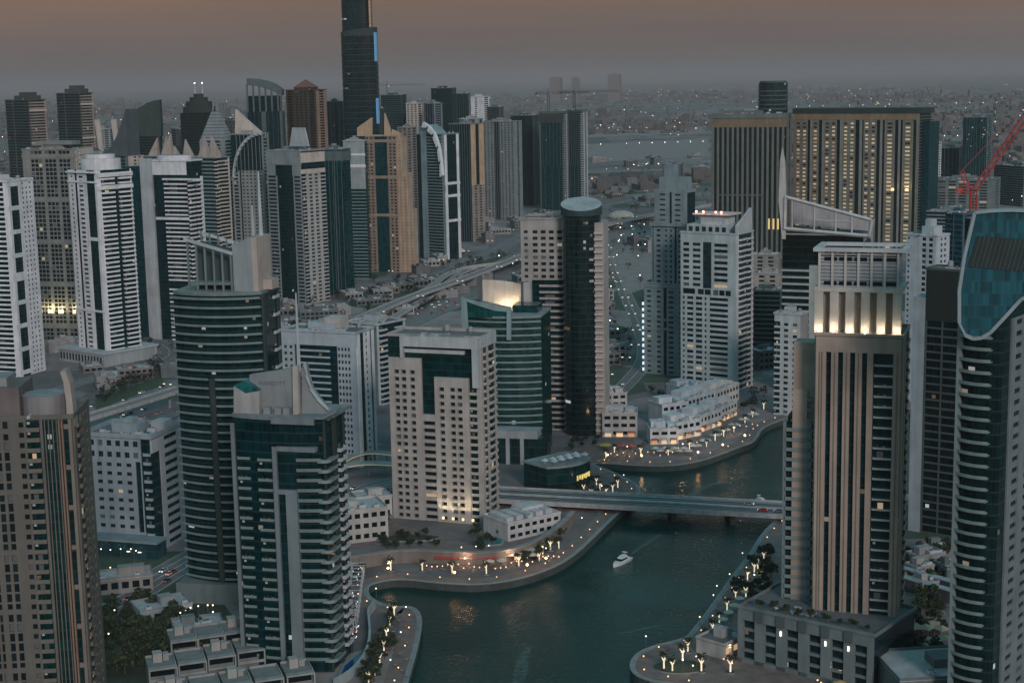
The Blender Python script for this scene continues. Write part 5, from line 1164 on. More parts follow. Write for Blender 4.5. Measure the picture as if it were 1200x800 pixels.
# crown
Hc = b.uz('F', 1000, 345)[1]; Ht = b.uz('F', 1000, 296)[1]; x0, x1 = -b.w * .49, b.w * .43; cw_ = wall((.52, .49, .46)); s = MB()
s.box(x0, x1, -b.d * .30, b.d * .4, H + .3, Hc, wall((.30, .26, .22))); s.build('crown_core', b.e); s = MB()
for i in range(6):
    x = x0 + (x1 - x0) * i / 5; s.box(x - 1.4, x + 1.4, -b.d * .42, -b.d * .3, H + .31, Hc + .5, cw_)
s.build('crown_column', b.e)
s = MB(); s.box(x0 - 1.5, x1 + 1.5, -b.d * .43, b.d * .42, Hc + .5, Hc + 2, cw_)
for k in range(10): z = Hc + 2 + k * (Ht - Hc - 2) / 10; s.box(x0, x1, -b.d * .38, b.d * .38, z, z + .7, wall((.36, .37, .40))); 
s.box(x0 + .6, x1 - .6, -b.d * .36, b.d * .36, Hc + 2, Ht - 2, wall((.30, .32, .35)))
for i in range(7): x = x0 + (x1 - x0) * i / 6; s.box(x - .4, x + .4, -b.d * .4, -b.d * .38, Hc + 2, Ht, cw_)
s.box(x0 - 2, x1 + 3, -b.d * .44, -b.d * .38, Ht, Ht + 1.2, WF); s.box(x0 - 2, x1 + 3, b.d * .38, b.d * .44, Ht, Ht + 1.2, WF); s.box(x0 - 2, x0, -b.d * .38, b.d * .38, Ht, Ht + 1.2, WF); s.box(x1 + 1, x1 + 3, -b.d * .38, b.d * .38, Ht, Ht + 1.2, WF)
for k in range(5):
    for i in range(5):
        if k in (0, 3, 4): x = x0 + 1.5 + (x1 - x0) * i / 5.2; z = Hc + 2.6 + k * 2.7; s.box(x, x + 4.2, -b.d * .382, -b.d * .36, z, z + 1.3, wpane[0])
s.build('lattice_crown', b.e)
for i in range(6):
    x = x0 + (x1 - x0) * i / 5; l = MB(); l.box(x - .7, x + .7, -b.d * .5, -b.d * .46, H + .31, H + 1.2, UP); l.build('uplight', b.e)
    pl = bpy.data.lights.new('uplight_lamp', 'POINT'); pl.energy = 480; pl.color = (1, .78, .54); pl.shadow_soft_size = .4; link('uplight_lamp', pl, b.e, (x, -b.d * .5, H + 2.2))
b.done()

# white slab edge and dark tower
b = bld('office_tower', 'nearly black tower with a smooth pale side wall, left of the blue sail tower', 'tower', (1086, 1127, 1140), 318, 655, 'R', q=.8, wl=(.06, .075, .075), gl=(.004, .012, .013), fh=3.5, lit=.006)
b.core(); b.fac('F', 'w.5 r4:.22 w.4 r4:.22 w.5', z1=b.H - 22); b.W.fb(b.F['F'], 0, b.w, b.H - 22, b.H, -.01, .4, wall((.012, .018, .018))); b.roof(plant=False, par=.8)
s = MB(); s.box(-b.w / 2 - 5.6, -b.w / 2 - .02, -b.d / 2 - .5, b.d / 2, 0, b.uz('F', 1078, 348)[1], wall((.30, .34, .38))); s.build('blank_side_wall', b.e); b.done()
b = bld('apartment_building', 'white building with stepped rooftop boxes behind the dark tower', 'building', (1063, 1098, 1112), 278, 930, 'R', q=.7, wl=(.46, .51, .56), gl=GDARK, lit=.003)
b.core(); b.fac('F', 'n4:1:.5:.4 w9 n12:2:.6:.6 w2'); b.fac('R', 'w1 n3:2 w1'); b.roof(plant=False); s = MB(); H = b.H
s.box(-b.w * .05, b.w * .35, -b.d * .4, b.d * .3, H + .3, H + 6, b.wl); s.box(b.w * .02, b.w * .2, -b.d * .3, b.d * .2, H + 6, H + 10, b.wl); s.build('rooftop_box', b.e); b.done()
b = plain((1108, 1128, 1140), 252, 1000, 'dark blue glass block behind the white rooftop boxes', (.06, .11, .14), 'r5:.2 w.3 r5:.2', gl=(.01, .05, .07), q=.8)

# blue sail tower at the right edge
b = bld('residential_tower', 'curved balcony tower at the right edge with a white framed blue glass shield', 'tower', (1127, 1176, 1264), 392, 455, 'R', rz=R(-38), d=34, wl=(.10, .135, .135), gl=(.003, .016, .018), fh=3.55, lit=.008)
H = b.H; s = MB(); s.prism(arcpoly(b.w, b.d, 2.0) + [(b.w / 2, b.d / 2), (-b.w / 2, b.d / 2)], 0, H + 34, b.gl); s.build('glazing', b.e)
me = arc_slab(b, 2.0, .02, .80, 1.8, .7, m=wall((.2, .265, .265)))
for k in range(int(H / 3.55)):
    z = H - 1 - k * 3.55
    if z > 2: link('balcony', me, b.e, (0, 0, z))
b.W.fb(b.F['F'], -.6, .8, 0, H + 1, -.3, 2.0, wall((.20, .25, .26)))
b.fac('R', 'g5 w1 n18:2:.5:.45 w6', wl=wall((.17, .20, .22)), z1=H + 4); b.done()
rear_D = None
# the shield: faces the viewer, in front of the tower head
e_pos = at(1165, 330, 448); e2 = Bld('x', 'x', 'x', (e_pos.x, e_pos.y), R(-12), 40, 4, 10, b.wl, b.gl); bpy.data.objects.remove(e2.e); F2 = e2.F['F']
def conv(l): return [e2.uz('F', x, y) for x, y in l]
sh = [(1142, 249), (1160, 247), (1185, 246), (1230, 248), (1246, 330), (1215, 342), (1196, 350), (1176, 372), (1160, 389), (1150, 395), (1140, 396), (1131, 392), (1124, 378), (1124, 340), (1130, 300)]
def into(mb):                           # move from the helper frame into the tower frame
    ca, sa = cos(e2.rz), sin(e2.rz); r = []
    for x, y, z in mb.v: r.append(b.loc((e2.pos[0] + x * ca - y * sa, e2.pos[1] + x * sa + y * ca, z)))
    mb.v = r; return mb
BG = glass((.010, .075, .10), 3.5, 1.1, 0, 1.6, .15, .3); s = MB(); s.plate(F2, conv(sh), -1.5, .6, BG); into(s).build('blue_glass_shield', b.e)
s = MB(); lo = conv([(1145, 276), (1210, 281), (1205, 318), (1134, 312)]); s.plate(F2, lo, .55, .9, wall((.02, .03, .03)))
for i in range(12):
    a_, b_ = conv([(1148 + i * 5.2, 277 + i * .4), (1138 + i * 5.2, 312 + i * .5)]); s.plate(F2, [a_, (a_[0] + .25, a_[1]), (b_[0] + .25, b_[1]), b_], .9, 1.1, wall((.05, .085, .09)))
into(s).build('louvre_opening', b.e)
s = MB(); rim = conv(sh + sh[:1]); fw = wall((.28, .34, .37))
for (p, q), wd in zip(zip(rim, rim[1:]), [.4] * 4 + [.3] + [.5] * 3 + [.5] * 3 + [.3, .45, .45, .45]):
    d_ = Vector((q[0] - p[0], q[1] - p[1])).normalized(); n_ = (d_.y * wd, -d_.x * wd); s.plate(F2, [(p[0] + n_[0], p[1] + n_[1]), (q[0] + n_[0], q[1] + n_[1]), (q[0] - n_[0], q[1] - n_[1]), (p[0] - n_[0], p[1] - n_[1])], -1.7, 1.5, fw)
into(s).build('shield_frame', b.e)

# distant right side towers
plain((1129, 1157, 1163), 138, 2300, 'blue grey distant tower with a line of dotted lights, right of the striped hotel', (.10, .15, .17), 'g2 m10:5 g1 m6:3', gl=GTEAL, lit=.02)
plain((1094, 1100, 1103), 168, 2100, 'thin white distant pylon tower right of the striped hotel', WHITE, 'w1')
plain((1100, 1124, 1129), 174, 2350, 'distant pale ribbed block beside the dotted light tower', (.16, .20, .21), 'm10:5')
plain((1092, 1165, 1172), 212, 1850, 'low wide grey building behind the red crane', (.16, .20, .21), 'w1 n10:5:.7:.5 w1')
plain((1165, 1200, 1230), 196, 2300, 'low blue grey block at the right edge of the photo', (.12, .17, .19), 'r1:.4')
plain((1086, 1140, 1150), 250, 1500, 'cluttered low roof block under the red crane', (.2, .23, .24), 'r1:.4', q=.6)
for px, y, D, lb, wl in (((882, 912, 914), 300, 1350, 'grey brown block between the white tower and the sail frame tower', (.25, .24, .23)), ((884, 914, 916), 322, 1200, 'low tan block with two dark openings below the striped hotel', (.33, .30, .28)), ((882, 914, 917), 342, 1120, 'dark green glass block between the white tower and the pale block', (.10, .13, .13))):
    plain(px, y, D, lb, wl, 'r1:.3' if y > 330 else 'w1 n10:2:.5:.5 w1', q=.8)
for k, (px, y, D, lb) in enumerate((((776, 797, 800), 193, 2900, 'dark blue grey box on the desert lot left of the striped hotel'), ((556, 568, 572), 262, 2000, 'small pale block near the highway junction'))):
    plain(px, y, D, lb, (.09, .12, .14), 'w1')
# red luffing crane
p = at(1141, 224, 1150); tower_crane((p.x, 1150, 0), p.z, 118, R(-8), 'red luffing tower crane leaning right at the right side of the photo', (.50, .05, .04), luff=R(57), w=2.3)

# ------------------------------------------------------------------ low buildings, podiums, waterfront
TW_ = [(o.location.x, o.location.y, 30) for o in COL.objects if o.parent is None and o.get('category') in ('tower', 'building', 'hotel', 'skyscraper')]
def seg_d(p, a, b):
    ax, ay = a; dx, dy = b[0] - ax, b[1] - ay; L2 = dx * dx + dy * dy or 1; t = max(0, min(1, ((p[0] - ax) * dx + (p[1] - ay) * dy) / L2))
    return math.hypot(p[0] - ax - dx * t, p[1] - ay - dy * t)
def clear(p, r, road_r=14, occ=None):
    for x, y, q in TW_ + (occ or []):
        if math.hypot(p[0] - x, p[1] - y) < r + q: return False
    for rd in roads:
        for a, c in zip(rd[::2], rd[2::2]):
            if seg_d(p, a, c) < road_r + r: return False
    return True
def inpoly(x, y, poly):
    c = False; j = len(poly) - 1
    for i in range(len(poly)):
        if (poly[i][1] > y) != (poly[j][1] > y) and x < (poly[j][0] - poly[i][0]) * (y - poly[i][1]) / (poly[j][1] - poly[i][1]) + poly[i][0]: c = not c
        j = i
    return c
def house(kind, label, cat, x, y, rz, w, d, h, wc, group=None, floors=None, roofbits=True, gl=None, cols=None):
    e = empty(kind, (x, y, 0), rz); tag(e, label, cat, group); wl = wall(wc); n = floors or max(1, int(h / 3.6)); fh = h / n; gl = gl or wpane[0]
    s = MB(); s.box(-w / 2 + .3, w / 2 - .3, -d / 2 + .3, d / 2 - .3, 0, h, gl); s.build('window_glass', e); s = MB()
    for k in range(n):
        for z0, z1 in ((k * fh, k * fh + fh * .34), (k * fh + fh * .8, (k + 1) * fh)): s.box(-w / 2, w / 2, -d / 2, d / 2, z0, z1, wl)
        nx = cols or max(2, int(w / 4)); ny = max(2, int(d / 4))
        for i in range(nx + 1):
            xx = -w / 2 + (w - 1.2) * i / nx; s.box(xx + .01, xx + 1.2 - .01, -d / 2 + .01, d / 2 - .01, k * fh + fh * .34, k * fh + fh * .8, wl) if i in (0, nx) else (s.box(xx, xx + 1.4, -d / 2 + .01, -d / 2 + .5, k * fh + fh * .34, k * fh + fh * .8, wl), s.box(xx, xx + 1.4, d / 2 - .5, d / 2 - .01, k * fh + fh * .34, k * fh + fh * .8, wl))
    s.build('wall', e); s = MB(); rm = wall(random.Random(int(abs(x + y))).choice(((.13, .13, .14), (.2, .19, .19), (.3, .29, .3), (.40, .40, .42))) if sum(wc) < 1.2 else (.42, .42, .44)); s.box(-w / 2 - .15, w / 2 + .15, -d / 2 - .15, d / 2 + .15, h, h + .25, rm)
    for a in ((-w / 2 - .2, w / 2 + .2, -d / 2 - .2, -d / 2 + .15), (-w / 2 - .2, w / 2 + .2, d / 2 - .15, d / 2 + .2), (-w / 2 - .2, -w / 2 + .15, -d / 2 + .15, d / 2 - .15), (w / 2 - .15, w / 2 + .2, -d / 2 + .15, d / 2 - .15)): s.box(*a, h + .25, h + 1.1, wl)
    s.build('roof', e)
    if roofbits:
        r = random.Random(int(abs(x * 7 + y))); s = MB(); a, c = w * r.uniform(.12, .22), d * r.uniform(.12, .22); ox, oy = w * r.uniform(-.2, .2), d * r.uniform(0, .2)
        s.box(ox - a, ox + a, oy - c, oy + c, h + .25, h + 3.2, wl); s.build('stair_house', e)
        for i in range(3):
            q = link('air_conditioning_unit', ac_mesh(), e, (w * r.uniform(-.4, .4), -d * r.uniform(.3, .4), h + .25)); q.scale = (r.uniform(.7, 1.3),) * 3
    return e
rn = random.Random(11); WC = [(.27, .265, .28), (.19, .18, .18), (.13, .135, .14), (.32, .30, .30), (.11, .125, .135), (.17, .15, .14)]
occ = []; nh = 0
def scatter(poly, n, rng, hr, label, group, kind='low_building', zone=None):
    global nh
    xs = [p[0] for p in poly]; ys = [p[1] for p in poly]; k = 0; tr = 0
    while k < n and tr < n * 30:
        tr += 1; px, py = rn.uniform(min(xs), max(xs)), rn.uniform(min(ys), max(ys))
        if not inpoly(px, py, poly): continue
        p = G(px, py); w, d = rn.uniform(*rng), rn.uniform(*rng) * .8
        if not clear(p, w * .55, 10, occ): continue
        occ.append((p[0], p[1], w * .55)); house(kind, label, 'building', p[0], p[1], rn.choice((.35, .42, 1.9, .2)), w, d, rn.uniform(*hr), rn.choice(WC), group); k += 1; nh += 1
scatter([(330, 345), (420, 320), (560, 300), (560, 340), (480, 375), (330, 400)], 24, (14, 34), (4, 8), 'low flat roofed building among the roads left of the flyovers', 'low buildings left of the flyovers')
scatter([(560, 262), (640, 250), (640, 330), (560, 345)], 14, (14, 34), (5, 12), 'low flat roofed building beside the highway in the middle', 'low buildings by the highway')
scatter([(690, 190), (830, 176), (830, 270), (760, 300), (690, 250)], 26, (16, 40), (4, 14), 'low building beyond the desert roads in the middle distance', 'low buildings beyond the junction')
scatter([(700, 345), (790, 330), (770, 450), (708, 470)], 14, (14, 28), (4, 10), 'low building beside the side street behind the black cylinder tower', 'low buildings by the side street')
scatter([(1090, 165), (1200, 160), (1200, 250), (1090, 240)], 36, (14, 38), (5, 22), 'low building on the far right beyond the striped hotel', 'low buildings on the far right')
scatter([(60, 395), (205, 370), (205, 440), (150, 450), (90, 470)], 12, (12, 26), (3, 8), 'low building near the foot of the left towers', 'low buildings under the left towers')
scatter([(880, 330), (915, 330), (915, 460), (885, 450)], 8, (14, 24), (5, 14), 'low building between the white tower and the canal', 'low buildings behind the canal')
scatter([(1064, 655), (1112, 645), (1112, 700), (1070, 690)], 5, (8, 14), (4, 8), 'low building on the lot between the brown tower and the sail tower', 'low buildings right of the brown tower')
scatter([(100, 150), (630, 150), (630, 250), (100, 250)], 30, (18, 40), (8, 30), 'low building half hidden among the skyline towers', 'low buildings among the skyline towers')
# dome pavilion and tents near the junction
def dome(x, y, D_, r, label, kind='domed_hall', h=.45):
    p = G(x, y); e = empty(kind, (*p, 0)); tag(e, label, 'building'); s = MB(); s.ball((0, 0, 3), r, wall((.50, .44, .38)), 20, 10, h); s.build('dome_roof', e)
    s = MB(); s.prism([(r * .93 * cos(2 * pi * i / 20), r * .93 * sin(2 * pi * i / 20)) for i in range(20)], 0, 3, wpane[0]); s.build('wall', e)
dome(728, 256, 0, 19, 'pale oval domed hall beside the junction above the black cylinder tower'); dome(536, 297, 0, 9, 'small pink domed pavilion at the foot of the arched tower')
p = G(786, 210)

SHOP = [flat((.5, .35, .2), .5, 'shop_light', 0, c, es) for c, es in (((1, .62, .32), .8), ((1, .8, .55), .5), ((1, .5, .25), .35))]
# waterfront terraces on the far bank (white stepped blocks)
wt = [((706, 512), (747, 512), 13, (.46, .44, .44), 'pale three storey block at the left end of the far waterfront'), ((700, 486), (735, 484), 12, (.46, .44, .43), 'pale block behind the left end of the far waterfront'),
      ((762, 521), (795, 520), 8, (.56, .57, .60), 'white terrace block at the water, left of its row'), ((792, 516), (822, 510), 9, (.56, .57, .60), 'white terrace block at the water, second in its row'), ((820, 507), (846, 498), 9, (.56, .57, .60), 'white terrace block at the water, third in its row'),
      ((842, 496), (864, 486), 8, (.58, .56, .56), 'white terrace block at the water, right end of its row'), ((776, 502), (806, 498), 13, (.50, .53, .58), 'taller white block behind the left part of the terrace row'), ((806, 494), (838, 484), 13, (.50, .53, .58), 'taller white block behind the middle of the terrace row'),
      ((798, 478), (824, 474), 12, (.36, .41, .47), 'blue grey flat hall at the foot of the large white tower'), ((840, 478), (866, 468), 10, (.55, .53, .53), 'white block between the large white tower and the promenade')]
for (a, c, h, wc, lb) in wt:
    A, B_ = Vector(G(*a)), Vector(G(*c)); m = (A + B_) / 2; dr = B_ - A; rz = math.atan2(dr.y, dr.x); w = dr.length; d = 15; m += Vector((-sin(rz), cos(rz))) * d / 2
    e = house('waterfront_block', lb, 'building', m.x, m.y, rz, w, d, h, wc); TW_.append((m.x, m.y, w / 2))
    if a[1] > 495:
        nn_ = max(2, int(w / 5))
        for i in range(nn_):
            u = -w / 2 + w * (i + .2) / nn_; s = MB(); s.box(u, u + w * .55 / nn_, -d / 2 - .25, -d / 2 - .02, .3, 2.9, SHOP[(i * 5 + int(h)) % 3]); s.build('shopfront', e)
            s = MB(); s.hexa([(u - .4, -d / 2 - 2.4, 2.9), (u + w * .6 / nn_, -d / 2 - 2.4, 2.9), (u + w * .6 / nn_, -d / 2 - .26, 3.5), (u - .4, -d / 2 - .26, 3.5), (u - .4, -d / 2 - 2.4, 3.05), (u + w * .6 / nn_, -d / 2 - 2.4, 3.05), (u + w * .6 / nn_, -d / 2 - .26, 3.65), (u - .4, -d / 2 - .26, 3.65)], wall(((.45, .12, .09), (.5, .45, .4), (.3, .22, .17))[(i + int(w)) % 3])); s.build('awning', e)
    s = MB(); s.box(-w * .42, w * .1, -d * .1, d * .4, h + .26, h + 3.6, wall(wc)); s.box(w * .15, w * .4, -d * .3, d * .3, h + .26, h + 2.6, wall(wc)); s.build('roof_terrace', e)
# boulevard wall / retail around the beige tower plaza
e = house('retail_pavilion', 'white flat roofed pavilion block right of the beige window tower', 'building', *G(612, 622), .62, 29, 19, 7.5, (.52, .50, .51))
s = MB()
for i in range(5): s.box(-13 + i * 5.4, -9.4 + i * 5.4, -6.5, 6.5, 7.8, 9.8, wall((.5, .48, .5)))
s.build('roof_box', e)
house('apartment_building', 'pale stepped apartment block left of the beige tower plaza', 'building', *G(418, 628), .35, 24, 20, 14, (.42, .41, .39))
house('apartment_building', 'pale three storey wing behind the stepped apartment block', 'building', *G(436, 604), .35, 16, 14, 10, (.44, .42, .40))
sh2 = smooth([G(*p) for p in [(405, 668), (440, 662), (472, 658), (520, 660), (575, 662), (622, 652), (655, 630), (672, 612)]], 2); o = sh2[0]; e = empty('terrace_wall', (*o, 0)); tag(e, 'long low curved terrace wall behind the outdoor restaurants', 'wall')
ribbon('wall', [(x - o[0], y - o[1]) for x, y in sh2], -1.0, 1.0, 5.2, wall((.19, .165, .155)), None, h=5.3, parent=e); ribbon('coping', [(x - o[0], y - o[1]) for x, y in sh2], -1.3, 1.3, 5.6, wall((.27, .24, .23)), None, h=.38, parent=e)
for (x, y, a, c, col, nm, lb) in ((478, 632, 14, 4.5, (.26, .29, .28), 'planter', 'long oval planting bed in front of the beige tower'),):
    p = G(x, y); e = empty(nm, (*p, 0)); tag(e, lb, 'planter'); s = MB(); s.prism([(a * cos(2 * pi * i / 24), c * sin(2 * pi * i / 24)) for i in range(24)], 0, .9, KERB, SOIL); s.build('bed', e)
POOL = noisy('pool_water', (.01, .16, .17), .5, .8, 1.2, .08); POOLB = noisy('pool_water', (.005, .09, .24), .5, .8, 1.2, .08)
def pool(poly, m, label):
    pts_ = [G(*q) for q in poly]; o = pts_[0]; L_ = [(x - o[0], y - o[1]) for x, y in pts_]; e = empty('swimming_pool', (*o, 0)); tag(e, label, 'pool'); s = MB(); s.prism(L_, .0, .25, m); s.build('water_surface', e)
    n = len(L_); cx, cy = sum(p[0] for p in L_) / n, sum(p[1] for p in L_) / n; s = MB()
    for a, b_ in zip(L_, L_[1:] + L_[:1]):
        d_ = Vector((b_[0] - a[0], b_[1] - a[1])).normalized(); nn_ = Vector((-d_.y, d_.x)) * .6
        s.hexa([(a[0] - nn_.x, a[1] - nn_.y, 0), (b_[0] - nn_.x, b_[1] - nn_.y, 0), (b_[0] + nn_.x, b_[1] + nn_.y, 0), (a[0] + nn_.x, a[1] + nn_.y, 0), (a[0] - nn_.x, a[1] - nn_.y, .45), (b_[0] - nn_.x, b_[1] - nn_.y, .45), (b_[0] + nn_.x, b_[1] + nn_.y, .45), (a[0] + nn_.x, a[1] + nn_.y, .45)], KERB)
    s.build('pool_edge', e)
pool([(556, 636), (568, 640), (588, 638), (592, 630), (570, 629)], POOL, 'small green pool between the beige tower and the white pavilion')
pool([(396, 796), (412, 788), (426, 773), (427, 764), (417, 767), (402, 780)], POOLB, 'blue pool at the foot of the front dark tower')
# curved deck edge around the pool and railings of the left point
cp = smooth([G(*p) for p in [(392, 806), (412, 795), (428, 776), (434, 755), (433, 735), (431, 722), (440, 712)]], 2); o = cp[0]; e = empty('curved_deck_wall', (*o, 0)); tag(e, 'pale curved deck wall around the blue pool', 'wall')
ribbon('wall', [(x - o[0], y - o[1]) for x, y in cp], -.4, .4, 3.4, wall((.33, .37, .38)), None, h=3.4, parent=e)
cp = smooth([G(*p) for p in [(372, 775), (392, 760), (410, 738), (414, 715), (417, 690), (420, 672)]], 2); o = cp[0]; e = empty('pergola', (*o, 0)); tag(e, 'grey curved pergola with many slender posts right of the front dark tower', 'pergola'); PL = [(x - o[0], y - o[1]) for x, y in cp]
ribbon('beam', PL, -2.6, -2.2, 4.6, wall(GREYW), None, h=.5, parent=e); ribbon('beam', PL, 2.2, 2.6, 4.6, wall(GREYW), None, h=.5, parent=e)
for i in range(0, len(PL)):
    for sd_ in (-2.4, 2.4):
        q = offs(PL, sd_)[i]; s = MB(); s.tube((*q, 0), (*q, 4.1), .22, .22, wall(GREYW)); s.build('post', e)
    a, c = offs(PL, -3.2)[i], offs(PL, 3.2)[i]; s = MB(); s.tube((*a, 4.75), (*c, 4.75), .15, .15, wall(GREYW), 4); s.build('slat', e)

# terrace houses in the lower left
tn = 0
for r_, (x0, y0, n, dx, dy) in enumerate(((215, 772, 5, 31, -5), (190, 800, 6, 34, -7), (205, 826, 5, 36, -6))):
    for i in range(n):
        p = G(x0 + i * dx, y0 + i * dy); h = 9 - r_ * 1.5; tn += 1
        e = empty('terrace_house', (*p, 0), .33); tag(e, 'grey terraced house with a projecting roof hood in the rows at the bottom left', 'house', 'terraced houses at the bottom left')
        m = wall((.20, .21, .21)); m2 = wall((.29, .30, .30))
        s = MB(); s.box(-4.6, 4.6, -4, 6, 0, h, m); s.build('wall', e)
        s = MB(); s.box(-4.8, 4.8, -6.6, -4.1, h - .4, h + .2, m2); s.box(-4.8, -4.3, -6.6, -4.1, 2, h - .4, m2); s.box(4.3, 4.8, -6.6, -4.1, 2, h - .4, m2); s.build('roof_hood', e)
        s = MB(); s.box(-4, 4, -4.12, -4.01, h - 3.2, h - .6, wpane[0]); s.build('window', e)
        s = MB(); s.box(-4.3, 4.3, -6.5, -6.35, 2.0 + (h - 6.4), 3.0 + (h - 6.4), m2); s.build('balcony_parapet', e)
        if i % 2 == 0:
            s = MB(); s.box(-2.5, .5, 0, 3.5, h, h + 3.2, wall((.36, .36, .35))); s.box(.9, 2.8, 1, 3.5, h, h + 2.4, m2); s.build('stair_house', e)
        s = MB(); s.box(-4.6, 4.6, 5.7, 6, h, h + .8, m2); s.box(4.3, 4.6, -4, 5.7, h, h + .8, m2); s.build('parapet', e)
# plain walls by the ramp
house('service_building', 'low grey blank walled service block beside the ramp road at the left', 'building', *G(140, 690), .3, 26, 12, 6, (.24, .23, .22))
house('canopy_building', 'flat angled grey roof beside the park, left of the dark towers', 'building', *G(190, 722), .5, 20, 14, 5, (.24, .27, .29))
house('parking_garage', 'small flat grey garage roof beside the front tower podium', 'building', *G(232, 745), .3, 18, 12, 5, (.16, .2, .21))

# right hand podium with framed bays
pl_, pr_ = Vector(PA), Vector(PB); dr = pr_ - pl_; rz = math.atan2(dr.y, dr.x); w = dr.length; dp = 32; sh_ = Vector((-math.sin(rz), math.cos(rz))) * 1.8; pl_ += sh_; c = pl_ + dr / 2 + Vector((-sin(rz), cos(rz))) * dp / 2
zt = PZT; b = Bld('podium_building', 'wide podium of dark glazed bays framed in grey below the brown tower', 'building', c, rz, w, dp, zt, wall((.155, .19, .2)), glass((.004, .016, .022), 4.2, 1.4, .006), 4.6)
b.core(); F = b.F['F']; b.W.fb(F, 0, w, zt - 3.2, zt, -.01, 1.6, b.wl); b.W.fb(F, 0, w, 0, 1.4, -.01, 1.6, b.wl)
nb = 6
for i in range(nb + 1): u = w * i / nb; b.W.fb(F, u - (1.8 if i else 0), u + (1.8 if i < nb else 0), 0, zt - 3.2, -.01, 1.6, b.wl); (b.W.fb(F, u - 1.4, u + 1.4, zt - 3, zt + .8, 1.6, 2.4, wall((.08, .10, .11))) if 0 < i < nb else None)
for i in range(nb):
    for k in (1, 2, 3): z = (zt - 3.2) * k / 4; b.W.fb(F, w * i / nb + 1.8, w * (i + 1) / nb - 1.8, z, z + .9, -.01, 1.0, b.wl)
F = b.F['L']; b.W.fb(F, 0, dp, zt - 3.2, zt, -.01, 1.0, b.wl)
for i in range(5): u = dp * i / 4; b.W.fb(F, max(0, u - 1), min(dp, u + 1), 0, zt - 3.2, -.01, 1.0, b.wl)
for k in (1, 2, 3): b.W.fb(F, 0, dp, (zt - 3.2) * k / 4, (zt - 3.2) * k / 4 + .8, -.01, .6, b.wl)
b.roof(plant=False, par=1.3)
for i in (2, 4, 5):
    l = MB(); l.fb(b.F['F'], w * i / nb - .25, w * i / nb + .25, zt - 6, zt - 4.4, 1.65, 1.9, flat((.8, .7, .6), .5, 'wall_lamp', 0, (1, .85, .7), 3)); l.build('wall_lamp', b.e)
b.done(); PODZ = zt; PODV = (pl_.copy(), dr.copy(), rz)
for x, y in ((858, 760), (1010, 700)): pass
house('podium_building', 'low dark podium in the bottom right corner with a pale post', 'building', *G(1090, 812), .1, 30, 26, 10, (.12, .15, .155))
house('restaurant_building', 'small lit restaurant block by the right bank beside the podium', 'building', *G(846, 762), .8, 14, 12, 5, (.36, .36, .36), gl=flat((.3, .2, .1), .4, 'warm_glass', 0, (1, .6, .3), .5))
for k, (x, y) in enumerate(((1088, 668), (1092, 680))):
    p = G(x, y + 20); e = empty('ramp_roof', (*p, 0), -.9); tag(e, ('upper' if k == 0 else 'lower') + ' of two long pale slanting strip roofs right of the brown tower', 'roof'); s = MB(); s.box(-17, 17, -1.6, 1.6, 5, 5.5, wall((.30, .33, .36))); s.build('strip_roof', e); s = MB(); s.box(-16, 16, -1.2, 1.2, 0, 5, wall((.05, .06, .07))); s.build('wall', e)
rr_ = random.Random(5)
for i in range(13):
    p = G(1066 + rr_.uniform(-2, 42), 742 + rr_.uniform(-6, 26)); e = empty('garden_pavilion', (*p, 0), rr_.uniform(0, 1.5)); tag(e, 'small sandy canopy in the roof garden cluster at the lower right', 'canopy', 'sandy canopies at the lower right'); s = MB(); q = rr_.uniform(2, 3.4)
    s.hexa([(-q, -q, 3), (q, -q, 3), (q, q, 3), (-q, q, 3), (-.3, -.3, 4.3), (.3, -.3, 4.3), (.3, .3, 4.3), (-.3, .3, 4.3)], wall((.38, .31, .24))); s.build('canopy_top', e)
    for a_, c_ in ((-1, -1), (1, -1), (1, 1), (-1, 1)): s = MB(); s.tube((a_ * q * .8, c_ * q * .8, 0), (a_ * q * .8, c_ * q * .8, 3), .12, .12, wall(GREY)); s.build('post', e)

# glass cafe block with a roof terrace beside the teal tower
p0, p1 = Vector(G(642, 578)), Vector(G(692, 566)); dr = p1 - p0; rz = math.atan2(dr.y, dr.x); w = dr.length; c = (p0 + p1) / 2 + Vector((-sin(rz), cos(rz))) * 9
b = Bld('shopping_building', 'low dark glass block with a curved front beside the teal glass tower', 'building', c, rz, w, 18, 13, wall((.26, .29, .30)), glass((.004, .03, .032), 4.3, 2, .03), 4.3)
s = MB(); s.prism(arcpoly(w, 18, 5) + [(w / 2, 9), (-w / 2, 9)], 0, 12.4, b.gl); s.build('glazing', b.e); s = MB(); s.prism(arcpoly(w + 1, 18, 5.6) + [(w / 2 + .5, 9.5), (-w / 2 - .5, 9.5)], 12.4, 13.4, b.wl, CONC); s.build('roof', b.e)
YL = flat((.6, .45, .1), .5, 'yellow_room', 0, (1, .78, .25), .55)
for i in range(7): s = MB(); x = w * (.02 + i * .06); s.box(x, x + w * .035, -9 - 5.15 * max(0, sin(pi * (x / w + .5))) ** .8, -9 - 5.0 * max(0, sin(pi * (x / w + .5))) ** .8 + .1, 4.6 + (i % 2) * .5, 7.2, YL); s.build('lit_window', b.e)
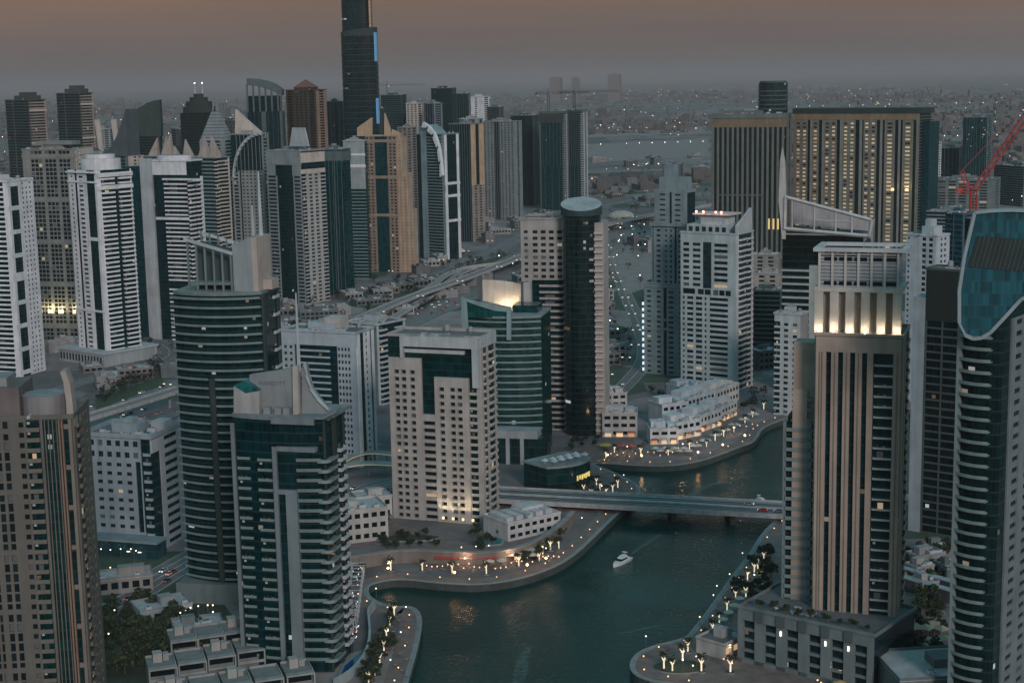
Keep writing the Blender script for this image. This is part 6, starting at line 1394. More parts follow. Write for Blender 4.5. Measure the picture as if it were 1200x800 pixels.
for i in range(10): x = -w * .45 + w * .09 * i; s = MB(); s.hexa([(x - 1.6, -7 - (i % 2) * 4, 15.6), (x + 1.6, -7 - (i % 2) * 4, 15.6), (x + 1.6, -4 - (i % 2) * 4, 15.6), (x - 1.6, -4 - (i % 2) * 4, 15.6), (x - .1, -5.6 - (i % 2) * 4, 16.8), (x + .1, -5.6 - (i % 2) * 4, 16.8), (x + .1, -5.4 - (i % 2) * 4, 16.8), (x - .1, -5.4 - (i % 2) * 4, 16.8)], wall((.5, .5, .52))); s.tube((x, -5.5 - (i % 2) * 4, 13.4), (x, -5.5 - (i % 2) * 4, 15.7), .08, .08, wall(GREY), 4); s.build('terrace_canopy', b.e)
b.done()
# curved pale canopies with warm light left of the beige tower
for k, (x, y, l_, lb) in enumerate(((418, 562, 20, 'lower long curved pale canopy with a warm lit edge left of the beige tower'), (430, 548, 15, 'upper short curved pale canopy with a warm lit edge left of the beige tower'))):
    p = G(x, y); e = empty('curved_canopy', (*p, 0), .45); tag(e, lb, 'canopy'); cpn = [(-l_ + 2 * l_ * i / 10, 3 * sin(i * .31) * 1.5) for i in range(11)]
    ribbon('canopy_roof', cpn, -4, 4, lambda i: 6 + 1.6 * sin(i * .31), wall((.34, .31, .30)), None, h=.5, parent=e); ribbon('lit_edge', cpn, -4.3, -4.02, lambda i: 6 + 1.6 * sin(i * .31), flat((.6, .5, .3), .5, 'lit_edge', 0, (1, .78, .5), .12), None, h=.5, parent=e)
    for i in (1, 4, 7, 9): s = MB(); s.tube((*cpn[i], 0), (*cpn[i], 5.6), .3, .3, wall(GREY)); s.build('post', e)

# ------------------------------------------------------------------ trees
LEAF = [noisy('leaves', c, 1.2, .6, 1.4, .7) for c in ((.022, .038, .018), (.030, .048, .020), (.018, .030, .020))]; BARK = noisy('bark', (.08, .06, .045), 2)
def crown_mesh(r, h, seed, n=330, col=0, leaf=.5):
    rr = random.Random(seed); s = MB(); cl = [(rr.uniform(-.62, .62) * r, rr.uniform(-.62, .62) * r, rr.uniform(.25, .85) * h, rr.uniform(.3, .55) * r) for _ in range(9)]
    for i in range(n):
        cx, cy, cz, cr_ = rr.choice(cl); v = Vector((rr.gauss(0, 1), rr.gauss(0, 1), rr.gauss(0, 1))).normalized() * cr_ * rr.uniform(.55, 1.05); c = Vector((cx, cy, cz)) + Vector((v.x, v.y, v.z * .75))
        a = Vector((rr.gauss(0, 1), rr.gauss(0, 1), rr.gauss(0, 1))).normalized(); b_ = a.cross(Vector((rr.gauss(0, 1), rr.gauss(0, 1), rr.gauss(0, 1)))).normalized(); l = leaf * rr.uniform(.7, 1.4)
        s.quad(c - a * l, c - b_ * l * .6, c + a * l, c + b_ * l * .6, LEAF[(col + (i % 5 == 0)) % 3])
    return s.mesh('crown')
def trunk_mesh(h, r, seed):
    rr = random.Random(seed); s = MB(); s.tube((0, 0, -.1), (.1, 0, h * .55), r, r * .7, BARK)
    for k in range(4): a = rr.uniform(0, 6.28); s.tube((.1, 0, h * .5), (cos(a) * h * .3, sin(a) * h * .3, h * rr.uniform(.8, 1)), r * .6, r * .2, BARK, 5)
    return s.mesh('trunk')
TREES = []; FT = MB()
for k in range(4):
    h = (5, 6.5, 4.2, 7.5)[k]; TREES.append((trunk_mesh(h * .6, .22, k), crown_mesh(h * .46, h * .62, 40 + k, 340, k % 3, .55), h * .35))
def tree(p, label, group, rr=rn, sc=None, z=0.0, kind='tree'):
    if p[1] > 930 and kind == 'tree':
        q = rr.uniform(2.2, 3.8) * (sc or 1) / 1.2; FT.tube((p[0], p[1], 0), (p[0], p[1], q), .25, .15, BARK, 4)
        for i in range(46):
            v = Vector((rr.gauss(0, 1), rr.gauss(0, 1), rr.gauss(0, .8))).normalized() * q * rr.uniform(.4, 1); c = Vector((p[0], p[1], q * 1.5)) + v; a = Vector((rr.gauss(0, 1), rr.gauss(0, 1), rr.gauss(0, 1))).normalized() * .8; b_ = a.cross(Vector((0, .3, 1))).normalized() * .7
            FT.quad(c - a, c - b_, c + a, c + b_, LEAF[i % 3])
        return
    tm, cm_, cz = rr.choice(TREES); e = empty(kind, (p[0], p[1], z), rr.uniform(0, 6.28)); tag(e, label, 'tree', group); sc = sc or rr.uniform(.75, 1.3); e.scale = (sc,) * 3
    link('trunk', tm, e, (0, 0, 0)); link('crown', cm_, e, (0, 0, cz)); return e
def tree_area(poly, n, label, group, gap=4, road=5, sc=None, kind='tree'):
    xs = [p[0] for p in poly]; ys = [p[1] for p in poly]; k = tr = 0; pts_ = []
    while k < n and tr < n * 40:
        tr += 1; px, py = rn.uniform(min(xs), max(xs)), rn.uniform(min(ys), max(ys))
        if not inpoly(px, py, poly): continue
        p = G(px, py)
        if any(math.hypot(p[0] - a, p[1] - c) < gap for a, c in pts_) or any(seg_d(p, a, c) < road + 4 for rd in roads for a, c in zip(rd[::2], rd[2::2])): continue
        pts_.append(p); tree(p, label, group, sc=sc and rn.uniform(*sc)); k += 1
tree_area([(112, 722), (160, 712), (250, 735), (262, 768), (215, 775), (180, 790), (112, 795)], 70, 'dark leafy tree in the park left of the dark curved towers', 'trees in the park at the lower left', 3.5, 1)
tree_area([(150, 448), (185, 425), (192, 440), (150, 460), (118, 475), (112, 466)], 34, 'dark tree in the strip along the elevated line at the left', 'trees along the elevated line', 6, 0, (1.0, 1.6))
tree_area([(440, 632), (500, 628), (520, 640), (450, 645)], 14, 'dark tree in the planting in front of the beige tower', 'trees in front of the beige tower', 4, 0, (.6, .9))
tree_area([(545, 622), (575, 618), (600, 630), (560, 648)], 9, 'dark tree beside the small green pool', 'trees beside the small green pool', 3, 0, (.6, .9))
tree_area([(610, 655), (640, 640), (665, 615), (660, 632), (640, 650), (615, 664)], 16, 'dark tree along the restaurant promenade', 'trees along the restaurant promenade', 3, 0, (.5, .8))
tree_area([(430, 345), (520, 312), (600, 296), (590, 304), (480, 345)], 40, 'small tree on the lawn along the flyovers', 'trees along the flyovers', 6, 2, (1.0, 1.6))
tree_area([(708, 395), (760, 380), (760, 425), (712, 440)], 12, 'tree among the low buildings behind the black cylinder tower', 'trees by the side street', 5, 2, (1, 1.5))
tree_area([(755, 460), (800, 448), (870, 470), (900, 460), (890, 480), (800, 490)], 16, 'tree behind the white waterfront terraces', 'trees behind the white waterfront terraces', 5, 0, (.8, 1.3))
tree_area([(880, 655), (905, 640), (908, 700), (870, 700)], 12, 'dark tree on the right bank below the bridge', 'trees on the right bank', 4, 0, (.7, 1.0))
tree_area([(1045, 755), (1100, 770), (1105, 800), (1060, 810)], 22, 'dark tree among the sandy canopies at the lower right', 'trees at the lower right', 3.5, 0, (.8, 1.1))
tree_area([(430, 770), (448, 750), (455, 720), (464, 716), (460, 760), (440, 800), (420, 812)], 26, 'dark tree on the left promenade point', 'trees on the left point', 3, 0, (.5, .8))
tree_area([(660, 560), (700, 560), (715, 580), (660, 585)], 10, 'dark tree on the promenade tip beside the bridge', 'trees beside the bridge', 3, 0, (.5, .7))
tree_area([(690, 300), (760, 262), (830, 262), (760, 330), (735, 350)], 34, 'dark tree among the lots behind the black cylinder tower', 'trees among the middle lots', 8, 3, (1.1, 1.9))
tree_area([(640, 246), (690, 236), (830, 236), (830, 244), (700, 256)], 30, 'dark tree along the junction beyond the cylinder tower', 'trees along the junction', 8, 3, (1.4, 2.2))
tree_area([(1066, 690), (1100, 680), (1105, 745), (1070, 740)], 16, 'dark tree between the brown tower and the blue sail tower', 'trees right of the brown tower', 3.5, 0, (.7, 1.1))
tree_area([(90, 405), (205, 400), (205, 420), (150, 418)], 16, 'dark tree at the foot of the grey column tower', 'trees at the foot of the left towers', 6, 0, (1.0, 1.6))
tree_area([(330, 350), (420, 322), (560, 302), (560, 340), (480, 378), (340, 402)], 60, 'small dark tree among the low buildings left of the flyovers', 'trees among the low buildings', 7, 2, (.9, 1.6))
tree_area([(400, 575), (455, 565), (455, 625), (400, 625)], 12, 'dark tree between the pale stepped block and the beige tower', 'trees left of the beige tower', 4, 2, (.7, 1.1))
tree_area([(590, 520), (700, 512), (700, 535), (600, 540)], 12, 'dark tree beside the podium of the teal glass tower', 'trees beside the teal tower', 4, 0, (.6, .9))
tree_area([(1060, 650), (1110, 640), (1110, 700), (1066, 705)], 18, 'dark tree on the lot behind the brown tower', 'trees behind the brown tower', 4, 0, (.8, 1.2))
tree_area([(850, 690), (905, 640), (905, 700), (880, 715)], 12, 'dark tree between the podium and the right bank', 'trees between podium and bank', 3.5, 0, (.6, .9))
tree_area([(690, 200), (830, 192), (830, 232), (700, 236)], 30, 'tree along the wide desert road in the middle distance', 'trees along the desert road', 9, 3, (1.4, 2.2))
for i in range(9): tree((lambda q: (q.x, q.y))(PODV[0] + PODV[1] * (.12 + .1 * i) + Vector((-math.sin(PODV[2]), math.cos(PODV[2]))) * 3.0), 'small tree in the roof garden on the framed podium', 'roof garden trees on the podium', sc=.55, z=PODZ + .3)
tag(FT.build('roadside_trees'), 'small dark trees scattered along the far roads and between the low buildings', 'trees', kind='stuff')
# trees wrapped in lights
LWR = flat((.7, .6, .45), .5, 'light_wrapped_bark', 0, (1, .82, .58), .75)
lt = MB(); lt.tube((0, 0, 0), (0, 0, 2.6), .26, .24, LWR, 7); lt.tube((0, 0, 2.5), (-1.1, .1, 4.3), .2, .13, LWR, 6); lt.tube((0, 0, 2.5), (1.0, -.2, 4.1), .2, .13, LWR, 6); lt.tube((0, 0, 2.5), (.1, 1.0, 4.0), .2, .12, LWR, 6); LTM = lt.mesh('trunk'); LTC = crown_mesh(1.7, 1.9, 77, 130, 0, .34)
bed = MB(); bed.prism([(1.3 * cos(2 * pi * i / 12), 1.3 * sin(2 * pi * i / 12)) for i in range(12)], 0, .35, KERB, SOIL); BEDM = bed.mesh('planter_ring')
def lit_tree(px, py, where, group, sc=1.0):
    p = G(px, py); e = empty('light_wrapped_tree', (*p, .05), rn.uniform(0, 6.28)); tag(e, 'forked tree wrapped in warm lights ' + where, 'tree', group); sc *= rn.uniform(.85, 1.15); e.scale = (sc,) * 3
    link('trunk', LTM, e); link('crown', LTC, e, (0, 0, 3.7)); link('planter_ring', BEDM, e)
for x, y in ((457, 733), (453, 748), (450, 763), (445, 779), (440, 792), (462, 722), (432, 800)): lit_tree(x, y, 'on the left promenade point', 'lit trees on the left point')
for x, y in ((458, 669), (495, 669), (530, 672), (570, 673), (608, 664), (632, 657), (655, 643), (636, 650), (425, 674), (645, 645)): lit_tree(x, y, 'along the restaurant promenade', 'lit trees on the restaurant promenade')
for x, y in ((703, 575), (710, 582), (718, 577), (684, 578), (699, 569), (693, 583), (724, 572)): lit_tree(x, y, 'on the promenade tip beside the bridge', 'lit trees beside the bridge')
for x, y in ((720, 531), (751, 534), (783, 534), (808, 527), (828, 524), (838, 517), (860, 507), (873, 496), (882, 489), (895, 480), (710, 537), (848, 512)): lit_tree(x, y, 'on the far waterfront promenade', 'lit trees on the far promenade')
for x, y in ((778, 784), (788, 787), (800, 775), (806, 764), (822, 787), (856, 788)): lit_tree(x, y, 'in the round planting of the right point', 'lit trees on the right point', 1.15)
for x, y in ((895, 657), (888, 667)): lit_tree(x, y, 'on the right bank below the bridge', 'lit trees on the right bank')
p = G(797, 782); e = empty('round_planter', (*p, 0)); tag(e, 'large dark round planting bed on the right promenade point', 'planter'); s = MB(); s.prism([(9 * cos(2 * pi * i / 28), 6 * sin(2 * pi * i / 28)) for i in range(28)], 0, .5, KERB, SOIL); s.build('bed', e)

# ------------------------------------------------------------------ lamps
GLO = flat((.9, .88, .8), .5, 'lamp_globe', 0, (1, .88, .70), 2.6)
s = MB(); s.tube((0, 0, 0), (0, 0, 3.6), .09, .06, wall(DGREY)); PM = s.mesh('pole'); s = MB(); s.ball((0, 0, 3.8), .26, GLO); GMh = s.mesh('globe')
def lamp(p, label, group, sc=1, z=.05):
    e = empty('globe_lamp', (p[0], p[1], z)); tag(e, label, 'lamp', group); e.scale = (sc,) * 3; link('pole', PM, e); link('globe', GMh, e)
for x, y in ((476, 722), (470, 752), (458, 785), (441, 700), (757, 757), (816, 781), (836, 708), (840, 697), (855, 683), (870, 658), (820, 734), (731, 565), (682, 616), (541, 651), (558, 650), (573, 649), (600, 660), (812, 792)): lamp(G(x, y), 'white globe lamp on a slim post along the canal promenade', 'globe lamps along the canal')
for x, y in ((212, 730), (218, 727), (224, 724), (233, 722), (244, 721), (250, 721), (248, 732), (135, 727), (130, 745), (128, 755), (106, 656), (112, 653), (119, 654), (130, 655), (142, 654), (154, 654), (160, 656), (130, 676)): lamp(G(x, y), 'white globe lamp around the park at the lower left', 'globe lamps around the park', 1.1)
s = MB(); m_ = wall(DGREY); s.tube((0, 0, 0), (0, 0, 11), .2, .12, m_); s.tube((0, 0, 11), (2.4, 0, 11.5), .1, .08, m_, 5); s.tube((0, 0, 11), (-2.4, 0, 11.5), .1, .08, m_, 5); SPM = s.mesh('pole')
s = MB(); s.box(-.7, .7, -.3, .3, -.12, .12, flat((.9, .85, .7), .5, 'lamp_head', 0, (1, .84, .6), 1.6)); SHM = s.mesh('lamp_head')
ns_ = 0
for rd, sp_, w in ((roads[0], 60, 15), (roads[4], 70, 10), (roads[5], 80, 16), (roads[8], 45, 6.5), (roads[9], 60, 7), (roads[7], 90, 14), (roads[2], 50, 9)):
    acc = 0; pth = offs(rd, w)
    for a, c in zip(pth, pth[1:]):
        L_ = math.hypot(c[0] - a[0], c[1] - a[1]); acc += L_
        if acc > sp_ and ns_ < 130 and a[1] > 400:
            acc = 0; ns_ += 1; e = empty('street_lamp', (*a, 0), math.atan2(c[1] - a[1], c[0] - a[0]) + pi / 2); tag(e, 'double armed street lamp standing along one of the wide roads', 'street lamp', 'street lamps along the roads'); link('pole', SPM, e)
            for sx_ in (-2.6, 2.6): link('lamp_head', SHM, e, (sx_, 0, 11.5))
# floodlights scattered between the low buildings in the middle distance
s = MB(); s.tube((0, 0, 0), (0, 0, 14), .25, .15, m_); FPM = s.mesh('pole'); s = MB(); s.ball((0, 0, 14.6), .55, flat((.9, .9, .8), .5, 'flood_lamp', 0, (1, .92, .78), 3.5), 6, 4); FLM = s.mesh('lamp_head')
def flood(x, y, sc=1.0):
    p = G(x, y); e = empty('floodlight_mast', (*p, 0)); tag(e, 'bright floodlight on a mast among the roads and lots behind the towers', 'floodlight', 'floodlights among the far lots'); e.scale = (sc,) * 3; link('pole', FPM, e); link('lamp_head', FLM, e)
for x, y in ((711, 205), (722, 204), (736, 206), (748, 202), (759, 201), (786, 166), (795, 167), (727, 283), (740, 280), (755, 276), (728, 290), (741, 288), (726, 293), (725, 299), (756, 294), (713, 300), (748, 301), (756, 302), (723, 313), (748, 314), (750, 340), (716, 352), (724, 406), (715, 395), (585, 318), (601, 322), (704, 155), (700, 158), (718, 156), (752, 131), (762, 130), (766, 142), (791, 148), (402, 333), (393, 333), (386, 332), (408, 333), (535, 296), (525, 299),
             (1188, 232), (1184, 236), (1190, 240), (1176, 225), (1193, 228), (1186, 244), (1178, 240), (1197, 243), (1182, 229), (1100, 252), (1095, 254)): flood(x, y, .8 + .4 * rn.random() if y > 180 else 1.6)

# ------------------------------------------------------------------ parasols, boats, cars
def parasol(px, py, col, label, group, r=2.0, em=None):
    p = G(px, py); e = empty('parasol', (*p, .05), rn.uniform(0, 1.5)); tag(e, label, 'parasol', group); m = flat(col, .7, 'canvas')
    k = ('par', col, r)
    if k not in MESHC:
        s = MB(); n = 8
        for i in range(n): a, b_ = 2 * pi * i / n, 2 * pi * (i + 1) / n; s.quad((r * cos(a), r * sin(a), 2.5), (r * cos(b_), r * sin(b_), 2.5), (.05 * cos(b_), .05 * sin(b_), 3.4), (.05 * cos(a), .05 * sin(a), 3.4), m); s.quad((r * cos(a), r * sin(a), 2.3), (r * cos(b_), r * sin(b_), 2.3), (r * cos(b_), r * sin(b_), 2.5), (r * cos(a), r * sin(a), 2.5), m)
        MESHC[k] = s.mesh('canopy'); s = MB(); s.tube((0, 0, 0), (0, 0, 3.4), .05, .05, wall(DGREY)); MESHC['parpole'] = s.mesh('pole')
    link('canopy', MESHC[k], e); link('pole', MESHC['parpole'], e)
for x, y in ((513, 656), (526, 656), (537, 659), (545, 660), (554, 660), (562, 659)): parasol(x, y, (.45, .035, .03), 'red parasol over restaurant tables below the beige tower', 'red parasols below the beige tower', 2.5)
for x, y in ((577, 659), (591, 657), (602, 655), (616, 652), (624, 656), (574, 664), (588, 663)): parasol(x, y, (.55, .46, .38), 'cream parasol over tables on the restaurant promenade', 'cream parasols on the restaurant promenade', 2.2)
for x, y in ((733, 526), (741, 527), (726, 527)): parasol(x, y, (.42, .08, .06), 'red parasol at the left end of the far waterfront', 'red parasols on the far waterfront', 2.4)
parasol(709, 526, (.50, .36, .05), 'yellow parasol at the left end of the far waterfront', None, 3.6)
for i in range(22): parasol(768 + i * 5.6, 530 - max(0, i - 7) * 3.1 + (i % 2) * 3, (.55, .50, .45), 'pale parasol in front of the white waterfront terraces', 'pale parasols on the far waterfront', 2.2)
for x, y in ((640, 540), (648, 543), (655, 540), (662, 542), (670, 539), (676, 541), (683, 538)): parasol(x, y, (.52, .53, .56), 'white parasol on the terrace right of the teal glass tower', 'white parasols beside the teal tower', 2.6)
for x, y in ((958, 812), (984, 808), (1004, 812)): parasol(x, y, (.5, .3, .15), 'amber parasol in front of the framed podium at the bottom', 'amber parasols at the bottom', 2.4)
# restaurant kiosks backing on the terrace wall, lit inside
for k in range(11):
    x = 474 + k * 14.5; y = 657 + (3 if 2 < k < 8 else 0) - max(0, k - 9) * 5; p, q_ = Vector(G(x, y)), Vector(G(x + 10, y - max(0, k - 9) * 4)); dr = q_ - p; e = empty('restaurant_kiosk', (*p, 0), math.atan2(dr.y, dr.x)); tag(e, 'small lit restaurant bay under an awning along the curved terrace wall', 'restaurant', 'restaurant bays along the terrace wall')
    s = MB(); s.box(-2.4, 2.4, 0, 1.6, 0, 3.4, wall((.2, .16, .14))); s.build('wall', e); s = MB(); s.box(-2, 2, -.08, -.005, .5, 2.6, SHOP[k % 3]); s.build('shopfront', e)
    s = MB(); s.hexa([(-2.6, -2.6, 2.8), (2.6, -2.6, 2.8), (2.6, 0, 3.5), (-2.6, 0, 3.5), (-2.6, -2.6, 2.95), (2.6, -2.6, 2.95), (2.6, 0, 3.65), (-2.6, 0, 3.65)], wall(((.48, .06, .05), (.48, .06, .05), (.5, .44, .37))[k % 3] if 2 < k < 8 else (.4, .35, .3))); s.build('awning', e)
# tables with stools along the promenades
s = MB(); s.tube((0, 0, 0), (0, 0, .72), .07, .07, wall(DGREY)); s.tube((0, 0, .72), (0, 0, .77), .6, .6, wall((.35, .3, .26)), 12); TBM = s.mesh('table_top'); s = MB(); s.tube((0, 0, 0), (0, 0, .42), .05, .05, wall(DGREY)); s.tube((0, 0, .42), (0, 0, .48), .24, .24, wall((.3, .12, .09)), 10); STM = s.mesh('stool')
def table(px, py, label, group):
    e = empty('cafe_table', (*G(px, py), .06), rn.uniform(0, 1.5)); tag(e, label, 'table', group); link('table_top', TBM, e)
    for a in range(4): link('stool', STM, e, (1.05 * cos(a * pi / 2), 1.05 * sin(a * pi / 2), 0))
for i in range(46): table(500 + i * 3.4 + rn.uniform(-1, 1), 663 - max(0, i - 27) * .75 + rn.uniform(-4, 7), 'small round cafe table with stools on the restaurant promenade', 'cafe tables on the restaurant promenade')
for i in range(40): table(716 + i * 4.2, 533 - max(0, i - 15) * 1.5 + rn.uniform(-4, 4), 'small round cafe table with stools on the far waterfront', 'cafe tables on the far waterfront')
# warm ground lamps below the parasols
WG = flat((.8, .5, .3), .5, 'table_lamp', 0, (1, .55, .25), 2.5)
s = MB(); s.tube((0, 0, 0), (0, 0, .9), .12, .12, wall(DGREY)); TLP = s.mesh('post'); s = MB(); s.ball((0, 0, 1.05), .26, WG, 6, 4); TLG = s.mesh('lamp_globe')
def small_lamp(px, py):
    e = empty('bollard_lamp', (*G(px, py), .05)); tag(e, 'small warm bollard lamp on the canal promenade', 'lamp', 'warm bollard lamps'); link('post', TLP, e); link('lamp_globe', TLG, e)
for i in range(26): small_lamp(500 + i * 6.2, 664 - max(0, i - 15) * 1.4 + rn.uniform(-3, 5))
for i in range(24): small_lamp(716 + i * 7.2, 534 - max(0, i - 9) * 2.6 + rn.uniform(-3, 3))
for x, y in ((958, 800), (962, 803), (1003, 803), (1010, 806), (985, 806), (858, 780), (850, 768), (848, 775), (842, 756), (880, 690), (885, 686)): small_lamp(x, y)
for x, y, en, c in ((545, 664, 900, (1, .55, .3)), (600, 660, 900, (1, .65, .4)), (735, 531, 700, (1, .6, .35)), (800, 528, 900, (1, .6, .35)), (860, 508, 700, (1, .6, .35)), (640, 652, 500, (1, .7, .45)), (984, 800, 900, (1, .55, .3)), (855, 770, 500, (1, .7, .4)), (800, 785, 500, (1, .8, .55)), (455, 670, 300, (1, .8, .55)), (250, 728, 600, (1, .65, .35)), (455, 750, 300, (1, .8, .55)), (884, 684, 600, (1, .8, .5)), (705, 578, 500, (1, .8, .55))):
    e = empty('promenade_lamp', (*G(x, y), 0)); tag(e, 'lamp on a short post among the promenade tables and trees', 'lamp', 'promenade lamps'); link('post', PM, e); link('globe', GMh, e)
    pl = bpy.data.lights.new('promenade_light', 'POINT'); pl.energy = en; pl.color = c; pl.shadow_soft_size = .4; link('promenade_light', pl, e, (0, 0, 4.6))

AMB = flat((.9, .6, .3), .5, 'amber_globe', 0, (1, .5, .16), 26); s = MB(); s.ball((0, 0, 3.9), .42, AMB); AMG = s.mesh('globe')
for x, y in ((455, 676), (533, 681), (618, 672), (640, 664), (752, 542), (818, 538), (847, 529), (873, 518), (712, 541)):
    e = empty('amber_lamp', (*G(x, y), 0)); tag(e, 'amber globe lamp right at the edge of the canal promenade', 'lamp', 'amber lamps at the quay'); link('pole', PM, e); link('globe', AMG, e)
for pth, i0, i1 in ((offs(smooth(SH, 1), 4.2), 6, 92), (offs(smooth(RS, 1), 3.6), 6, 60)):
    acc = 0
    for a, c in zip(pth, pth[1:]):
        acc += math.hypot(c[0] - a[0], c[1] - a[1])
        if acc > 10.5 and 470 < a[1] < 950 and a[0] < 190:
            acc = 0; e = empty('bollard_lamp', (a[0], a[1], .05)); tag(e, 'small warm bollard lamp on the canal promenade', 'lamp', 'warm bollard lamps'); link('post', TLP, e); link('lamp_globe', TLG, e)
for x, y in ((868, 690), (876, 680), (884, 672), (862, 702), (852, 716), (843, 730), (835, 742), (826, 752), (838, 762), (874, 700)): lit_tree(x, y, 'on the right bank beside the podium', 'lit trees beside the podium')
for i in range(14): table(822 + i * 4.6 + rn.uniform(-3, 3), 760 - i * 5.6, 'small round table with stools on the right bank', 'cafe tables on the right bank')
for i in range(9): parasol(828 + i * 6.5, 757 - i * 8.2, (.50, .46, .40), 'cream parasol on the right bank promenade', 'cream parasols on the right bank', 2.0)
for i in range(12): table(462 + (i % 3) * 7 + rn.uniform(-2, 2), 722 + i * 6.5, 'small round table with stools on the left promenade point', 'cafe tables on the left point')
def yacht(px, py, rz, label, L_=12.0):
    r = ray(px, py); t = (WL - CZ) / r.z; e = empty('motor_yacht', (r.x * t, r.y * t, WL), rz); tag(e, label, 'boat'); m = flat((.62, .63, .66), .3, 'boat_white'); dk_ = wpane[0]
    def ring(x, w, z): return [(x, -w, z), (x, w, z)]
    s = MB(); st = [(-.5, .15), (-.3, .165), (0, .17), (.25, .12), (.42, .045), (.5, .004)]
    for (a, wa), (c, wc) in zip(st, st[1:]):
        s.hexa([(a * L_, -wa * L_ * .7, -.3), (c * L_, -wc * L_ * .7, -.3), (c * L_, wc * L_ * .7, -.3), (a * L_, wa * L_ * .7, -.3), (a * L_, -wa * L_, .10 * L_ + .12 * max(0, a) * L_ * .5), (c * L_, -wc * L_, .10 * L_ + .12 * max(0, c) * L_ * .5), (c * L_, wc * L_, .10 * L_ + .12 * max(0, c) * L_ * .5), (a * L_, wa * L_, .10 * L_ + .12 * max(0, a) * L_ * .5)], m)
    s.build('hull', e); h = .105 * L_
    s = MB(); s.hexa([(-.28 * L_, -.12 * L_, h), (.2 * L_, -.10 * L_, h), (.2 * L_, .10 * L_, h), (-.28 * L_, .12 * L_, h), (-.26 * L_, -.11 * L_, h + .11 * L_), (.08 * L_, -.09 * L_, h + .11 * L_), (.08 * L_, .09 * L_, h + .11 * L_), (-.26 * L_, .11 * L_, h + .11 * L_)], m); s.build('cabin', e)
    s = MB(); s.hexa([(-.2 * L_, -.122 * L_, h + .03 * L_), (.19 * L_, -.105 * L_, h + .03 * L_), (.19 * L_, .105 * L_, h + .03 * L_), (-.2 * L_, .122 * L_, h + .03 * L_), (-.2 * L_, -.116 * L_, h + .085 * L_), (.115 * L_, -.098 * L_, h + .085 * L_), (.115 * L_, .098 * L_, h + .085 * L_), (-.2 * L_, .116 * L_, h + .085 * L_)], dk_); s.build('window', e)
    s = MB(); s.box(-.24 * L_, .02 * L_, -.085 * L_, .085 * L_, h + .115 * L_, h + .15 * L_, m); s.tube((-.2 * L_, 0, h + .15 * L_), (-.24 * L_, 0, h + .27 * L_), .12, .06, m); s.box(-.26 * L_, -.2 * L_, -.09 * L_, .09 * L_, h + .22 * L_, h + .235 * L_, m); s.build('flybridge', e)
    return e
yacht(728, 660, R(-125), 'white motor yacht on the open canal below the bridge', 13); yacht(893, 590, R(-60), 'white motor yacht behind the right end of the bridge', 11)
def wake(pts_, w0, w1, name='boat_wake'):
    m, t, b = nodes('foam'); L = t.links.new; tc = t.nodes.new('ShaderNodeTexCoord'); n1 = t.nodes.new('ShaderNodeTexNoise'); n1.inputs['Scale'].default_value = .55; n1.inputs['Detail'].default_value = 8; n1.inputs['Roughness'].default_value = .8; L(tc.outputs['Object'], n1.inputs[0])
    mr = t.nodes.new('ShaderNodeMapRange'); L(n1.outputs[0], mr.inputs[0]); mr.inputs[1].default_value = .44; mr.inputs[2].default_value = .66; mr.inputs[3].default_value = 0; mr.inputs[4].default_value = .4; L(mr.outputs[0], b.inputs['Alpha']); b.inputs['Base Color'].default_value = (.34, .44, .46, 1); b.inputs['Roughness'].default_value = .6
    P = [];
    for x, y in pts_: r = ray(x, y); tt = (WL - CZ) / r.z; P.append((r.x * tt, r.y * tt))
    P = smooth(P, 2); s = MB(); n = len(P)
    for i in range(n - 1):
        wa = (w0 + (w1 - w0) * i / n) * sin(pi * (i + .3) / n) ** .5; wb_ = (w0 + (w1 - w0) * (i + 1) / n) * sin(pi * min(1, (i + 1.3) / n)) ** .5 if i < n - 2 else .1
        A = offs(P, -wa / 2)[i]; B_ = offs(P, wa / 2)[i]; C = offs(P, wb_ / 2)[i + 1]; D_ = offs(P, -wb_ / 2)[i + 1]; s.quad((*A, WL + .03), (*D_, WL + .03), (*C, WL + .03), (*B_, WL + .03), m)
    tag(s.build(name), kind='structure')
wake([(802, 588), (812, 577), (830, 568), (858, 562), (890, 556)], 5, 3); wake([(606, 806), (610, 788), (613, 772), (619, 758)], 6, 3); wake([(738, 650), (752, 640), (775, 625)], 1.5, 3); wake([(725, 742), (745, 738), (775, 732)], 2, 1)

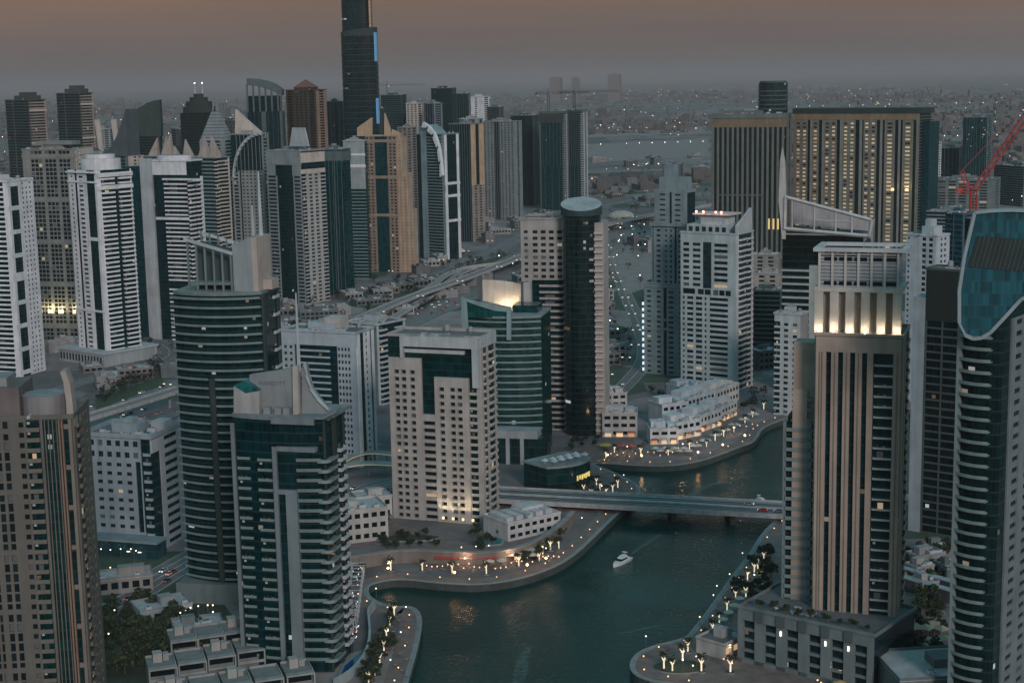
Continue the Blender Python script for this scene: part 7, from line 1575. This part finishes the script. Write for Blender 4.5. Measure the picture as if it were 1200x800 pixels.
CC = [(.5, .5, .52), (.08, .08, .09), (.28, .29, .31), (.35, .05, .04), (.12, .16, .25), (.6, .6, .58)]
def car_parts(c):
    s = MB(); m = flat(c, .3, 'car_paint'); s.hexa([(-2.2, -.9, .35), (2.2, -.9, .35), (2.2, .9, .35), (-2.2, .9, .35), (-2.15, -.88, 1.0), (2.1, -.86, .9), (2.1, .86, .9), (-2.15, .88, 1.0)], m)
    s.hexa([(-1.0, -.66, 1.45), (.5, -.66, 1.45), (.5, .66, 1.45), (-1.0, .66, 1.45), (-.95, -.64, 1.5), (.45, -.64, 1.5), (.45, .64, 1.5), (-.95, .64, 1.5)], m); body = s.mesh('body')
    s = MB(); s.hexa([(-1.7, -.8, .98), (1.1, -.8, .95), (1.1, .8, .95), (-1.7, .8, .98), (-1.0, -.66, 1.45), (.5, -.66, 1.45), (.5, .66, 1.45), (-1.0, .66, 1.45)], wpane[0]); gl = s.mesh('window')
    s = MB(); s.tube((0, -.1, 0), (0, .1, 0), .33, .33, flat((.015, .015, .015), .8, 'tyre'), 10); wh = s.mesh('wheel'); s = MB(); s.box(-.04, .04, -.2, .2, -.1, .1, flat((.9, .9, .8), .3, 'headlight', 0, (1, .95, .85), 3)); hl = s.mesh('headlight')
    s = MB(); s.box(-.04, .04, -.2, .2, -.1, .1, flat((.4, .03, .02), .3, 'tail_light', 0, (1, .08, .05), 1.5)); tl = s.mesh('tail_light'); return body, gl, wh, hl, tl
CP = [car_parts(c) for c in CC]
def car(p, rz, label, group, z=.06):
    body, gl, wh, hl, tl = rn.choice(CP); e = empty('car', (p[0], p[1], z), rz); tag(e, label, 'car', group); link('body', body, e); link('window', gl, e)
    if p[1] < 900:
        for a, c in ((-1.4, -.82), (1.4, -.82), (-1.4, .82), (1.4, .82)): link('wheel', wh, e, (a, c, .33))
    for c in (-.6, .6): link('headlight', hl, e, (2.16, c, .7)); link('tail_light', tl, e, (-2.2, c, .75))
nc = 0
for rd, w, nn_, nm in ((roads[0], 34, 90, 'the wide highway'), (roads[1], 25, 50, 'the road beside the elevated line'), (roads[2], 16, 16, 'the ramp road at the left'), (roads[3], 13, 10, 'the bridge approach'), (roads[4], 18, 22, 'the far crossing road'), (roads[5], 30, 20, 'the far desert road'), (roads[8], 11, 14, 'the side street'), (roads[10], 9, 6, 'the lane behind the waterfront')):
    ln = [i for i in range(len(rd) - 1) if 450 < rd[i][1] < 2600 and G(-20, 500)[0] * rd[i][1] / G(-20, 500)[1] < rd[i][0] < G(1220, 500)[0] * rd[i][1] / G(1220, 500)[1]]
    if not ln: continue
    for k in range(nn_):
        i = rn.choice(ln); o_ = rn.choice((-1, 1)) * rn.choice((.14, .36)) * w; a, c = offs(rd, o_)[i], offs(rd, o_)[i + 1]; t = rn.random(); ang = math.atan2(c[1] - a[1], c[0] - a[0]) + (pi if o_ > 0 else 0)
        car((a[0] + (c[0] - a[0]) * t, a[1] + (c[1] - a[1]) * t), ang, 'car driving on ' + nm, 'cars on ' + nm, .11 if nm != 'the far desert road' else .1); nc += 1
for i in range(3):
    q = bp0 + bd * (.80 + i * .045) + bn * (-4.6 if i else 4.6); car((q.x, q.y), math.atan2(bd.y, bd.x) + (pi if i else 0), 'car crossing near the right end of the bridge', 'cars on the bridge', 3.22)
for i in range(26): car(G(403 + rn.uniform(0, 12), 668 + i * 3.2), rn.uniform(-.2, .2), 'car parked in the strip right of the front dark tower', 'cars parked beside the dark tower')

for i in range(36):
    q = (612 + (i % 9) * 5, 322 + (i // 9) * 4) if i < 18 else (1098 + (i % 6) * 8, 246 + ((i - 18) // 6) * 3.5)
    car(G(*q), .3, 'car standing in a parking lot beside the roads', 'cars in the parking lots', .17)
# ------------------------------------------------------------------ far city: too many houses, lamps and trees to count
def far_xy(D0, D1, bias=1.0):
    D_ = D0 * (D1 / D0) ** (rn.random() ** bias); x = D_ * rn.uniform(-.40, .40); return x, D_
fm_ = [wall(c) for c in ((.12, .112, .115), (.10, .095, .10), (.17, .158, .16), (.07, .067, .07), (.11, .10, .10))]; s = MB()
zones = [(rn.uniform(-.4, .4), 3000 * 6 ** rn.random(), rn.uniform(.03, .08)) for _ in range(60)]
for i in range(5200):
    zx, zd, zr = rn.choice(zones); D_ = zd * math.exp(rn.gauss(0, .10)); x = D_ * (zx + rn.gauss(0, zr))
    if 3200 < D_ < 5600 and .015 < x / D_ < .135: continue
    if D_ < 2700 or -.02 < 0 and not clear((x, D_), 10, 12) if D_ < 3600 else False: continue
    a = rn.uniform(5, 17) * (1 + D_ / 16000); c = rn.uniform(6, 18) * (1 + D_ / 16000); h = rn.choice((5, 7, 9, 12, 18)) * (1 + D_ / 30000) * rn.uniform(.8, 1.2) * (2.2 if rn.random() < .03 and D_ > 7000 else 1); s.box(x - a, x + a, D_ - c, D_ + c, 0, h, rn.choice(fm_))
tag(s.build('distant_houses'), 'low sprawling city of pale flat houses fading toward the horizon', 'houses', kind='stuff')
s = MB(); lm = [flat((.9, .85, .7), .5, 'far_lamp', 0, c, 9) for c in ((1, .82, .55), (1, .95, .88), (1, .7, .42))]
for i in range(950):
    if i % 3: zx, zd, zr = rn.choice(zones); D_ = zd * 1.05 * math.exp(rn.gauss(0, .12)); x = D_ * (zx + rn.gauss(0, zr))
    else: x, D_ = far_xy(3500, 26000, .75)
    if (x < 0 and rn.random() < .45) or (3200 < D_ < 5600 and .0 < x / D_ < .14): continue
    r_ = rn.uniform(.25, .7) * (.5 + D_ / 6500); z = rn.uniform(8, 16); s.ball((x, D_, z), r_, rn.choice(lm), 5, 3); s.box(x - .4, x + .4, D_ - .4, D_ + .4, 0, z, wall(DGREY))
for D0, x0, x1 in ((3200, -1200, 1300), (4300, -1700, 1700), (6200, -2400, 2500), (9000, -3500, 3600)):
    for i in range(90):
        x = x0 + (x1 - x0) * i / 90; t_ = 8 * i / 90; a_ = int(t_); y = D0 + (60 * sin(a_ * 1.3) + a_ * 40) * (1 - t_ + a_) + (60 * sin((a_ + 1) * 1.3) + (a_ + 1) * 40) * (t_ - a_) + 30
        if rn.random() < .6: s.ball((x, y, 12), .35 + D0 / 9000, lm[i % 2], 5, 3); s.box(x - .3, x + .3, y - .3, y + .3, 0, 12, wall(DGREY))
tag(s.build('distant_lamps'), 'countless small warm street lights dotted over the far city', 'lamps', kind='stuff')
s = MB()
for i in range(5200):
    zx, zd, zr = rn.choice(zones); D_ = zd * math.exp(rn.gauss(0, .16)); x = D_ * (zx + rn.gauss(0, zr * 1.4))
    if D_ < 2700 or (3200 < D_ < 5600 and .0 < x / D_ < .14): continue
    r_ = rn.uniform(1.6, 4.2) * (1 + D_ / 14000); s.ball((x, D_, r_ * .6), r_, rn.choice(LEAF), 6, 4, rn.uniform(.6, 1.0))
tag(s.build('distant_trees'), 'dark patches of trees scattered through the far city', 'trees', kind='stuff')
for k, (D0, x0, x1) in enumerate(((3200, -1200, 1300), (4300, -1700, 1700), (6200, -2400, 2500), (9000, -3500, 3600))):
    rp_ = [(x0 + (x1 - x0) * i / 8, D0 + 60 * sin(i * 1.3) + i * 40) for i in range(9)]; road(rp_, 34 + k * 14, 4, .2 + k * .01, 'road', noisy('far_road', (.20, .19, .19), .02), False, False)

# ------------------------------------------------------------------ the hazy air
hm = bpy.data.materials.new('haze'); hm.use_nodes = True; t = hm.node_tree; t.nodes.clear(); o = t.nodes.new('ShaderNodeOutputMaterial'); v = t.nodes.new('ShaderNodeVolumePrincipled')
v.inputs['Color'].default_value = (.74, .62, .64, 1); v.inputs['Density'].default_value = .00004; v.inputs['Anisotropy'].default_value = 0.0
t.links.new(v.outputs[0], o.inputs['Volume'])
hz = MB(); hz.box(-85000, 85000, -3500, 85000, -6, 430, hm); tag(hz.build('haze'), 'thin grey evening haze over the whole city', 'haze', kind='stuff')
